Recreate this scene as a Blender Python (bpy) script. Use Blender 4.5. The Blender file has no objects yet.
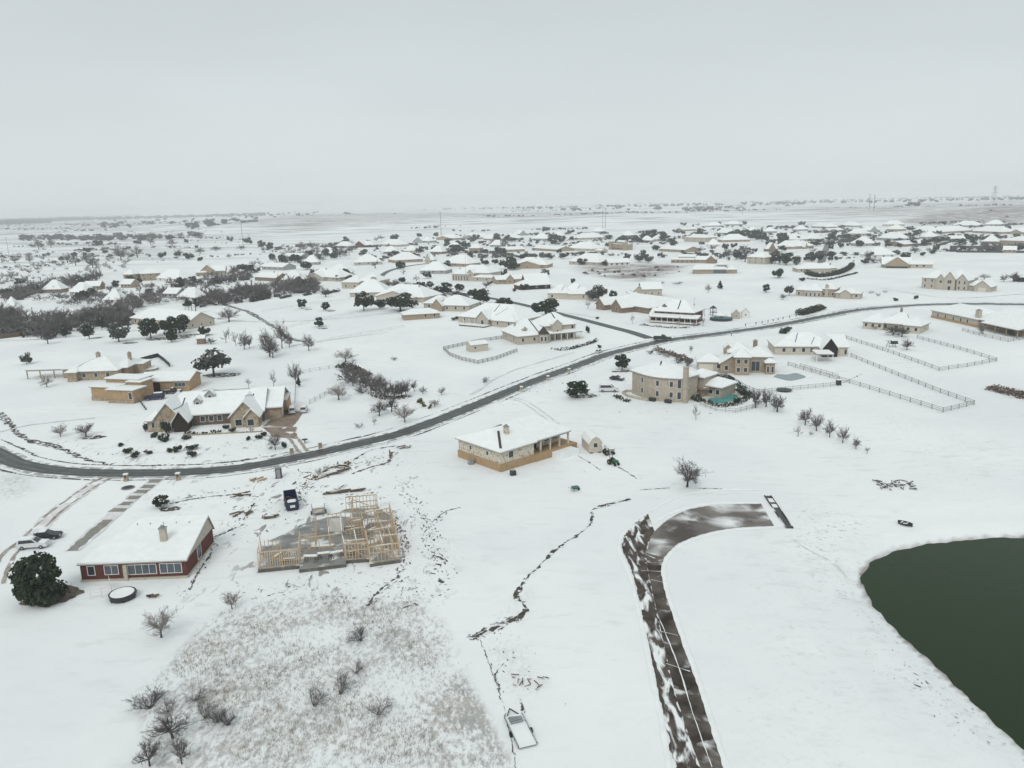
import bpy, bmesh, math, random
import numpy as np
from mathutils import Vector, Matrix
from mathutils.geometry import tessellate_polygon
R = math.radians
C = bpy.context.scene.collection
scene = bpy.context.scene
rnd = random.Random(7)

# ------------------------------------------------------------------ camera model
CAMH, FPX = 55.0, 773.0
PITCH, ROLL = math.atan((384-204.5)/FPX), math.atan(-23/1024)
_F = Vector((0, math.cos(PITCH), -math.sin(PITCH)))
_R0 = Vector((1, 0, 0)); _U0 = Vector((0, math.sin(PITCH), math.cos(PITCH)))
_R = _R0*math.cos(ROLL) + _U0*math.sin(ROLL)
_U = -_R0*math.sin(ROLL) + _U0*math.cos(ROLL)
CAM = Vector((0, 0, CAMH))
def ray(px, py):
    return _F + _R*((px-512)/FPX) + _U*((384-py)/FPX)
def Gz(px, py, z):
    d = ray(px, py)
    if d.z > -0.0012: d.z = -0.0012
    t = (z-CAMH)/d.z
    return CAM + d*t
def pix(p):
    v = Vector(p)-CAM
    k = v.dot(_F)
    return 512+FPX*v.dot(_R)/k, 384-FPX*v.dot(_U)/k

# ------------------------------------------------------------------ terrain
WATER_Z = -1.3
POND_PX = [(1024,537.5),(980,538.5),(930,544),(895,551),(872,562),(861,574),(863,585),(870,603),(885,618),(905,640),
           (930,662),(955,685),(985,712),(1005,733),(1024,750),(1075,800),(1180,860),(1330,800),(1330,640),(1250,565),(1130,541)]
POND = np.array([Gz(x, y, WATER_Z).xy[:] for x, y in POND_PX])
def poly_sd(x, y, P):
    """signed distance, positive inside"""
    x = np.asarray(x, float); y = np.asarray(y, float)
    best = np.full(x.shape, 1e18); ins = np.zeros(x.shape, bool)
    n = len(P)
    for i in range(n):
        ax, ay = P[i]; bx, by = P[(i+1) % n]
        ex, ey = bx-ax, by-ay
        t = np.clip(((x-ax)*ex+(y-ay)*ey)/(ex*ex+ey*ey), 0, 1)
        best = np.minimum(best, (x-ax-t*ex)**2+(y-ay-t*ey)**2)
        c = ((ay > y) != (by > y))
        with np.errstate(divide='ignore', invalid='ignore'):
            xi = (bx-ax)*(y-ay)/(by-ay if by != ay else 1e-9)+ax
        ins ^= c & (x < xi)
    d = np.sqrt(best)
    return np.where(ins, d, -d)
def sstep(a, b, v):
    t = np.clip((np.asarray(v, float)-a)/(b-a), 0, 1)
    return t*t*(3-2*t)
def terr(x, y):
    x = np.asarray(x, float); y = np.asarray(y, float)
    d = np.sqrt(x*x+y*y)
    near = 0.28*np.sin(x/31+1)*np.sin(y/43+.4)+0.16*np.sin((x+1.3*y)/24)
    mid = 0.9*np.sin(x/170+2)*np.sin(y/210)*sstep(250, 700, d)
    t = x/np.maximum(np.abs(y), 1)
    hill = 21*sstep(1800, 2700, d+60*np.sin(x/190)+90*np.sin(x/410+1))*(0.25+.75*sstep(-.5, -.25, t))
    far = 5*np.sin(x/900+1)*np.sin(y/700)*sstep(2600, 4500, d)
    h = near*sstep(3000, 500, d)+mid+hill+far
    m = (x > POND[:, 0].min()-30) & (x < POND[:, 0].max()+30) & (y > POND[:, 1].min()-30) & (y < POND[:, 1].max()+30) & (y > 0)
    if m.any():
        xm, ym = np.atleast_1d(x)[np.atleast_1d(m)], np.atleast_1d(y)[np.atleast_1d(m)]
        sd = poly_sd(xm, ym, POND)
        sd = sd+.16*np.sin(xm*.9+ym*.4)+.14*np.sin(ym*1.7-xm*.8)+.1*np.sin(xm*2.7)
        hm = np.atleast_1d(h)[np.atleast_1d(m)]
        k = sstep(-13, 1, sd)
        k2 = np.clip((sd+13)/13, 0, None)
        tgt = np.where(sd < 0, 0, 0)+WATER_Z*(.35*sstep(-13, -8, sd)+.65*np.clip((sd+4)/4, 0, 2.2))
        hm = hm*(1-sstep(-13, -2, sd))+tgt
        if h.ndim == 0: h = np.asarray(float(hm[0]))
        else: h[m] = hm
    return h
def tz(x, y): return float(terr(x, y))
def G(px, py, dz=0.0):
    p = Gz(px, py, dz)
    for _ in range(10):
        p = Gz(px, py, tz(p.x, p.y)+dz)
    return p
def hgt(px, yb, yt):
    """real height of something whose foot is at (px,yb) and whose top shows at (px,yt)"""
    b = G(px, yb); d = ray(px, yt)
    return max(.2, CAMH+d.z*(b.y/d.y)-b.z)
def scale_at(px, py):
    p = G(px, py); return FPX/((p-CAM).dot(_F))

# ------------------------------------------------------------------ materials
MATS = {}
def nmat(name, col, rough=.8, var=.12, scale=3.0, spec=.2, metal=0.0, col2=None, detail=4.0, bump=0.0, thr=None):
    m = bpy.data.materials.new(name); m.use_nodes = True
    nt = m.node_tree; N = nt.nodes; L = nt.links
    b = N['Principled BSDF']
    b.inputs['Roughness'].default_value = rough
    b.inputs['Specular IOR Level'].default_value = spec
    b.inputs['Metallic'].default_value = metal
    tc = N.new('ShaderNodeTexCoord')
    n = N.new('ShaderNodeTexNoise'); n.inputs['Scale'].default_value = scale; n.inputs['Detail'].default_value = detail
    L.new(tc.outputs['Object'], n.inputs['Vector'])
    r = N.new('ShaderNodeValToRGB')
    c2 = col2 if col2 else tuple(min(1, c*(1+var)) for c in col)
    c1 = col if col2 else tuple(c*(1-var) for c in col)
    r.color_ramp.elements[0].color = (*c1, 1); r.color_ramp.elements[1].color = (*c2, 1)
    a, z = thr if thr else (.3, .7)
    r.color_ramp.elements[0].position = a; r.color_ramp.elements[1].position = z
    L.new(n.outputs['Fac'], r.inputs['Fac']); L.new(r.outputs['Color'], b.inputs['Base Color'])
    if bump:
        bp = N.new('ShaderNodeBump'); bp.inputs['Strength'].default_value = bump; bp.inputs['Distance'].default_value = .1
        L.new(n.outputs['Fac'], bp.inputs['Height']); L.new(bp.outputs['Normal'], b.inputs['Normal'])
    MATS[name] = m
    return m
SNOW = (.81, .845, .835)
nmat('snow', SNOW, .7, .04, .7, .15, bump=.6)
nmat('snow_patchy', (.32, .32, .31), .8, 0, .55, .15, col2=SNOW, thr=(.34, .46))
nmat('trim', (.36, .34, .31), .7)
nmat('shingle', (.055, .05, .048), .9, .3, 6)
nmat('white', (.70, .70, .67), .6, .06)
nmat('cream', (.45, .41, .345), .8, .10, 2)
nmat('greytan', (.40, .35, .285), .85, .16, 1.2)
nmat('pale', (.51, .465, .39), .8, .10, 2)
nmat('tan', (.34, .275, .20), .85, .18, 2.5)
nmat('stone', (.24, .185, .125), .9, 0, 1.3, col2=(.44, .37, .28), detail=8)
nmat('palestone', (.36, .31, .24), .9, 0, 2.0, col2=(.60, .55, .46), detail=8, thr=(.40, .52))
nmat('skirt', (.38, .265, .155), .85, .12, 1.2)
nmat('brick', (.080, .030, .026), .9, 0, 3, col2=(.14, .052, .042), detail=8)
nmat('shadedstone', (.09, .07, .055), .9, 0, 2, col2=(.19, .15, .115), detail=8)  # stone colour darkened to paint in the shade of the porch front
nmat('entry', (.035, .027, .022), .8, .3)  # shade of the entry recess put into a near-black brown
nmat('brownbrick', (.17, .118, .085), .9, 0, 3, col2=(.29, .215, .155), detail=8)
nmat('grey', (.34, .345, .34), .85, .12)
nmat('dark_or_shade', (.022, .02, .018), .8, .3)  # near-black for dark parts, and for shade painted into openings
nmat('glass', (.035, .042, .05), .12, .2, 2, .5)
nmat('glasspale', (.08, .10, .115), .15, .2, 2, .5)
nmat('door', (.12, .075, .05), .6, .15)
nmat('garage', (.62, .58, .50), .6, .05)
nmat('concrete', (.25, .245, .22), .85, .22, .8, bump=.1)
nmat('slabside', (.12, .115, .10), .85, .25, 1.0)
nmat('lumber', (.50, .395, .275), .75, .18, 2)
nmat('oldwood', (.13, .10, .075), .9, .3, 2)
nmat('fencegrey', (.30, .30, .29), .85, .2, 3)
nmat('fencewhite', (.62, .62, .60), .7, .08, 3)
nmat('fencedark', (.055, .055, .055), .8, .2, 3)
nmat('bark', (.075, .065, .058), .95, .3, 4)
nmat('twig', (.13, .12, .113), .95, .25, 3)
nmat('twigbrown', (.11, .106, .104), .95, .3, 3)
nmat('twigmid', (.15, .142, .137), .95, .25, 3)
nmat('twigpale', (.25, .23, .21), .95, .2, 3)
nmat('leaf', (.012, .022, .013), .75, 0, 1.3, .2, col2=(.042, .060, .032))
nmat('leafgrey', (.045, .055, .045), .8, 0, 1.6, .2, col2=(.11, .115, .10))
nmat('leafyellow', (.10, .095, .025), .8, 0, 2, .2, col2=(.20, .18, .07))
nmat('hedge', (.018, .028, .018), .8, 0, 2.5, .2, col2=(.05, .065, .04))
nmat('drybrush', (.11, .085, .072), .95, 0, 2, .1, col2=(.22, .17, .145))
nmat('drygrass', (.15, .125, .095), .95, 0, .6, .1, col2=(.33, .29, .23))
nmat('metalblack', (.02, .021, .024), .4, .2, 3, .5)
nmat('metalblue', (.010, .018, .060), .45, .2, 3, .5)
nmat('metalwhite', (.62, .63, .64), .35, .05, 3, .5)
nmat('metalgrey', (.25, .26, .27), .4, .15, 3, .5)
nmat('metalgreen', (.016, .038, .028), .4, .2, 3, .5)
nmat('tractorgreen', (.02, .11, .045), .45, .15, 3, .5)
nmat('teal', (.03, .13, .12), .5, .1, 3, .4)
nmat('rubber', (.018, .018, .018), .8, .2)
nmat('lamp', (.55, .55, .5), .2, .05, 3, .6)
nmat('pool', (.05, .29, .29), .08, .25, .25, .5)
nmat('poolgrey', (.13, .21, .21), .1, .15, .25, .5)
nmat('mud', (.085, .068, .052), .9, 0, 1.2, .2, col2=(.20, .165, .13))
nmat('pole', (.13, .12, .11), .8, .1)

def surf_mat(name, base, base2, snow_thr, sc, sc2, rough=.5, spec=.4, stretch=(1, 1, 1), soft=.08, distort=0.0):
    """bare surface with lying snow where a broad noise is high"""
    m = bpy.data.materials.new(name); m.use_nodes = True
    nt = m.node_tree; N = nt.nodes; L = nt.links; b = N['Principled BSDF']
    b.inputs['Specular IOR Level'].default_value = spec
    g = N.new('ShaderNodeNewGeometry')
    n1 = N.new('ShaderNodeTexNoise'); n1.inputs['Scale'].default_value = sc; n1.inputs['Detail'].default_value = 6
    n2 = N.new('ShaderNodeTexNoise'); n2.inputs['Scale'].default_value = sc2; n2.inputs['Detail'].default_value = 6
    n2.inputs['Distortion'].default_value = distort
    mp = N.new('ShaderNodeMapping'); mp.inputs['Scale'].default_value = stretch
    L.new(g.outputs['Position'], n1.inputs['Vector']); L.new(g.outputs['Position'], mp.inputs['Vector']); L.new(mp.outputs['Vector'], n2.inputs['Vector'])
    r1 = N.new('ShaderNodeValToRGB'); r1.color_ramp.elements[0].color = (*base, 1); r1.color_ramp.elements[1].color = (*base2, 1)
    r1.color_ramp.elements[0].position = .35; r1.color_ramp.elements[1].position = .65
    L.new(n1.outputs['Fac'], r1.inputs['Fac'])
    r2 = N.new('ShaderNodeMapRange'); r2.interpolation_type = 'SMOOTHSTEP'
    r2.inputs['From Min'].default_value = snow_thr; r2.inputs['From Max'].default_value = snow_thr+soft
    L.new(n2.outputs['Fac'], r2.inputs['Value'])
    mx = N.new('ShaderNodeMix'); mx.data_type = 'RGBA'
    L.new(r2.outputs['Result'], mx.inputs['Factor']); L.new(r1.outputs['Color'], mx.inputs['A']); mx.inputs['B'].default_value = (*SNOW, 1)
    L.new(mx.outputs['Result'], b.inputs['Base Color'])
    rr = N.new('ShaderNodeMapRange'); rr.inputs['To Min'].default_value = rough; rr.inputs['To Max'].default_value = .8
    L.new(r2.outputs['Result'], rr.inputs['Value']); L.new(rr.outputs['Result'], b.inputs['Roughness'])
    MATS[name] = m
    return m
surf_mat('asphalt', (.030, .036, .034), (.07, .078, .075), .72, .30, .22, .5, .3)
surf_mat('asphaltfar', (.10, .105, .105), (.16, .165, .165), .66, .25, .12, .5, .3)
surf_mat('lane', (.032, .025, .020), (.135, .118, .102), .56, .28, .40, .8, .12, soft=.20, distort=.4)
surf_mat('laneflat', (.085, .073, .062), (.23, .215, .20), .45, .12, .16, .75, .18, soft=.24, distort=.5)
surf_mat('laneshoulder', (.040, .031, .025), (.10, .082, .068), .50, .6, .60, .8, .2, (1.4, .38, 1), soft=.13, distort=.5)
surf_mat('wetslab', (.17, .175, .165), (.29, .295, .285), .50, .35, .32, .6, .25, soft=.16, distort=.3)
surf_mat('driveway', (.17, .125, .095), (.27, .21, .165), .62, .4, .35, .6, .3)
surf_mat('track', (.26, .225, .19), (.42, .385, .34), .55, .6, .35, .8, .2)
surf_mat('slush', (.30, .30, .295), (.55, .56, .56), .50, .5, .5, .7, .2)
surf_mat('creek', (.035, .03, .026), (.12, .11, .10), .52, .8, .9, .9, .2)
surf_mat('softtrack', (.60, .60, .595), (.74, .745, .745), .52, .5, .22, .8, .2)
surf_mat('roadtrack', (.06, .066, .064), (.11, .118, .115), .72, .4, .4, .5, .3)

# ------------------------------------------------------------------ mesh builder
class MB:
    def __init__(s): s.v = []; s.f = []; s.m = []
    def add(s, vs, fs, m=0):
        o = len(s.v); s.v.extend([tuple(v) for v in vs])
        for f in fs: s.f.append(tuple(i+o for i in f)); s.m.append(m)
    def box(s, x0, x1, y0, y1, z0, z1, m=0):
        s.add([(x0,y0,z0),(x1,y0,z0),(x1,y1,z0),(x0,y1,z0),(x0,y0,z1),(x1,y0,z1),(x1,y1,z1),(x0,y1,z1)],
              [(0,3,2,1),(4,5,6,7),(0,1,5,4),(1,2,6,5),(2,3,7,6),(3,0,4,7)], m)
    def prism(s, poly, z0, z1, m=0, mtop=None):
        n = len(poly)
        a = sum(poly[i][0]*poly[(i+1)%n][1]-poly[(i+1)%n][0]*poly[i][1] for i in range(n))
        if a < 0: poly = poly[::-1]
        vs = [(x, y, z0) for x, y in poly]+[(x, y, z1) for x, y in poly]
        s.add(vs, [(i, (i+1)%n, n+(i+1)%n, n+i) for i in range(n)]+[tuple(range(n))[::-1]], m)
        s.add([(x, y, z1) for x, y in poly], [tuple(range(n))], m if mtop is None else mtop)
    def tube(s, p0, p1, r0, r1, n=4, m=0, cap=True):
        p0 = Vector(p0); p1 = Vector(p1); d = p1-p0
        if d.length < 1e-6: return
        d.normalize(); a = d.orthogonal().normalized(); b = d.cross(a)
        vs = []
        for p, r in ((p0, r0), (p1, r1)):
            for i in range(n):
                t = 2*math.pi*i/n; vs.append(p+(a*math.cos(t)+b*math.sin(t))*r)
        fs = [(i, (i+1)%n, n+(i+1)%n, n+i) for i in range(n)]
        if cap: fs += [tuple(range(n))[::-1], tuple(range(n, 2*n))]
        s.add(vs, fs, m)
    def beam(s, p0, p1, w, h, m=0):
        """rectangular bar between two points, h measured upward"""
        p0 = Vector(p0); p1 = Vector(p1); d = (p1-p0).normalized()
        u = Vector((0, 0, 1))
        if abs(d.z) > .95: u = Vector((0, 1, 0))
        a = d.cross(u).normalized(); b = a.cross(d)
        vs = []
        for p in (p0, p1):
            for i, j in ((-1,-1),(1,-1),(1,1),(-1,1)): vs.append(p+a*(i*w/2)+b*(j*h/2))
        s.add(vs, [(0,1,5,4),(1,2,6,5),(2,3,7,6),(3,0,4,7),(3,2,1,0),(4,5,6,7)], m)
    def lathe(s, prof, n=16, m=0, c=(0, 0)):
        vs = []; fs = []
        for r, z in prof:
            for i in range(n):
                t = 2*math.pi*i/n; vs.append((c[0]+r*math.cos(t), c[1]+r*math.sin(t), z))
        for k in range(len(prof)-1):
            for i in range(n): fs.append((k*n+i, k*n+(i+1)%n, (k+1)*n+(i+1)%n, (k+1)*n+i))
        fs.append(tuple(range(n))[::-1]); fs.append(tuple(range((len(prof)-1)*n, len(prof)*n)))
        s.add(vs, fs, m)
    def mesh(s, name, mats):
        me = bpy.data.meshes.new(name)
        me.from_pydata(s.v, [], s.f)
        for m in (mats if isinstance(mats, (list, tuple)) else [mats]): me.materials.append(MATS[m])
        me.polygons.foreach_set('material_index', s.m)
        me.update()
        return me
    def obj(s, name, mats, parent=None, smooth=False):
        me = s.mesh(name, mats)
        if smooth: me.polygons.foreach_set('use_smooth', [True]*len(me.polygons))
        return link(name, me, parent)
def link(name, me, parent=None, loc=None, rz=None):
    o = bpy.data.objects.new(name, me); C.objects.link(o)
    if parent is not None: o.parent = parent
    if loc is not None: o.location = loc
    if rz is not None: o.rotation_euler.z = rz
    return o
def thing(name, label, cat, loc=(0, 0, 0), rz=0.0, group=None):
    o = bpy.data.objects.new(name, None); C.objects.link(o)
    o.empty_display_size = .5
    o.location = loc; o.rotation_euler = (0, 0, rz)
    return tag(o, label, cat, group)
def tag(o, label, cat, group=None):
    o['label'] = label; o['category'] = cat
    if group: o['group'] = group
    return o
def struct(name, me): 
    o = link(name, me); o['kind'] = 'structure'; return o
def stuff(name, me):
    o = link(name, me); o['kind'] = 'stuff'; return o

# ------------------------------------------------------------------ labels for repeats, worded by the nearest named landmark
LAND = [("red brick house",145,560),("timber house frame",330,545),("blue dumpster",292,505),("hillside stone house",510,455),
 ("curved cream house",655,385),("bend of the concrete lane",640,545),("pond",930,560),("turquoise pool",722,398),("grey pool",790,377),
 ("boxy tan house",118,392),("twin-gabled stone house",215,422),("fenced cream shed",480,350),("turreted cream house",548,340),
 ("porched cream house",485,325),("pale gabled barn",645,293),("red porch house",675,320),("road junction",652,342),
 ("cream mansion",953,286),("glass-fronted ranch house",714,272),("unfinished tall house",617,247),("hedge-ringed house",825,275),
 ("dark walled paddock",985,248),("long cream house",180,325),("curving side street",393,272),("big two-storey cream house",473,278),
 ("wooded creek",90,315),("lone left power pole",243,245),("twin far masts",604,222),("far twin pylons",870,212),("gravel forecourt",285,425),
 ("dark-gabled house",812,356),("large paddock fence",900,385),("small hedge row",285,298),("snowy dormer house",900,268),
 ("dark pickup",663,338),("brown scrub field",630,272),("bow-windowed house",930,325),("tan gabled house",212,272),("straight back street",825,252)]
ORD = ['first','second','third','fourth','fifth','sixth','seventh','eighth','ninth','tenth','eleventh','twelfth']
def ordn(i): 
    return ORD[i] if i < len(ORD) else {1:'st',2:'nd',3:'rd'}.get((i+1)%10 if (i+1)//10%10 != 1 else 0,'th').join([str(i+1),''])
PENDING = []
def later(o, kind, cat, px, py, group):
    o['category'] = cat; o['group'] = group
    PENDING.append((o, kind, px, py))
def settle_labels():
    by = {}
    for o, kind, px, py in PENDING:
        lm = min(LAND, key=lambda l: (l[1]-px)**2+((l[2]-py)*2.5)**2)
        dx, dy = px-lm[1], py-lm[2]
        rel = ('left of' if dx < 0 else 'right of') if abs(dx) > 2.2*abs(dy) else ('behind' if dy < 0 else 'in front of')
        by.setdefault((kind, rel, lm[0]), []).append((px, py, o))
    for (kind, rel, lm), L in by.items():
        L.sort(key=lambda t: (t[0], t[1]))
        for i, (px, py, o) in enumerate(L):
            if len(L) == 1: o['label'] = f"{kind} {rel} the {lm}"
            else: o['label'] = f"{kind} {rel} the {lm}, {ordn(i)} of {len(L)} from left"
# ------------------------------------------------------------------ ground sheet
def pxpoly(pts): return np.array([G(x, y).xy[:] for x, y in pts])
def build_ground():
    rs = [0.0]; r = 6.0
    while r < 13500:
        rs.append(r)
        if r < 40: r += 4
        elif r < 320: r *= 1.0125
        elif r < 1200: r *= 1.02
        else: r *= 1.035
    th = []
    a = -180.0
    while a < 180:                       # angle from +Y; fine in front
        th.append(a); a += .36 if abs(a+.01) < 52 else 3.0
    th = np.radians(np.array(th)); rs = np.array(rs[1:])
    nr, nt_ = len(rs), len(th)
    X = (rs[:, None]*np.sin(th)[None]).ravel(); Y = (rs[:, None]*np.cos(th)[None]).ravel()
    X = np.append(X, 0); Y = np.append(Y, 0)
    Z = terr(X, Y)
    i = np.arange(nr-1)[:, None]*nt_; j = np.arange(nt_)[None]; j2 = (j+1) % nt_
    quads = np.stack([i+j, i+nt_+j, i+nt_+j2, i+j2], -1).reshape(-1, 4)
    c = len(X)-1
    faces = [tuple(q) for q in quads.tolist()]+[(c, int(k), int((k+1) % nt_)) for k in range(nt_)]
    me = bpy.data.meshes.new('ground')
    me.from_pydata(np.stack([X, Y, Z], 1).tolist(), [], faces)
    me.polygons.foreach_set('use_smooth', [True]*len(me.polygons))
    me.update()
    if me.polygons[0].normal.z < 0: me.flip_normals()
    # ground cover masks (what lies there): R weeds, G churned soil, B bare brown pasture, A thin snow
    M = np.zeros((len(X), 4), np.float32)
    def paint(ch, pts, soft, val=1.0):
        P = pxpoly(pts)
        pad = soft+5
        s = (X > P[:,0].min()-pad)&(X < P[:,0].max()+pad)&(Y > P[:,1].min()-pad)&(Y < P[:,1].max()+pad)
        if s.any():
            v = val*sstep(-soft, soft, poly_sd(X[s], Y[s], P))
            M[s, ch] = np.maximum(M[s, ch], v)
    paint(0, [(190,640),(138,690),(140,712),(152,775),(520,775),(478,700),(445,625),(418,598),(330,592),(260,600),(215,612)], 1.0)
    paint(0, [(400,720),(425,775),(515,775),(470,690),(430,640)], 1.0, 1.25)
    paint(0, [(432,640),(478,700),(514,775),(498,775),(455,700)], .8, 1.7)
    paint(0, [(0,470),(30,478),(28,492),(0,502)], 3, .8)
    paint(0, [(140,690),(215,680),(235,722),(205,745),(150,720)], 2, 1.2)
    paint(0, [(480,615),(530,590),(520,640),(540,690),(515,700),(492,660)], 2, .35)
    paint(0, [(990,386),(1040,392),(1040,402),(1000,397)], 3, 1.5)
    paint(1, [(230,480),(300,446),(395,438),(415,470),(440,560),(430,600),(300,600),(235,600)], 6, .9)
    paint(1, [(140,480),(250,474),(235,600),(180,600),(215,540)], 6, .5)
    paint(1, [(60,430),(140,440),(280,438),(285,455),(150,468),(60,462)], 3, .55)
    paint(1, [(615,405),(700,410),(760,412),(740,384),(705,380)], 3, .5)
    paint(2, [(582,266),(640,264),(690,265),(670,274),(640,281),(610,278),(580,271)], 14, .9)
    paint(2, [(218,226),(300,214),(430,213),(600,212),(600,222),(430,224),(300,231)], 90, .5)
    paint(2, [(790,210),(900,205),(1024,200),(1040,214),(900,218),(800,217)], 90, .45)
    paint(2, [(0,222),(110,216),(160,222),(120,228),(0,232)], 80, .35)
    paint(2, [(895,222),(930,216),(1040,213),(1040,223),(930,225)], 50, .95)
    paint(2, [(600,222),(600,212),(790,208),(790,216)], 60, .3)
    paint(3, [(850,400),(960,370),(1024,400),(1024,500),(900,490),(850,440)], 20, .8)
    paint(3, [(700,540),(800,540),(900,700),(960,780),(760,780)], 14, .6)
    paint(3, [(790,495),(860,520),(866,585),(900,640),(1010,745),(990,760),(880,650),(800,560)], 4, 2.2)
    paint(3, [(862,560),(930,540),(1030,532),(1030,540),(930,548),(870,568)], 2, 2.2)
    sel = (X > POND[:,0].min()-20)&(Y > POND[:,1].min()-20)&(X < POND[:,0].max()+20)&(Y < POND[:,1].max()+20)
    sdp = poly_sd(X[sel], Y[sel], POND); M[sel, 2] = np.maximum(M[sel, 2], 1.0*sstep(-.7, -.1, sdp))
    paint(3, [(420,440),(460,560),(470,600),(400,600),(400,440)], 6, .9)
    paint(3, [(0,240),(250,240),(250,300),(0,330)], 60, 1.0)
    paint(3, [(250,225),(1024,215),(1024,262),(250,270)], 60, 1.0)
    at = me.attributes.new('cover', 'FLOAT_COLOR', 'POINT')
    at.data.foreach_set('color', M.ravel())
    rg = np.zeros(len(X), np.float32); dd = np.hypot(X, Y); tt = X/np.maximum(Y, 1)
    rg = (sstep(620, 1300, dd)*np.where(Y > 0, 1, .5)*(.55+.45*sstep(1400, 2600, dd))*(.5+.5*sstep(-.1, -.4, tt)+.5*sstep(1500, 2200, dd)*.6)).astype(np.float32)
    a2 = me.attributes.new('rough', 'FLOAT', 'POINT'); a2.data.foreach_set('value', np.clip(rg, 0, 1))
    m = bpy.data.materials.new('snowy_ground'); m.use_nodes = True
    N = m.node_tree.nodes; L = m.node_tree.links; b = N['Principled BSDF']
    b.inputs['Roughness'].default_value = .75; b.inputs['Specular IOR Level'].default_value = .12
    g = N.new('ShaderNodeNewGeometry'); at = N.new('ShaderNodeAttribute'); at.attribute_name = 'cover'
    sp = N.new('ShaderNodeSeparateColor'); L.new(at.outputs['Color'], sp.inputs['Color'])
    def noise(sc, det=6, rough=.6, stretch=None, dist=0):
        n = N.new('ShaderNodeTexNoise'); n.inputs['Scale'].default_value = sc; n.inputs['Detail'].default_value = det
        n.inputs['Roughness'].default_value = rough; n.inputs['Distortion'].default_value = dist
        if stretch:
            mp = N.new('ShaderNodeMapping'); mp.inputs['Scale'].default_value = stretch[:3]
            mp.inputs['Rotation'].default_value = (0, 0, stretch[3])
            L.new(g.outputs['Position'], mp.inputs['Vector']); L.new(mp.outputs['Vector'], n.inputs['Vector'])
        else: L.new(g.outputs['Position'], n.inputs['Vector'])
        return n.outputs['Fac']
    def math_(op, a, b_, clamp=False):
        n = N.new('ShaderNodeMath'); n.operation = op; n.use_clamp = clamp
        for k, v in ((0, a), (1, b_)):
            if isinstance(v, (int, float)): n.inputs[k].default_value = v
            else: L.new(v, n.inputs[k])
        return n.outputs[0]
    def ramp(v, a, z, lo=0., hi=1.):
        n = N.new('ShaderNodeMapRange'); n.interpolation_type = 'SMOOTHSTEP'
        n.inputs['From Min'].default_value = a; n.inputs['From Max'].default_value = z
        n.inputs['To Min'].default_value = lo; n.inputs['To Max'].default_value = hi
        L.new(v, n.inputs['Value']); return n.outputs['Result']
    def mix(f, a, b_):
        n = N.new('ShaderNodeMix'); n.data_type = 'RGBA'; L.new(f, n.inputs['Factor'])
        for k, v in (('A', a), ('B', b_)):
            if isinstance(v, tuple): n.inputs[k].default_value = (*v, 1)
            else: L.new(v, n.inputs[k])
        return n.outputs['Result']
    big = noise(.018, 5)
    col = mix(ramp(big, .35, .65), (.765, .80, .80), (.84, .87, .862))
    # thin snow: grass tips show through as fine grey flecks
    fl = noise(1.1, 8, .72)
    patch = noise(.06, 4)
    thin = math_('MULTIPLY', ramp(fl, .52, .72), math_('ADD', math_('MULTIPLY', at.outputs['Alpha'], .34), .035))
    thin = math_('MULTIPLY', thin, ramp(patch, .35, .65, .25, 1.3))
    col = mix(thin, col, (.22, .20, .165))
    # weeds
    w1 = noise(1.5, 9, .78, (1, .55, 1, .5)); w2 = noise(.09, 4)
    wv = math_('ADD', w1, math_('MULTIPLY', math_('SUBTRACT', w2, .5), .55))
    wf = math_('MULTIPLY', ramp(wv, .43, .66), sp.outputs['Red'], True)
    wc = mix(ramp(noise(.16, 3), .4, .62), (.22, .215, .195), (.29, .255, .22))
    col = mix(math_('MULTIPLY', wf, .70), col, wc)
    # churned soil round the building plot
    d1 = noise(.55, 6, .62, (1, .38, 1, .75), .8)
    d2 = noise(.12, 4)
    dv = math_('ADD', d1, math_('MULTIPLY', math_('SUBTRACT', d2, .5), .5))
    df = math_('MULTIPLY', ramp(dv, .60, .68), sp.outputs['Green'], True)
    col = mix(math_('MULTIPLY', df, .85), col, (.14, .115, .092))
    # brown pasture
    p1 = noise(.035, 6, .7)
    pf = math_('MULTIPLY', ramp(p1, .36, .58, .2, 1), sp.outputs['Blue'], True)
    col = mix(math_('MULTIPLY', pf, .95), col, (.17, .135, .12))
    # distant rough pasture: streaks of standing grass and brush through the snow
    s1 = noise(.012, 7, .68, (.45, 1.6, 1, .12)); s2 = noise(.0022, 4)
    sv = math_('ADD', s1, math_('MULTIPLY', math_('SUBTRACT', s2, .5), .35))
    a2 = N.new('ShaderNodeAttribute'); a2.attribute_name = 'rough'
    sf = math_('MULTIPLY', ramp(sv, .45, .62), a2.outputs['Fac'], True)
    col = mix(math_('MULTIPLY', sf, .85), col, (.185, .17, .16))
    # faint trodden and wind-blown texture of the open snow
    dr = noise(.28, 7, .66, (.6, 1.5, 1, .4)); dp = noise(.03, 3)
    col = mix(math_('MULTIPLY', ramp(dr, .50, .70), ramp(dp, .40, .62, .07, .34)), col, (.53, .545, .54))
    L.new(col, b.inputs['Base Color'])
    bp = N.new('ShaderNodeBump'); bp.inputs['Strength'].default_value = .35; bp.inputs['Distance'].default_value = .35
    L.new(noise(.22, 7, .6), bp.inputs['Height']); L.new(bp.outputs['Normal'], b.inputs['Normal'])
    MATS['ground'] = m; me.materials.append(m)
    struct('ground', me)
build_ground()

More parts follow.
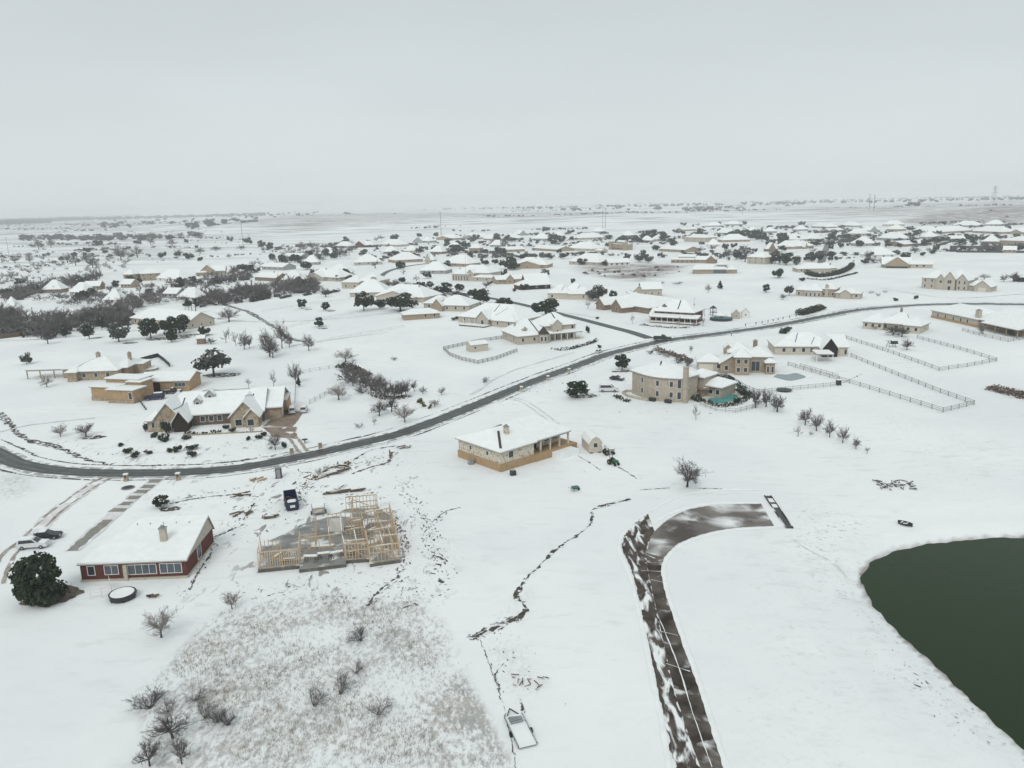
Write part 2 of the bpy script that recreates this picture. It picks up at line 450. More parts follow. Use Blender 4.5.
# pond
def pond():
    P = POND; c = P.mean(0)
    out = [tuple(c+(p-c)*(1+3.0/np.linalg.norm(p-c))) for p in P]
    me = bpy.data.meshes.new('pond')
    tri = tessellate_polygon([[Vector((x, y, 0)) for x, y in out]])
    me.from_pydata([(x, y, WATER_Z) for x, y in out], [], [tuple(t) for t in tri]); me.update()
    if me.polygons[0].normal.z < 0: me.flip_normals()
    m = bpy.data.materials.new('pond_water'); m.use_nodes = True
    N = m.node_tree.nodes; L = m.node_tree.links; b = N['Principled BSDF']
    b.inputs['Roughness'].default_value = .10; b.inputs['IOR'].default_value = 1.33; b.inputs['Specular IOR Level'].default_value = .15
    g = N.new('ShaderNodeNewGeometry')
    n = N.new('ShaderNodeTexNoise'); n.inputs['Scale'].default_value = .03; n.inputs['Detail'].default_value = 3
    r = N.new('ShaderNodeValToRGB'); r.color_ramp.elements[0].color = (.010, .030, .007, 1); r.color_ramp.elements[1].color = (.016, .032, .010, 1)
    L.new(g.outputs['Position'], n.inputs['Vector']); L.new(n.outputs['Fac'], r.inputs['Fac']); L.new(r.outputs['Color'], b.inputs['Base Color'])
    n2 = N.new('ShaderNodeTexNoise'); n2.inputs['Scale'].default_value = 1.4; n2.inputs['Detail'].default_value = 4
    L.new(g.outputs['Position'], n2.inputs['Vector'])
    bp = N.new('ShaderNodeBump'); bp.inputs['Strength'].default_value = .12; bp.inputs['Distance'].default_value = .08
    L.new(n2.outputs['Fac'], bp.inputs['Height']); L.new(bp.outputs['Normal'], b.inputs['Normal'])
    MATS['pondwater'] = m; me.materials.append(m)
    struct('pond_water', me)
pond()

# ------------------------------------------------------------------ strips lying on the ground
def smooth_line(P, step):
    P = [Vector(p[:2]) for p in P]
    Q = [P[0]*2-P[1]]+P+[P[-1]*2-P[-2]]
    out = []
    for i in range(1, len(Q)-2):
        a, b, c, d = Q[i-1:i+3]
        n = max(1, int((c-b).length/step))
        for k in range(n):
            t = k/n
            out.append(.5*((2*b)+(c-a)*t+(2*a-5*b+4*c-d)*t*t+(3*b-a-3*c+d)*t**3))
    out.append(P[-1])
    return out
def strip_mesh(name, line, w, mat, off, jag=0., cross=4, seed=0, wfun=None):
    rr = random.Random(seed)
    n = len(line); v = []; f = []
    jl = jr = 0
    for i, p in enumerate(line):
        d = (line[min(i+1, n-1)]-line[max(i-1, 0)]).normalized(); nx = Vector((-d.y, d.x))
        ww = w*(wfun(i/(n-1)) if wfun else 1)
        jl = jl*.5+rr.uniform(-jag, jag); jr = jr*.5+rr.uniform(-jag, jag)
        a = p+nx*max(.02, ww/2+jl); b = p-nx*max(.02, ww/2+jr)
        for k in range(cross+1):
            q = a.lerp(b, k/cross); dist = q.length
            v.append((q.x, q.y, tz(q.x, q.y)+off+dist*.00018))
    c1 = cross+1
    for i in range(n-1):
        for k in range(cross): f.append((i*c1+k, i*c1+k+1, (i+1)*c1+k+1, (i+1)*c1+k))
    me = bpy.data.meshes.new(name); me.from_pydata(v, [], f); me.materials.append(MATS[mat]); me.update()
    if me.polygons[0].normal.z < 0: me.flip_normals()
    return me
def road(name, pts, w, mat, off=.05, step=2.5, **k):
    line = smooth_line([G(x, y) for x, y in pts], step)
    struct(name, strip_mesh(name, line, w, mat, off, **k))
    return line
def side(line, d):
    out = []
    for i, p in enumerate(line):
        t = (line[min(i+1, len(line)-1)]-line[max(i-1, 0)]).normalized(); out.append(p+Vector((-t.y, t.x))*d)
    return out
MAIN = [(-75,415),(-40,436),(0,455),(16,463),(40,468.5),(65,471.5),(112,473.5),(182,472.5),(240,468),(308,455.5),(350,446),(397,434.6),(440,419.5),(516,388.5),(575,366.5),
        (609,354),(648,344.5),(668,340.3),(707,335.2),(746,330),(770,326.6),(824,316.4),(863,309.6),(915,305.3),(966,304),(1024,304.6),(1090,306)]
ml = road('road', MAIN, 4.5, 'asphalt', .06)
for d in (-1.0, 1.0):
    struct('tyre_track', strip_mesh('tyre_track', side(ml, d), .6, 'roadtrack', .064, .12, 1, 3))
for d, s in ((2.5, 1), (-2.5, 2)):
    struct('slush', strip_mesh('slush', side(ml, d), 1.1, 'slush', .055, .3, 2, s+30))
for d, s in ((5.0, 1), (-4.2, 2)):
    struct('ditch', strip_mesh('ditch', side(ml, d), .35 if d > 0 else .22, 'creek', .03, .30, 1, s))
SIDE = [(650,338.5),(630,332),(609,326.6),(570,316.5),(530,306.5),(497,299.5),(458,293),(420,288),(392,284),(381,278.5),(387,272),(404,267),(425,264),(450,262.5)]
road('side_road', SIDE, 4.6, 'asphalt', .09, 3)
road('back_street', [(821,263),(825,252),(828,244),(829.5,240)], 6.5, 'asphaltfar', .1, 6)
road('creek_path', [(221,303),(232,307),(247,311.5),(262,320),(274,327),(288,337.5),(305,342)], 2.4, 'creek', .05, 1.5, jag=.5)
road('path', [(0,413),(10,424),(22,437),(34,442),(52,446),(66,451),(85,459),(112,464.5)], 1.3, 'creek', .05, 1.0, jag=.5)
# farm driveway with two ruts, and the striped house drive
for dx in (-1.0, 1.0):
    l = smooth_line([G(x, y) for x, y in [(108,478),(98,482),(80,494),(55,513),(32,535),(12,552),(2,568),(-4,585)]], 1.0)
    struct('driveway_rut', strip_mesh('driveway_rut', side(l, dx), .55, 'track', .04, .12, 2, 5))
l = smooth_line([G(x, y) for x, y in [(98,482),(80,494),(55,513),(32,535)]], 1.0)
struct('driveway', strip_mesh('driveway', l, 3.4, 'softtrack', .03, .3, 4, 9))
l = smooth_line([G(x, y) for x, y in [(20,545),(10,548),(2,556),(-6,562)]], 1.0)
struct('driveway_rut', strip_mesh('driveway_rut', l, .7, 'track', .045, .15, 2, 6))
l = smooth_line([G(x, y) for x, y in [(160,478),(146,488),(128,502),(112,516),(95,531),(72,551)]], 1.0)
struct('driveway', strip_mesh('driveway', l, 3.0, 'softtrack', .035, .2, 4, 12))
# bare concrete bars on that drive
for k, (x, y) in enumerate([(157,479.5),(150.5,485),(144,490),(136.5,496),(128.5,502),(121,508.5)]):
    p = G(x, y); q = G(x-5, y+3.6)
    struct('bare_concrete', strip_mesh('bare_concrete', smooth_line([p, q], .6), 2.5, 'concrete', .05, .25, 3, k))
struct('bare_concrete', strip_mesh('bare_concrete', smooth_line([G(108,520), G(90,535), G(72,551)], .8), 1.7, 'concrete', .05, .25, 3, 33))
# forecourt and drive of the twin-gabled house
def ribbon(name, Lp, Rp, mat, off, n=60, cross=6, jag=0, seed=0):
    def resample(P):
        P = smooth_line([G(x, y) for x, y in P], .8)
        s = [0]
        for a, b in zip(P, P[1:]): s.append(s[-1]+(b-a).length)
        out = []; j = 0
        for k in range(n+1):
            t = s[-1]*k/n
            while j < len(s)-2 and s[j+1] < t: j += 1
            u = (t-s[j])/max(1e-6, s[j+1]-s[j]); out.append(P[j].lerp(P[j+1], min(1, u)))
        return out
    A = resample(Lp); B = resample(Rp); rr = random.Random(seed); v = []; f = []
    for a, b in zip(A, B):
        e = (b-a).normalized()
        a = a+e*rr.uniform(-jag, jag); b = b+e*rr.uniform(-jag, jag)
        for k in range(cross+1):
            q = a.lerp(b, k/cross); v.append((q.x, q.y, tz(q.x, q.y)+off))
    c1 = cross+1
    for i in range(n):
        for k in range(cross): f.append((i*c1+k, i*c1+k+1, (i+1)*c1+k+1, (i+1)*c1+k))
    me = bpy.data.meshes.new(name); me.from_pydata(v, [], f); me.materials.append(MATS[mat]); me.update()
    if me.polygons[0].normal.z < 0: me.flip_normals()
    return struct(name, me)
ribbon('forecourt', [(281,411),(274,416),(266,424),(262,426.5)], [(303,411.5),(301,416),(296,423),(292,427)], 'driveway', .04, 40, 8, .15, 1)
ribbon('forecourt', [(262,427.5),(268,432),(272,437)], [(297,427),(296,433),(298,439)], 'driveway', .045, 30, 8, .3, 2)
for dx in (-.9, .9):
    l = smooth_line([G(x, y) for x, y in [(292,437),(298,444),(304,452),(308,454)]], .8)
    struct('driveway_rut', strip_mesh('driveway_rut', side(l, dx), .8, 'track', .05, .15, 2, 8))
# concrete lane and its half-cleared bend
laneR = [(730,785),(725,768),(711,722),(696,679),(681,638),(664,586),(662.5,570),(664,558),(678,544),(704,534),(730,528.5),(752,527),(774,526)]
laneC = [(706,785),(700,768),(684,722),(672,682),(663,640),(652,590),(648,570),(646,553),(655,531),(680,513),(708,506),(735,504.5),(761,504)]
ribbon('concrete_lane', laneC[:8], laneR[:8], 'lane', .05, 90, 8, .06, 3)
ribbon('concrete_lane', laneC[7:], laneR[7:], 'laneflat', .054, 60, 8, .10, 4)
ribbon('lane_shoulder', [(682,785),(675,768),(665,722),(657,690),(645,630),(633,575),(622,548),(624,538)],
       [(705.5,785),(699.5,768),(683.5,722),(671.5,682),(662.5,640),(651.5,590),(647.5,570),(645.5,553)], 'laneshoulder', .046, 90, 8, .25, 5)
ribbon('lane_shoulder', [(624,538),(632,526),(648,514)], [(645.5,553),(649,541),(655,533)], 'laneshoulder', .044, 30, 8, .35, 6)
# joints of pale sealant across the slabs
for (x0, y0, x1, y1) in [(640,552,655,559),(651,580,664,583),(661,632,678,636),(666,664,690,672),(641,571,662,572)]:
    l = smooth_line([G(x0, y0), G(x1, y1)], .8)
    struct('slab_joint', strip_mesh('slab_joint', l, .16, 'snow', .075, .06, 1, 4))
l = smooth_line([G(x, y) for x, y in [(657,614),(668,640),(680,672),(690,705),(700,735),(712,768)]], .8)
struct('slab_joint', strip_mesh('slab_joint', l, .11, 'snow', .078, .05, 1, 4))
# snow ridges left by the plough along the lane
def bank(pts, w, h, seed):
    line = smooth_line([G(x, y) for x, y in pts], .9); rr = random.Random(seed); mb = MB(); v = []; n = len(line)
    prof = [(-.5, -.05), (-.3, .6), (0, 1), (.28, .65), (.5, -.05)]
    for i, p in enumerate(line):
        d = (line[min(i+1, n-1)]-line[max(i-1, 0)]).normalized(); nx = Vector((-d.y, d.x))
        e = min(1, i/4, (n-1-i)/4); hh = h*rr.uniform(.5, 1.2)*e; ww = w*rr.uniform(.8, 1.2)
        for a, z in prof:
            q = p+nx*a*ww; v.append((q.x, q.y, tz(q.x, q.y)+z*hh+.03))
    k = len(prof)
    f = [(i*k+j, i*k+j+1, (i+1)*k+j+1, (i+1)*k+j) for i in range(n-1) for j in range(k-1)]
    me = bpy.data.meshes.new('snow_bank'); me.from_pydata(v, [], f); me.materials.append(MATS['snow'])
    me.polygons.foreach_set('use_smooth', [True]*len(f)); me.update()
    if me.polygons[0].normal.z < 0: me.flip_normals()
    struct('snow_bank', me)
bank([(732,785),(698,679),(683,638),(666,586),(665,562),(680,545.5),(706,535.5),(732,530),(776,527.5)], .8, .16, 1)
bank([(672,785),(662,722),(655,690),(643,630),(631,578),(619,546),(628,528),(648,512),(680,496),(720,490),(764,490)], .7, .14, 2)
bank([(652,524),(668,514),(690,507),(712,503.5),(761,502.5)], .9, .16, 3)
# dark creases: creek, furrows, footpaths
def crease(pts, w, seed, mat='creek', jag=None):
    line = smooth_line([G(x, y) for x, y in pts], .3)
    rr = random.Random(seed)
    line = [p+Vector((rr.gauss(0, .05), rr.gauss(0, .05))) for p in line]
    ph = rr.uniform(0, 6)
    struct('furrow', strip_mesh('furrow', line, w, mat, .035, w*.28 if jag is None else jag*.6, 1, seed,
                                wfun=lambda t: max(.12, .5+.3*math.sin(t*13+ph)+.3*math.sin(t*37+ph)+.15*math.sin(t*97))))
crease([(474,638),(490,630),(505,622),(518,619)], 1.1, 1)
crease([(518,619),(526,610),(522,602),(516,597),(520,588),(530,575),(545,560),(562,545),(578,535),(590,524),(593,512)], .75, 2)
crease([(592,510),(605,505),(618,502),(630,499)], .8, 3)
crease([(578,456),(590,463),(600,470)], .35, 4); crease([(618,467),(630,474),(637,479)], .4, 5)
crease([(640,490),(655,489),(670,488)], .3, 6); crease([(690,488.5),(705,488.5),(722,489)], .35, 7)
crease([(368,606),(376,594),(388,584),(400,576)], .5, 10); 
crease([(432,522),(445,512),(462,507)], .4, 12); crease([(205,545),(212,552),(200,570),(190,590)], .5, 13)
crease([(206,540),(222,534),(245,524)], .7, 14, jag=.4); crease([(170,504),(200,498),(240,494)], .5, 15, jag=.4)
crease([(318,476),(330,468),(345,466),(352,470)], .9, 16, 'mud', .5)
crease([(352,474),(368,468),(388,462),(392,452)], .9, 18, 'mud', .5); crease([(345,466),(360,456),(372,450),(395,446)], .5, 19)
crease([(230,497),(245,496),(258,497)], .6, 20); crease([(243,520),(250,510),(254,503)], .5, 21)
crease([(520,700),(524,712),(519,722)], .4, 24); crease([(500,690),(495,676),(503,664)], .25, 25)
crease([(480,640),(492,672),(504,708),(512,745),(517,775)], .12, 26, jag=.1)
crease([(836,386),(862,374)], .3, 28)
for dx in (-.8, .8):
    l = smooth_line([G(x, y) for x, y in [(511,398),(525,402),(540,412),(556,424),(562,430)]], .8)
    struct('tyre_track', strip_mesh('tyre_track', side(l, dx), .4, 'softtrack', .04, .15, 1, 8))
for i, pts in enumerate([[(205,318),(260,322),(330,319),(420,310),(460,305)],[(290,346),(330,340),(390,332)],[(0,432),(30,425),(95,418)],
        [(795,540),(830,560),(850,580)],[(560,312),(600,318)],
        [(470,395),(510,372),(575,352)],[(0,341),(60,338),(140,330)],[(880,288),(950,298),(1024,294)]]):
    l = smooth_line([G(x, y) for x, y in pts], 3)
    struct('snow_track', strip_mesh('snow_track', l, .8, 'softtrack', .04, .3, 1, i))

# clods of turned soil showing through the snow
def clods(rows, seed, mat='mud'):
    q = random.Random(seed); V = []; F = []; k = 0
    for pts, spread, n, size in rows:
        line = smooth_line([G(x, y) for x, y in pts], .6)
        for i in range(int(n*1.25)):
            j = q.randrange(max(1, len(line)-1)); p = line[j]; d = (line[min(j+1, len(line)-1)]-p)
            d = d.normalized() if d.length > 1e-6 else Vector((1, 0)); a = math.atan2(d.y, d.x)+q.gauss(0, .55)
            x, y = p.x+q.gauss(0, spread), p.y+q.gauss(0, spread); L = size*.52*q.lognormvariate(0, .55); w = L*q.uniform(.12, .34); z = .035+.0007*(k % 40); m = 7; o = len(V)
            for t in range(m):
                b = 2*math.pi*t/m; r = q.uniform(.6, 1.2); u, v = L*r*math.cos(b), w*r*math.sin(b)
                X, Y = x+u*math.cos(a)-v*math.sin(a), y+u*math.sin(a)+v*math.cos(a); V.append((X, Y, tz(X, Y)+z))
            F.append(tuple(range(o, o+m))); k += 1
    me = bpy.data.meshes.new('churned_soil'); me.from_pydata(V, [], F); me.materials.append(MATS[mat]); me.update()
    struct('churned_soil', me)
clods([([(402,480),(412,500),(425,522)], .9, 90, .45), ([(425,520),(432,538),(436,556),(441,578)], 1.1, 150, .5), ([(445,512),(434,524)], .5, 25, .35), ([(474,638),(490,630),(505,622),(518,619)], .45, 130, .5), ([(522,602),(516,597),(520,588),(530,575)], .2, 50, .3), ([(592,510),(612,504),(630,499)], .25, 50, .35),
       ([(375,606),(380,592),(392,584),(404,576)], .6, 60, .35), ([(300,588),(340,584),(400,580)], 2.6, 110, .3), ([(420,590),(400,600),(440,596)], 1.8, 70, .3), ([(255,592),(300,588)], 1.5, 40, .3)], 1, 'creek')
clods([([(392,510),(398,525),(404,548),(402,572)], .55, 160, .5), ([(305,470),(306,484),(298,496)], 1.0, 90, .55), ([(318,474),(345,466),(392,455)], 1.6, 110, .45),
       ([(240,505),(300,500),(260,540)], 4.0, 90, .4), ([(330,500),(380,490)], 3.0, 70, .4), ([(240,520),(255,500)], 1.5, 40, .45)], 2)
clods([([(60,445),(100,455),(140,462)], 2.5, 40, .5), ([(150,466),(230,463),(290,452)], 1.2, 90, .5), ([(190,448),(250,444),(280,446)], 3, 90, .4), ([(170,500),(245,492)], 1.5, 60, .45), ([(205,550),(195,575),(180,600)], 1.0, 45, .4), ([(212,545),(222,534),(250,524)], .8, 45, .4),
       ([(560,480),(600,470),(640,480)], 5, 14, .25), ([(505,640),(515,670),(520,700)], 2.2, 60, .25), ([(875,640),(930,690),(990,745)], 2.0, 90, .22), ([(850,560),(880,630)], 2.0, 60, .2), ([(990,548),(920,552),(885,565)], 1.4, 60, .22),
       ([(575,372),(540,388),(500,402)], 3.5, 40, .5), ([(610,408),(680,412),(740,415)], 2, 30, .3)], 3, 'creek')
# ------------------------------------------------------------------ houses
_win = {}
def win_mesh(w, h, style='dark'):
    key = (round(w, 1), round(h, 1), style)
    if key not in _win:
        w, h = key[0], key[1]
        a = MB(); t = .09
        for x0, x1, z0, z1 in ((-w/2-t, w/2+t, h, h+t), (-w/2-t, w/2+t, -t, 0), (-w/2-t, -w/2, 0, h), (w/2, w/2+t, 0, h)):
            a.box(x0, x1, -.07, .02, z0, z1)
        if w > 1.3:
            n = int(w/.9)
            for i in range(1, n): a.box(-w/2+w*i/n-.035, -w/2+w*i/n+.035, -.05, .02, 0, h)
        b = MB(); b.box(-w/2, w/2, -.03, .02, 0, h)
        _win[key] = (a.mesh('window', 'white'), b.mesh('pane', 'glass' if style == 'dark' else 'glasspale'))
    return _win[key]
_door = {}
def door_mesh(w, h, mat):
    key = (round(w, 1), round(h, 1), mat)
    if key not in _door:
        w, h = key[:2]; a = MB()
        if mat == 'garage':
            n = 4
            for i in range(n): a.box(-w/2, w/2, -.05, .02, h*i/n+.03, h*(i+1)/n-.02)
            a.box(-w/2, w/2, -.02, .02, 0, h)
        else:
            a.box(-w/2, w/2, -.05, .02, 0, h); a.box(-w*.3, w*.3, -.07, -.05, h*.12, h*.45); a.box(-w*.3, w*.3, -.07, -.05, h*.55, h*.9)
        _door[key] = a.mesh('garage_door' if mat == 'garage' else 'door', mat)
    return _door[key]

def roof_fn(x0, x1, y0, y1, z, rise, rf, hl, hr):
    """height of the roof surface over (x,y); ridge along x"""
    yr = y0+(y1-y0)*rf
    def f(x, y):
        v = [z+rise*(y-y0)/(yr-y0), z+rise*(y1-y)/max(1e-6, (y1-yr))]
        if hl > 0: v.append(z+rise*(x-x0)/hl)
        if hr > 0: v.append(z+rise*(x1-x)/hr)
        return min(v)
    return f
def roof_solid(mb, x0, x1, y0, y1, z, rise, rf, hl, hr, o, up, t, swap, m, inset=0.):
    """hip or gable slab of thickness t, its underside raised by `up` above the wall plate plane"""
    f = roof_fn(x0, x1, y0, y1, z, rise, rf, hl, hr)
    yr = y0+(y1-y0)*rf; o = o-inset
    sl = rise/(yr-y0); sb = rise/max(.01, y1-yr)
    X0, X1, Y0, Y1 = x0-o, x1+o, y0-o, y1+o
    zf, zb = z-sl*o, z-sb*o
    if hl > 0: L0 = x0+hl
    else: L0 = X0
    if hr > 0: R0 = x1-hr
    else: R0 = X1
    ze = min(zf, zb)
    zf = zb = None
    P = [(X0, Y0, z-sl*o), (X1, Y0, z-sl*o), (X1, Y1, z-sb*o), (X0, Y1, z-sb*o), (L0, yr, z+rise), (R0, yr, z+rise)]
    if swap: P = [(b, a, c) for a, b, c in P]
    n = len(P)
    V = [(a, b, c+up) for a, b, c in P]+[(a, b, c+up+t) for a, b, c in P]
    T = [(0, 1, 5, 4), (2, 3, 4, 5)]
    Bd = [(0, 1), (2, 3)]
    if hl > 0: T.append((3, 0, 4)); Bd.append((3, 0))
    else: Bd += [(3, 4), (4, 0)]
    if hr > 0: T.append((1, 2, 5)); Bd.append((1, 2))
    else: Bd += [(1, 5), (5, 2)]
    F = []
    for tt in T: F.append(tuple(i+n for i in tt)); F.append(tuple(reversed(tt)))
    for a, b in Bd: F.append((a, b, b+n, a+n))
    if swap: F = [tuple(reversed(q)) for q in F]
    mb.add(V, F, m)

class House:
    """blocks are given in fractions of the front length W and the depth D (both read off the photograph's ground points)"""
    def __init__(s, name, label, A, B, depth, wall='tan', cat='house', group=None, z=None, fine=True, under=1.2, steep=1.3):
        pa, pb = G(*A), G(*B)
        s.W = (pb-pa).xy.length
        u = (pb-pa).xy.normalized(); s.rz = math.atan2(u.y, u.x); nrm = Vector((-u.y, u.x))
        if isinstance(depth, tuple):
            pc = G(*depth); s.D = max(4, (pc-pb).xy.dot(nrm))
        else: s.D = depth
        cs = [pa.xy, pb.xy, pa.xy+nrm*s.D, pb.xy+nrm*s.D]
        zz = [tz(c.x, c.y) for c in cs]
        s.z = min(zz[0], zz[1])+.15 if z is None else z
        s.under = under+max(zz)-min(zz)
        s.root = thing(name, label, cat, (pa.x, pa.y, s.z), s.rz, group)
        s.steep = steep; s.wall = wall; s.fine = fine; s.blocks = []; s.k = 0
    def X(s, f): return f*s.W
    def Y(s, f): return f*s.D
    def block(s, fx0, fx1, fy0, fy1, h=2.8, roof='hip', rise=2.4, z0=0., mat=None, rf=.5, hl=None, hr=None, over=.55, snow=.22, wins='', name='wall', snow_mat='snow', roof_mat='trim'):
        s.k += 1; j = .021*s.k
        if name == 'wall' and z0 == 0: rise *= s.steep
        x0, x1, y0, y1 = s.X(fx0)+j, s.X(fx1)-j, s.Y(fy0)+j, s.Y(fy1)-j
        h = h+.013*s.k
        mat = mat or s.wall
        z1 = z0+h; zb = z0-s.under if z0 == 0 else z0
        w = MB(); w.box(x0, x1, y0, y1, zb, z1)
        swap = roof in ('gy', 'hy')
        a0, a1, b0, b1 = (y0, y1, x0, x1) if swap else (x0, x1, y0, y1)
        f = None
        if roof in ('hip', 'hy', 'gx', 'gy'):
            half = (b1-b0)*max(rf, 1-rf)
            if roof in ('gx', 'gy'): l = 0 if hl is None else hl; r = 0 if hr is None else hr
            else:
                l = min(half, (a1-a0)*.46) if hl is None else hl; r = min(half, (a1-a0)*.46) if hr is None else hr
            br = b0+(b1-b0)*rf
            for flag, a, ins in ((l, a0, .001), (r, a1, -.001)):
                if flag <= 0:
                    tri = [(a, b0, z1), (a, b1, z1), (a, br, z1+rise)]
                    if swap: tri = [(q, p, c) for p, q, c in tri]
                    tri2 = [(p+(0 if swap else ins*100), q+(ins*100 if swap else 0), c) for p, q, c in tri]
                    w.add(tri+tri2, [(0, 1, 2), (5, 4, 3), (0, 2, 5, 3), (2, 1, 4, 5)])
            wall = w.obj(name, mat, s.root)
            r1 = MB(); roof_solid(r1, a0, a1, b0, b1, z1, rise, rf, l, r, over, .03, .16, swap, 0)
            ro = r1.obj('roof', roof_mat, s.root)
            if snow:
                r2 = MB(); roof_solid(r2, a0, a1, b0, b1, z1, rise, rf, l, r, over, .195, snow, swap, 0, inset=.05)
                r2.obj('roof_snow', snow_mat, ro)
            g = roof_fn(a0, a1, b0, b1, z1, rise, rf, l, r)
            f = (lambda x, y: g(y, x)) if swap else g
        elif roof == 'flat':
            wall = w.obj(name, mat, s.root)
            r1 = MB(); r1.box(x0-over, x1+over, y0-over, y1+over, z1+.002, z1+.18)
            ro = r1.obj('roof', roof_mat, s.root)
            r2 = MB(); r2.box(x0-over+.05, x1+over-.05, y0-over+.05, y1+over-.05, z1+.183, z1+.18+max(.1, snow))
            r2.obj('roof_snow', snow_mat, ro)
            f = lambda x, y: z1
        else:
            wall = w.obj(name, mat, s.root); ro = None
        b = dict(x0=x0, x1=x1, y0=y0, y1=y1, z0=z0, z1=z1, f=f, roof=ro, wall=wall, rise=rise)
        s.blocks.append(b)
        for spec in wins.split():
            s.windows(b, spec)
        return b
    def windows(s, b, spec):
        """e.g. f3 : three windows on the front; f3x1.8 : 1.8 m wide; f2@2.9 sill height; d = door, g = garage door (fg2)"""
        face = spec[0]; rest = spec[1:]; style = 'dark'; kind = 'w'
        if rest[0] in 'dgp':
            kind = rest[0]; rest = rest[1:]
            if kind == 'p': style = 'pale'; kind = 'w'
        sill = .95; ww = 1.1; hh = 1.35; pos = None
        if '=' in rest: rest, q = rest.split('='); pos = [float(t) for t in q.split(',')]
        if '@' in rest: rest, q = rest.split('@'); sill = float(q)
        if 'h' in rest: rest, q = rest.split('h'); hh = float(q)
        if 'x' in rest: rest, q = rest.split('x'); ww = float(q)
        n = int(rest or 1)
        if kind == 'd': sill, hh, ww = 0.02, 2.1, 1.0
        if kind == 'g': sill, hh, ww = 0.02, 2.3, 2.6 if ww == 1.1 else ww
        pos = pos or [(i+.5)/n for i in range(n)]
        for t in pos:
            if face == 'f': x, y, rz = b['x0']+(b['x1']-b['x0'])*t, b['y0'], 0
            elif face == 'b': x, y, rz = b['x1']-(b['x1']-b['x0'])*t, b['y1'], math.pi
            elif face == 'r': x, y, rz = b['x1'], b['y0']+(b['y1']-b['y0'])*t, math.pi/2
            else: x, y, rz = b['x0'], b['y1']-(b['y1']-b['y0'])*t, -math.pi/2
            if kind == 'w':
                m1, m2 = win_mesh(ww, hh, style)
                o = link('window', m1, s.root, (x, y, b['z0']+sill), rz)
                link('pane', m2, o)
            else:
                link('garage_door' if kind == 'g' else 'door', door_mesh(ww, hh, 'garage' if kind == 'g' else 'door'), s.root, (x, y, b['z0']+sill), rz)
    def chimney(s, fx, fy, up=1.3, w=1.0, d=.8, mat='cream', z0=None):
        x, y = s.X(fx), s.Y(fy)
        top = max([b['f'](x, y) for b in s.blocks if b['f'] and b['x0']-1 <= x <= b['x1']+1 and b['y0']-1 <= y <= b['y1']+1] or [3])
        c = MB(); lo = top-1.2 if z0 is None else z0
        c.box(x-w/2, x+w/2, y-d/2, y+d/2, lo, top+up)
        o = c.obj('chimney', mat, s.root)
        c = MB(); c.box(x-w/2-.1, x+w/2+.1, y-d/2-.1, y+d/2+.1, top+up+.002, top+up+.14); c.box(x-w*.25, x+w*.25, y-d*.25, y+d*.25, top+up+.14, top+up+.5)
        c.obj('cap', 'metalgrey', o)
    def valley(s, b, p, q, w=.45):
        """strip of bare shingle along a roof crease, between two points given in fractions of the house"""
        if not b['roof']: return
        c = MB(); n = 8; pts = []
        for i in range(n+1):
            t = i/n; x = s.X(p[0]+(q[0]-p[0])*t); y = s.Y(p[1]+(q[1]-p[1])*t)
            z = max([k['f'](x, y) for k in s.blocks if k['f'] and k['x0']-.6 <= x <= k['x1']+.6 and k['y0']-.6 <= y <= k['y1']+.6] or [b['z1']])
            pts.append((x, y, z+.44))
        for a, e in zip(pts, pts[1:]): c.beam(a, e, w, .06)
        c.obj('valley', 'shingle', b['roof'])
    def post(s, fx, fy, z0, z1, w=.22, mat='white'):
        c = MB(); x, y = s.X(fx), s.Y(fy); c.box(x-w/2, x+w/2, y-w/2, y+w/2, z0, z1); c.obj('post', mat, s.root)
    def boxpart(s, name, fx0, fx1, fy0, fy1, z0, z1, mat, parent=None):
        c = MB(); c.box(s.X(fx0), s.X(fx1), s.Y(fy0), s.Y(fy1), z0, z1); return c.obj(name, mat, parent or s.root)
    def dormer(s, fx, fy, w=1.8, d=3.0, h=1.3, mat=None):
        x, y = s.X(fx), s.Y(fy)
        top = max([b['f'](x, y) for b in s.blocks if b['f'] and b['x0'] <= x <= b['x1'] and b['y0'] <= y <= b['y1']] or [3])
        z = top-.3
        b = s.block((x-w/2)/s.W, (x+w/2)/s.W, y/s.D, (y+d)/s.D, h, 'gy', w*.42, z0=z, over=.2, snow=.15, mat=mat, name='dormer')
        m1, m2 = win_mesh(.8, .9)
        o = link('window', m1, s.root, (x, b['y0'], z+.5)); link('pane', m2, o)
        return b

# ---- the red brick house in the left foreground
h = House('brick_house', 'red brick house with long snowy roof, cream gable end and pale chimney', (82,581.5), (188,577.5), (206,541), 'brick', steep=1)
h.D *= .92
b = h.block(0, 1, 0, 1, 2.7, 'gx', 2.6, rf=.86, hl=5.5, hr=0, over=.3, snow=.28,
            wins='f1x1.0=.10 fp1x2.0=.29 fp1x4.2h1.5@0.8=.58 fp1x3.2h1.5@0.8=.85 l2 b3')
h.windows(b, 'fd1=.415')
h.boxpart('porch_post', .41, .445, -.035, -.012, -.5, 2.5, 'cream')
h.boxpart('skirting', -.004, 1.004, -.022, 1.004, -h.under, .22, 'cream')
c = MB(); y0, y1 = h.Y(.18), h.Y(.98); x = h.W
gf = lambda t: 2.75+2.6*min(t/.86, (1-t)/.14)
poly = [(h.Y(.10), 2.75+.0), (h.Y(.98), 2.75), (h.Y(.955), gf(.955)-.25), (h.Y(.86), gf(.86)-.35), (h.Y(.12), gf(.12)-.15)]
c.add([(x+.01, p, z) for p, z in poly]+[(x+.07, p, z) for p, z in poly], [(5, 6, 7, 8, 9), (4, 3, 2, 1, 0)]+[(i, (i+1) % 5, 5+(i+1) % 5, 5+i) for i in range(5)])
c.obj('gable_siding', 'cream', h.root)
h.windows(b, 'r1x1.6h2.3@0.5=.45')
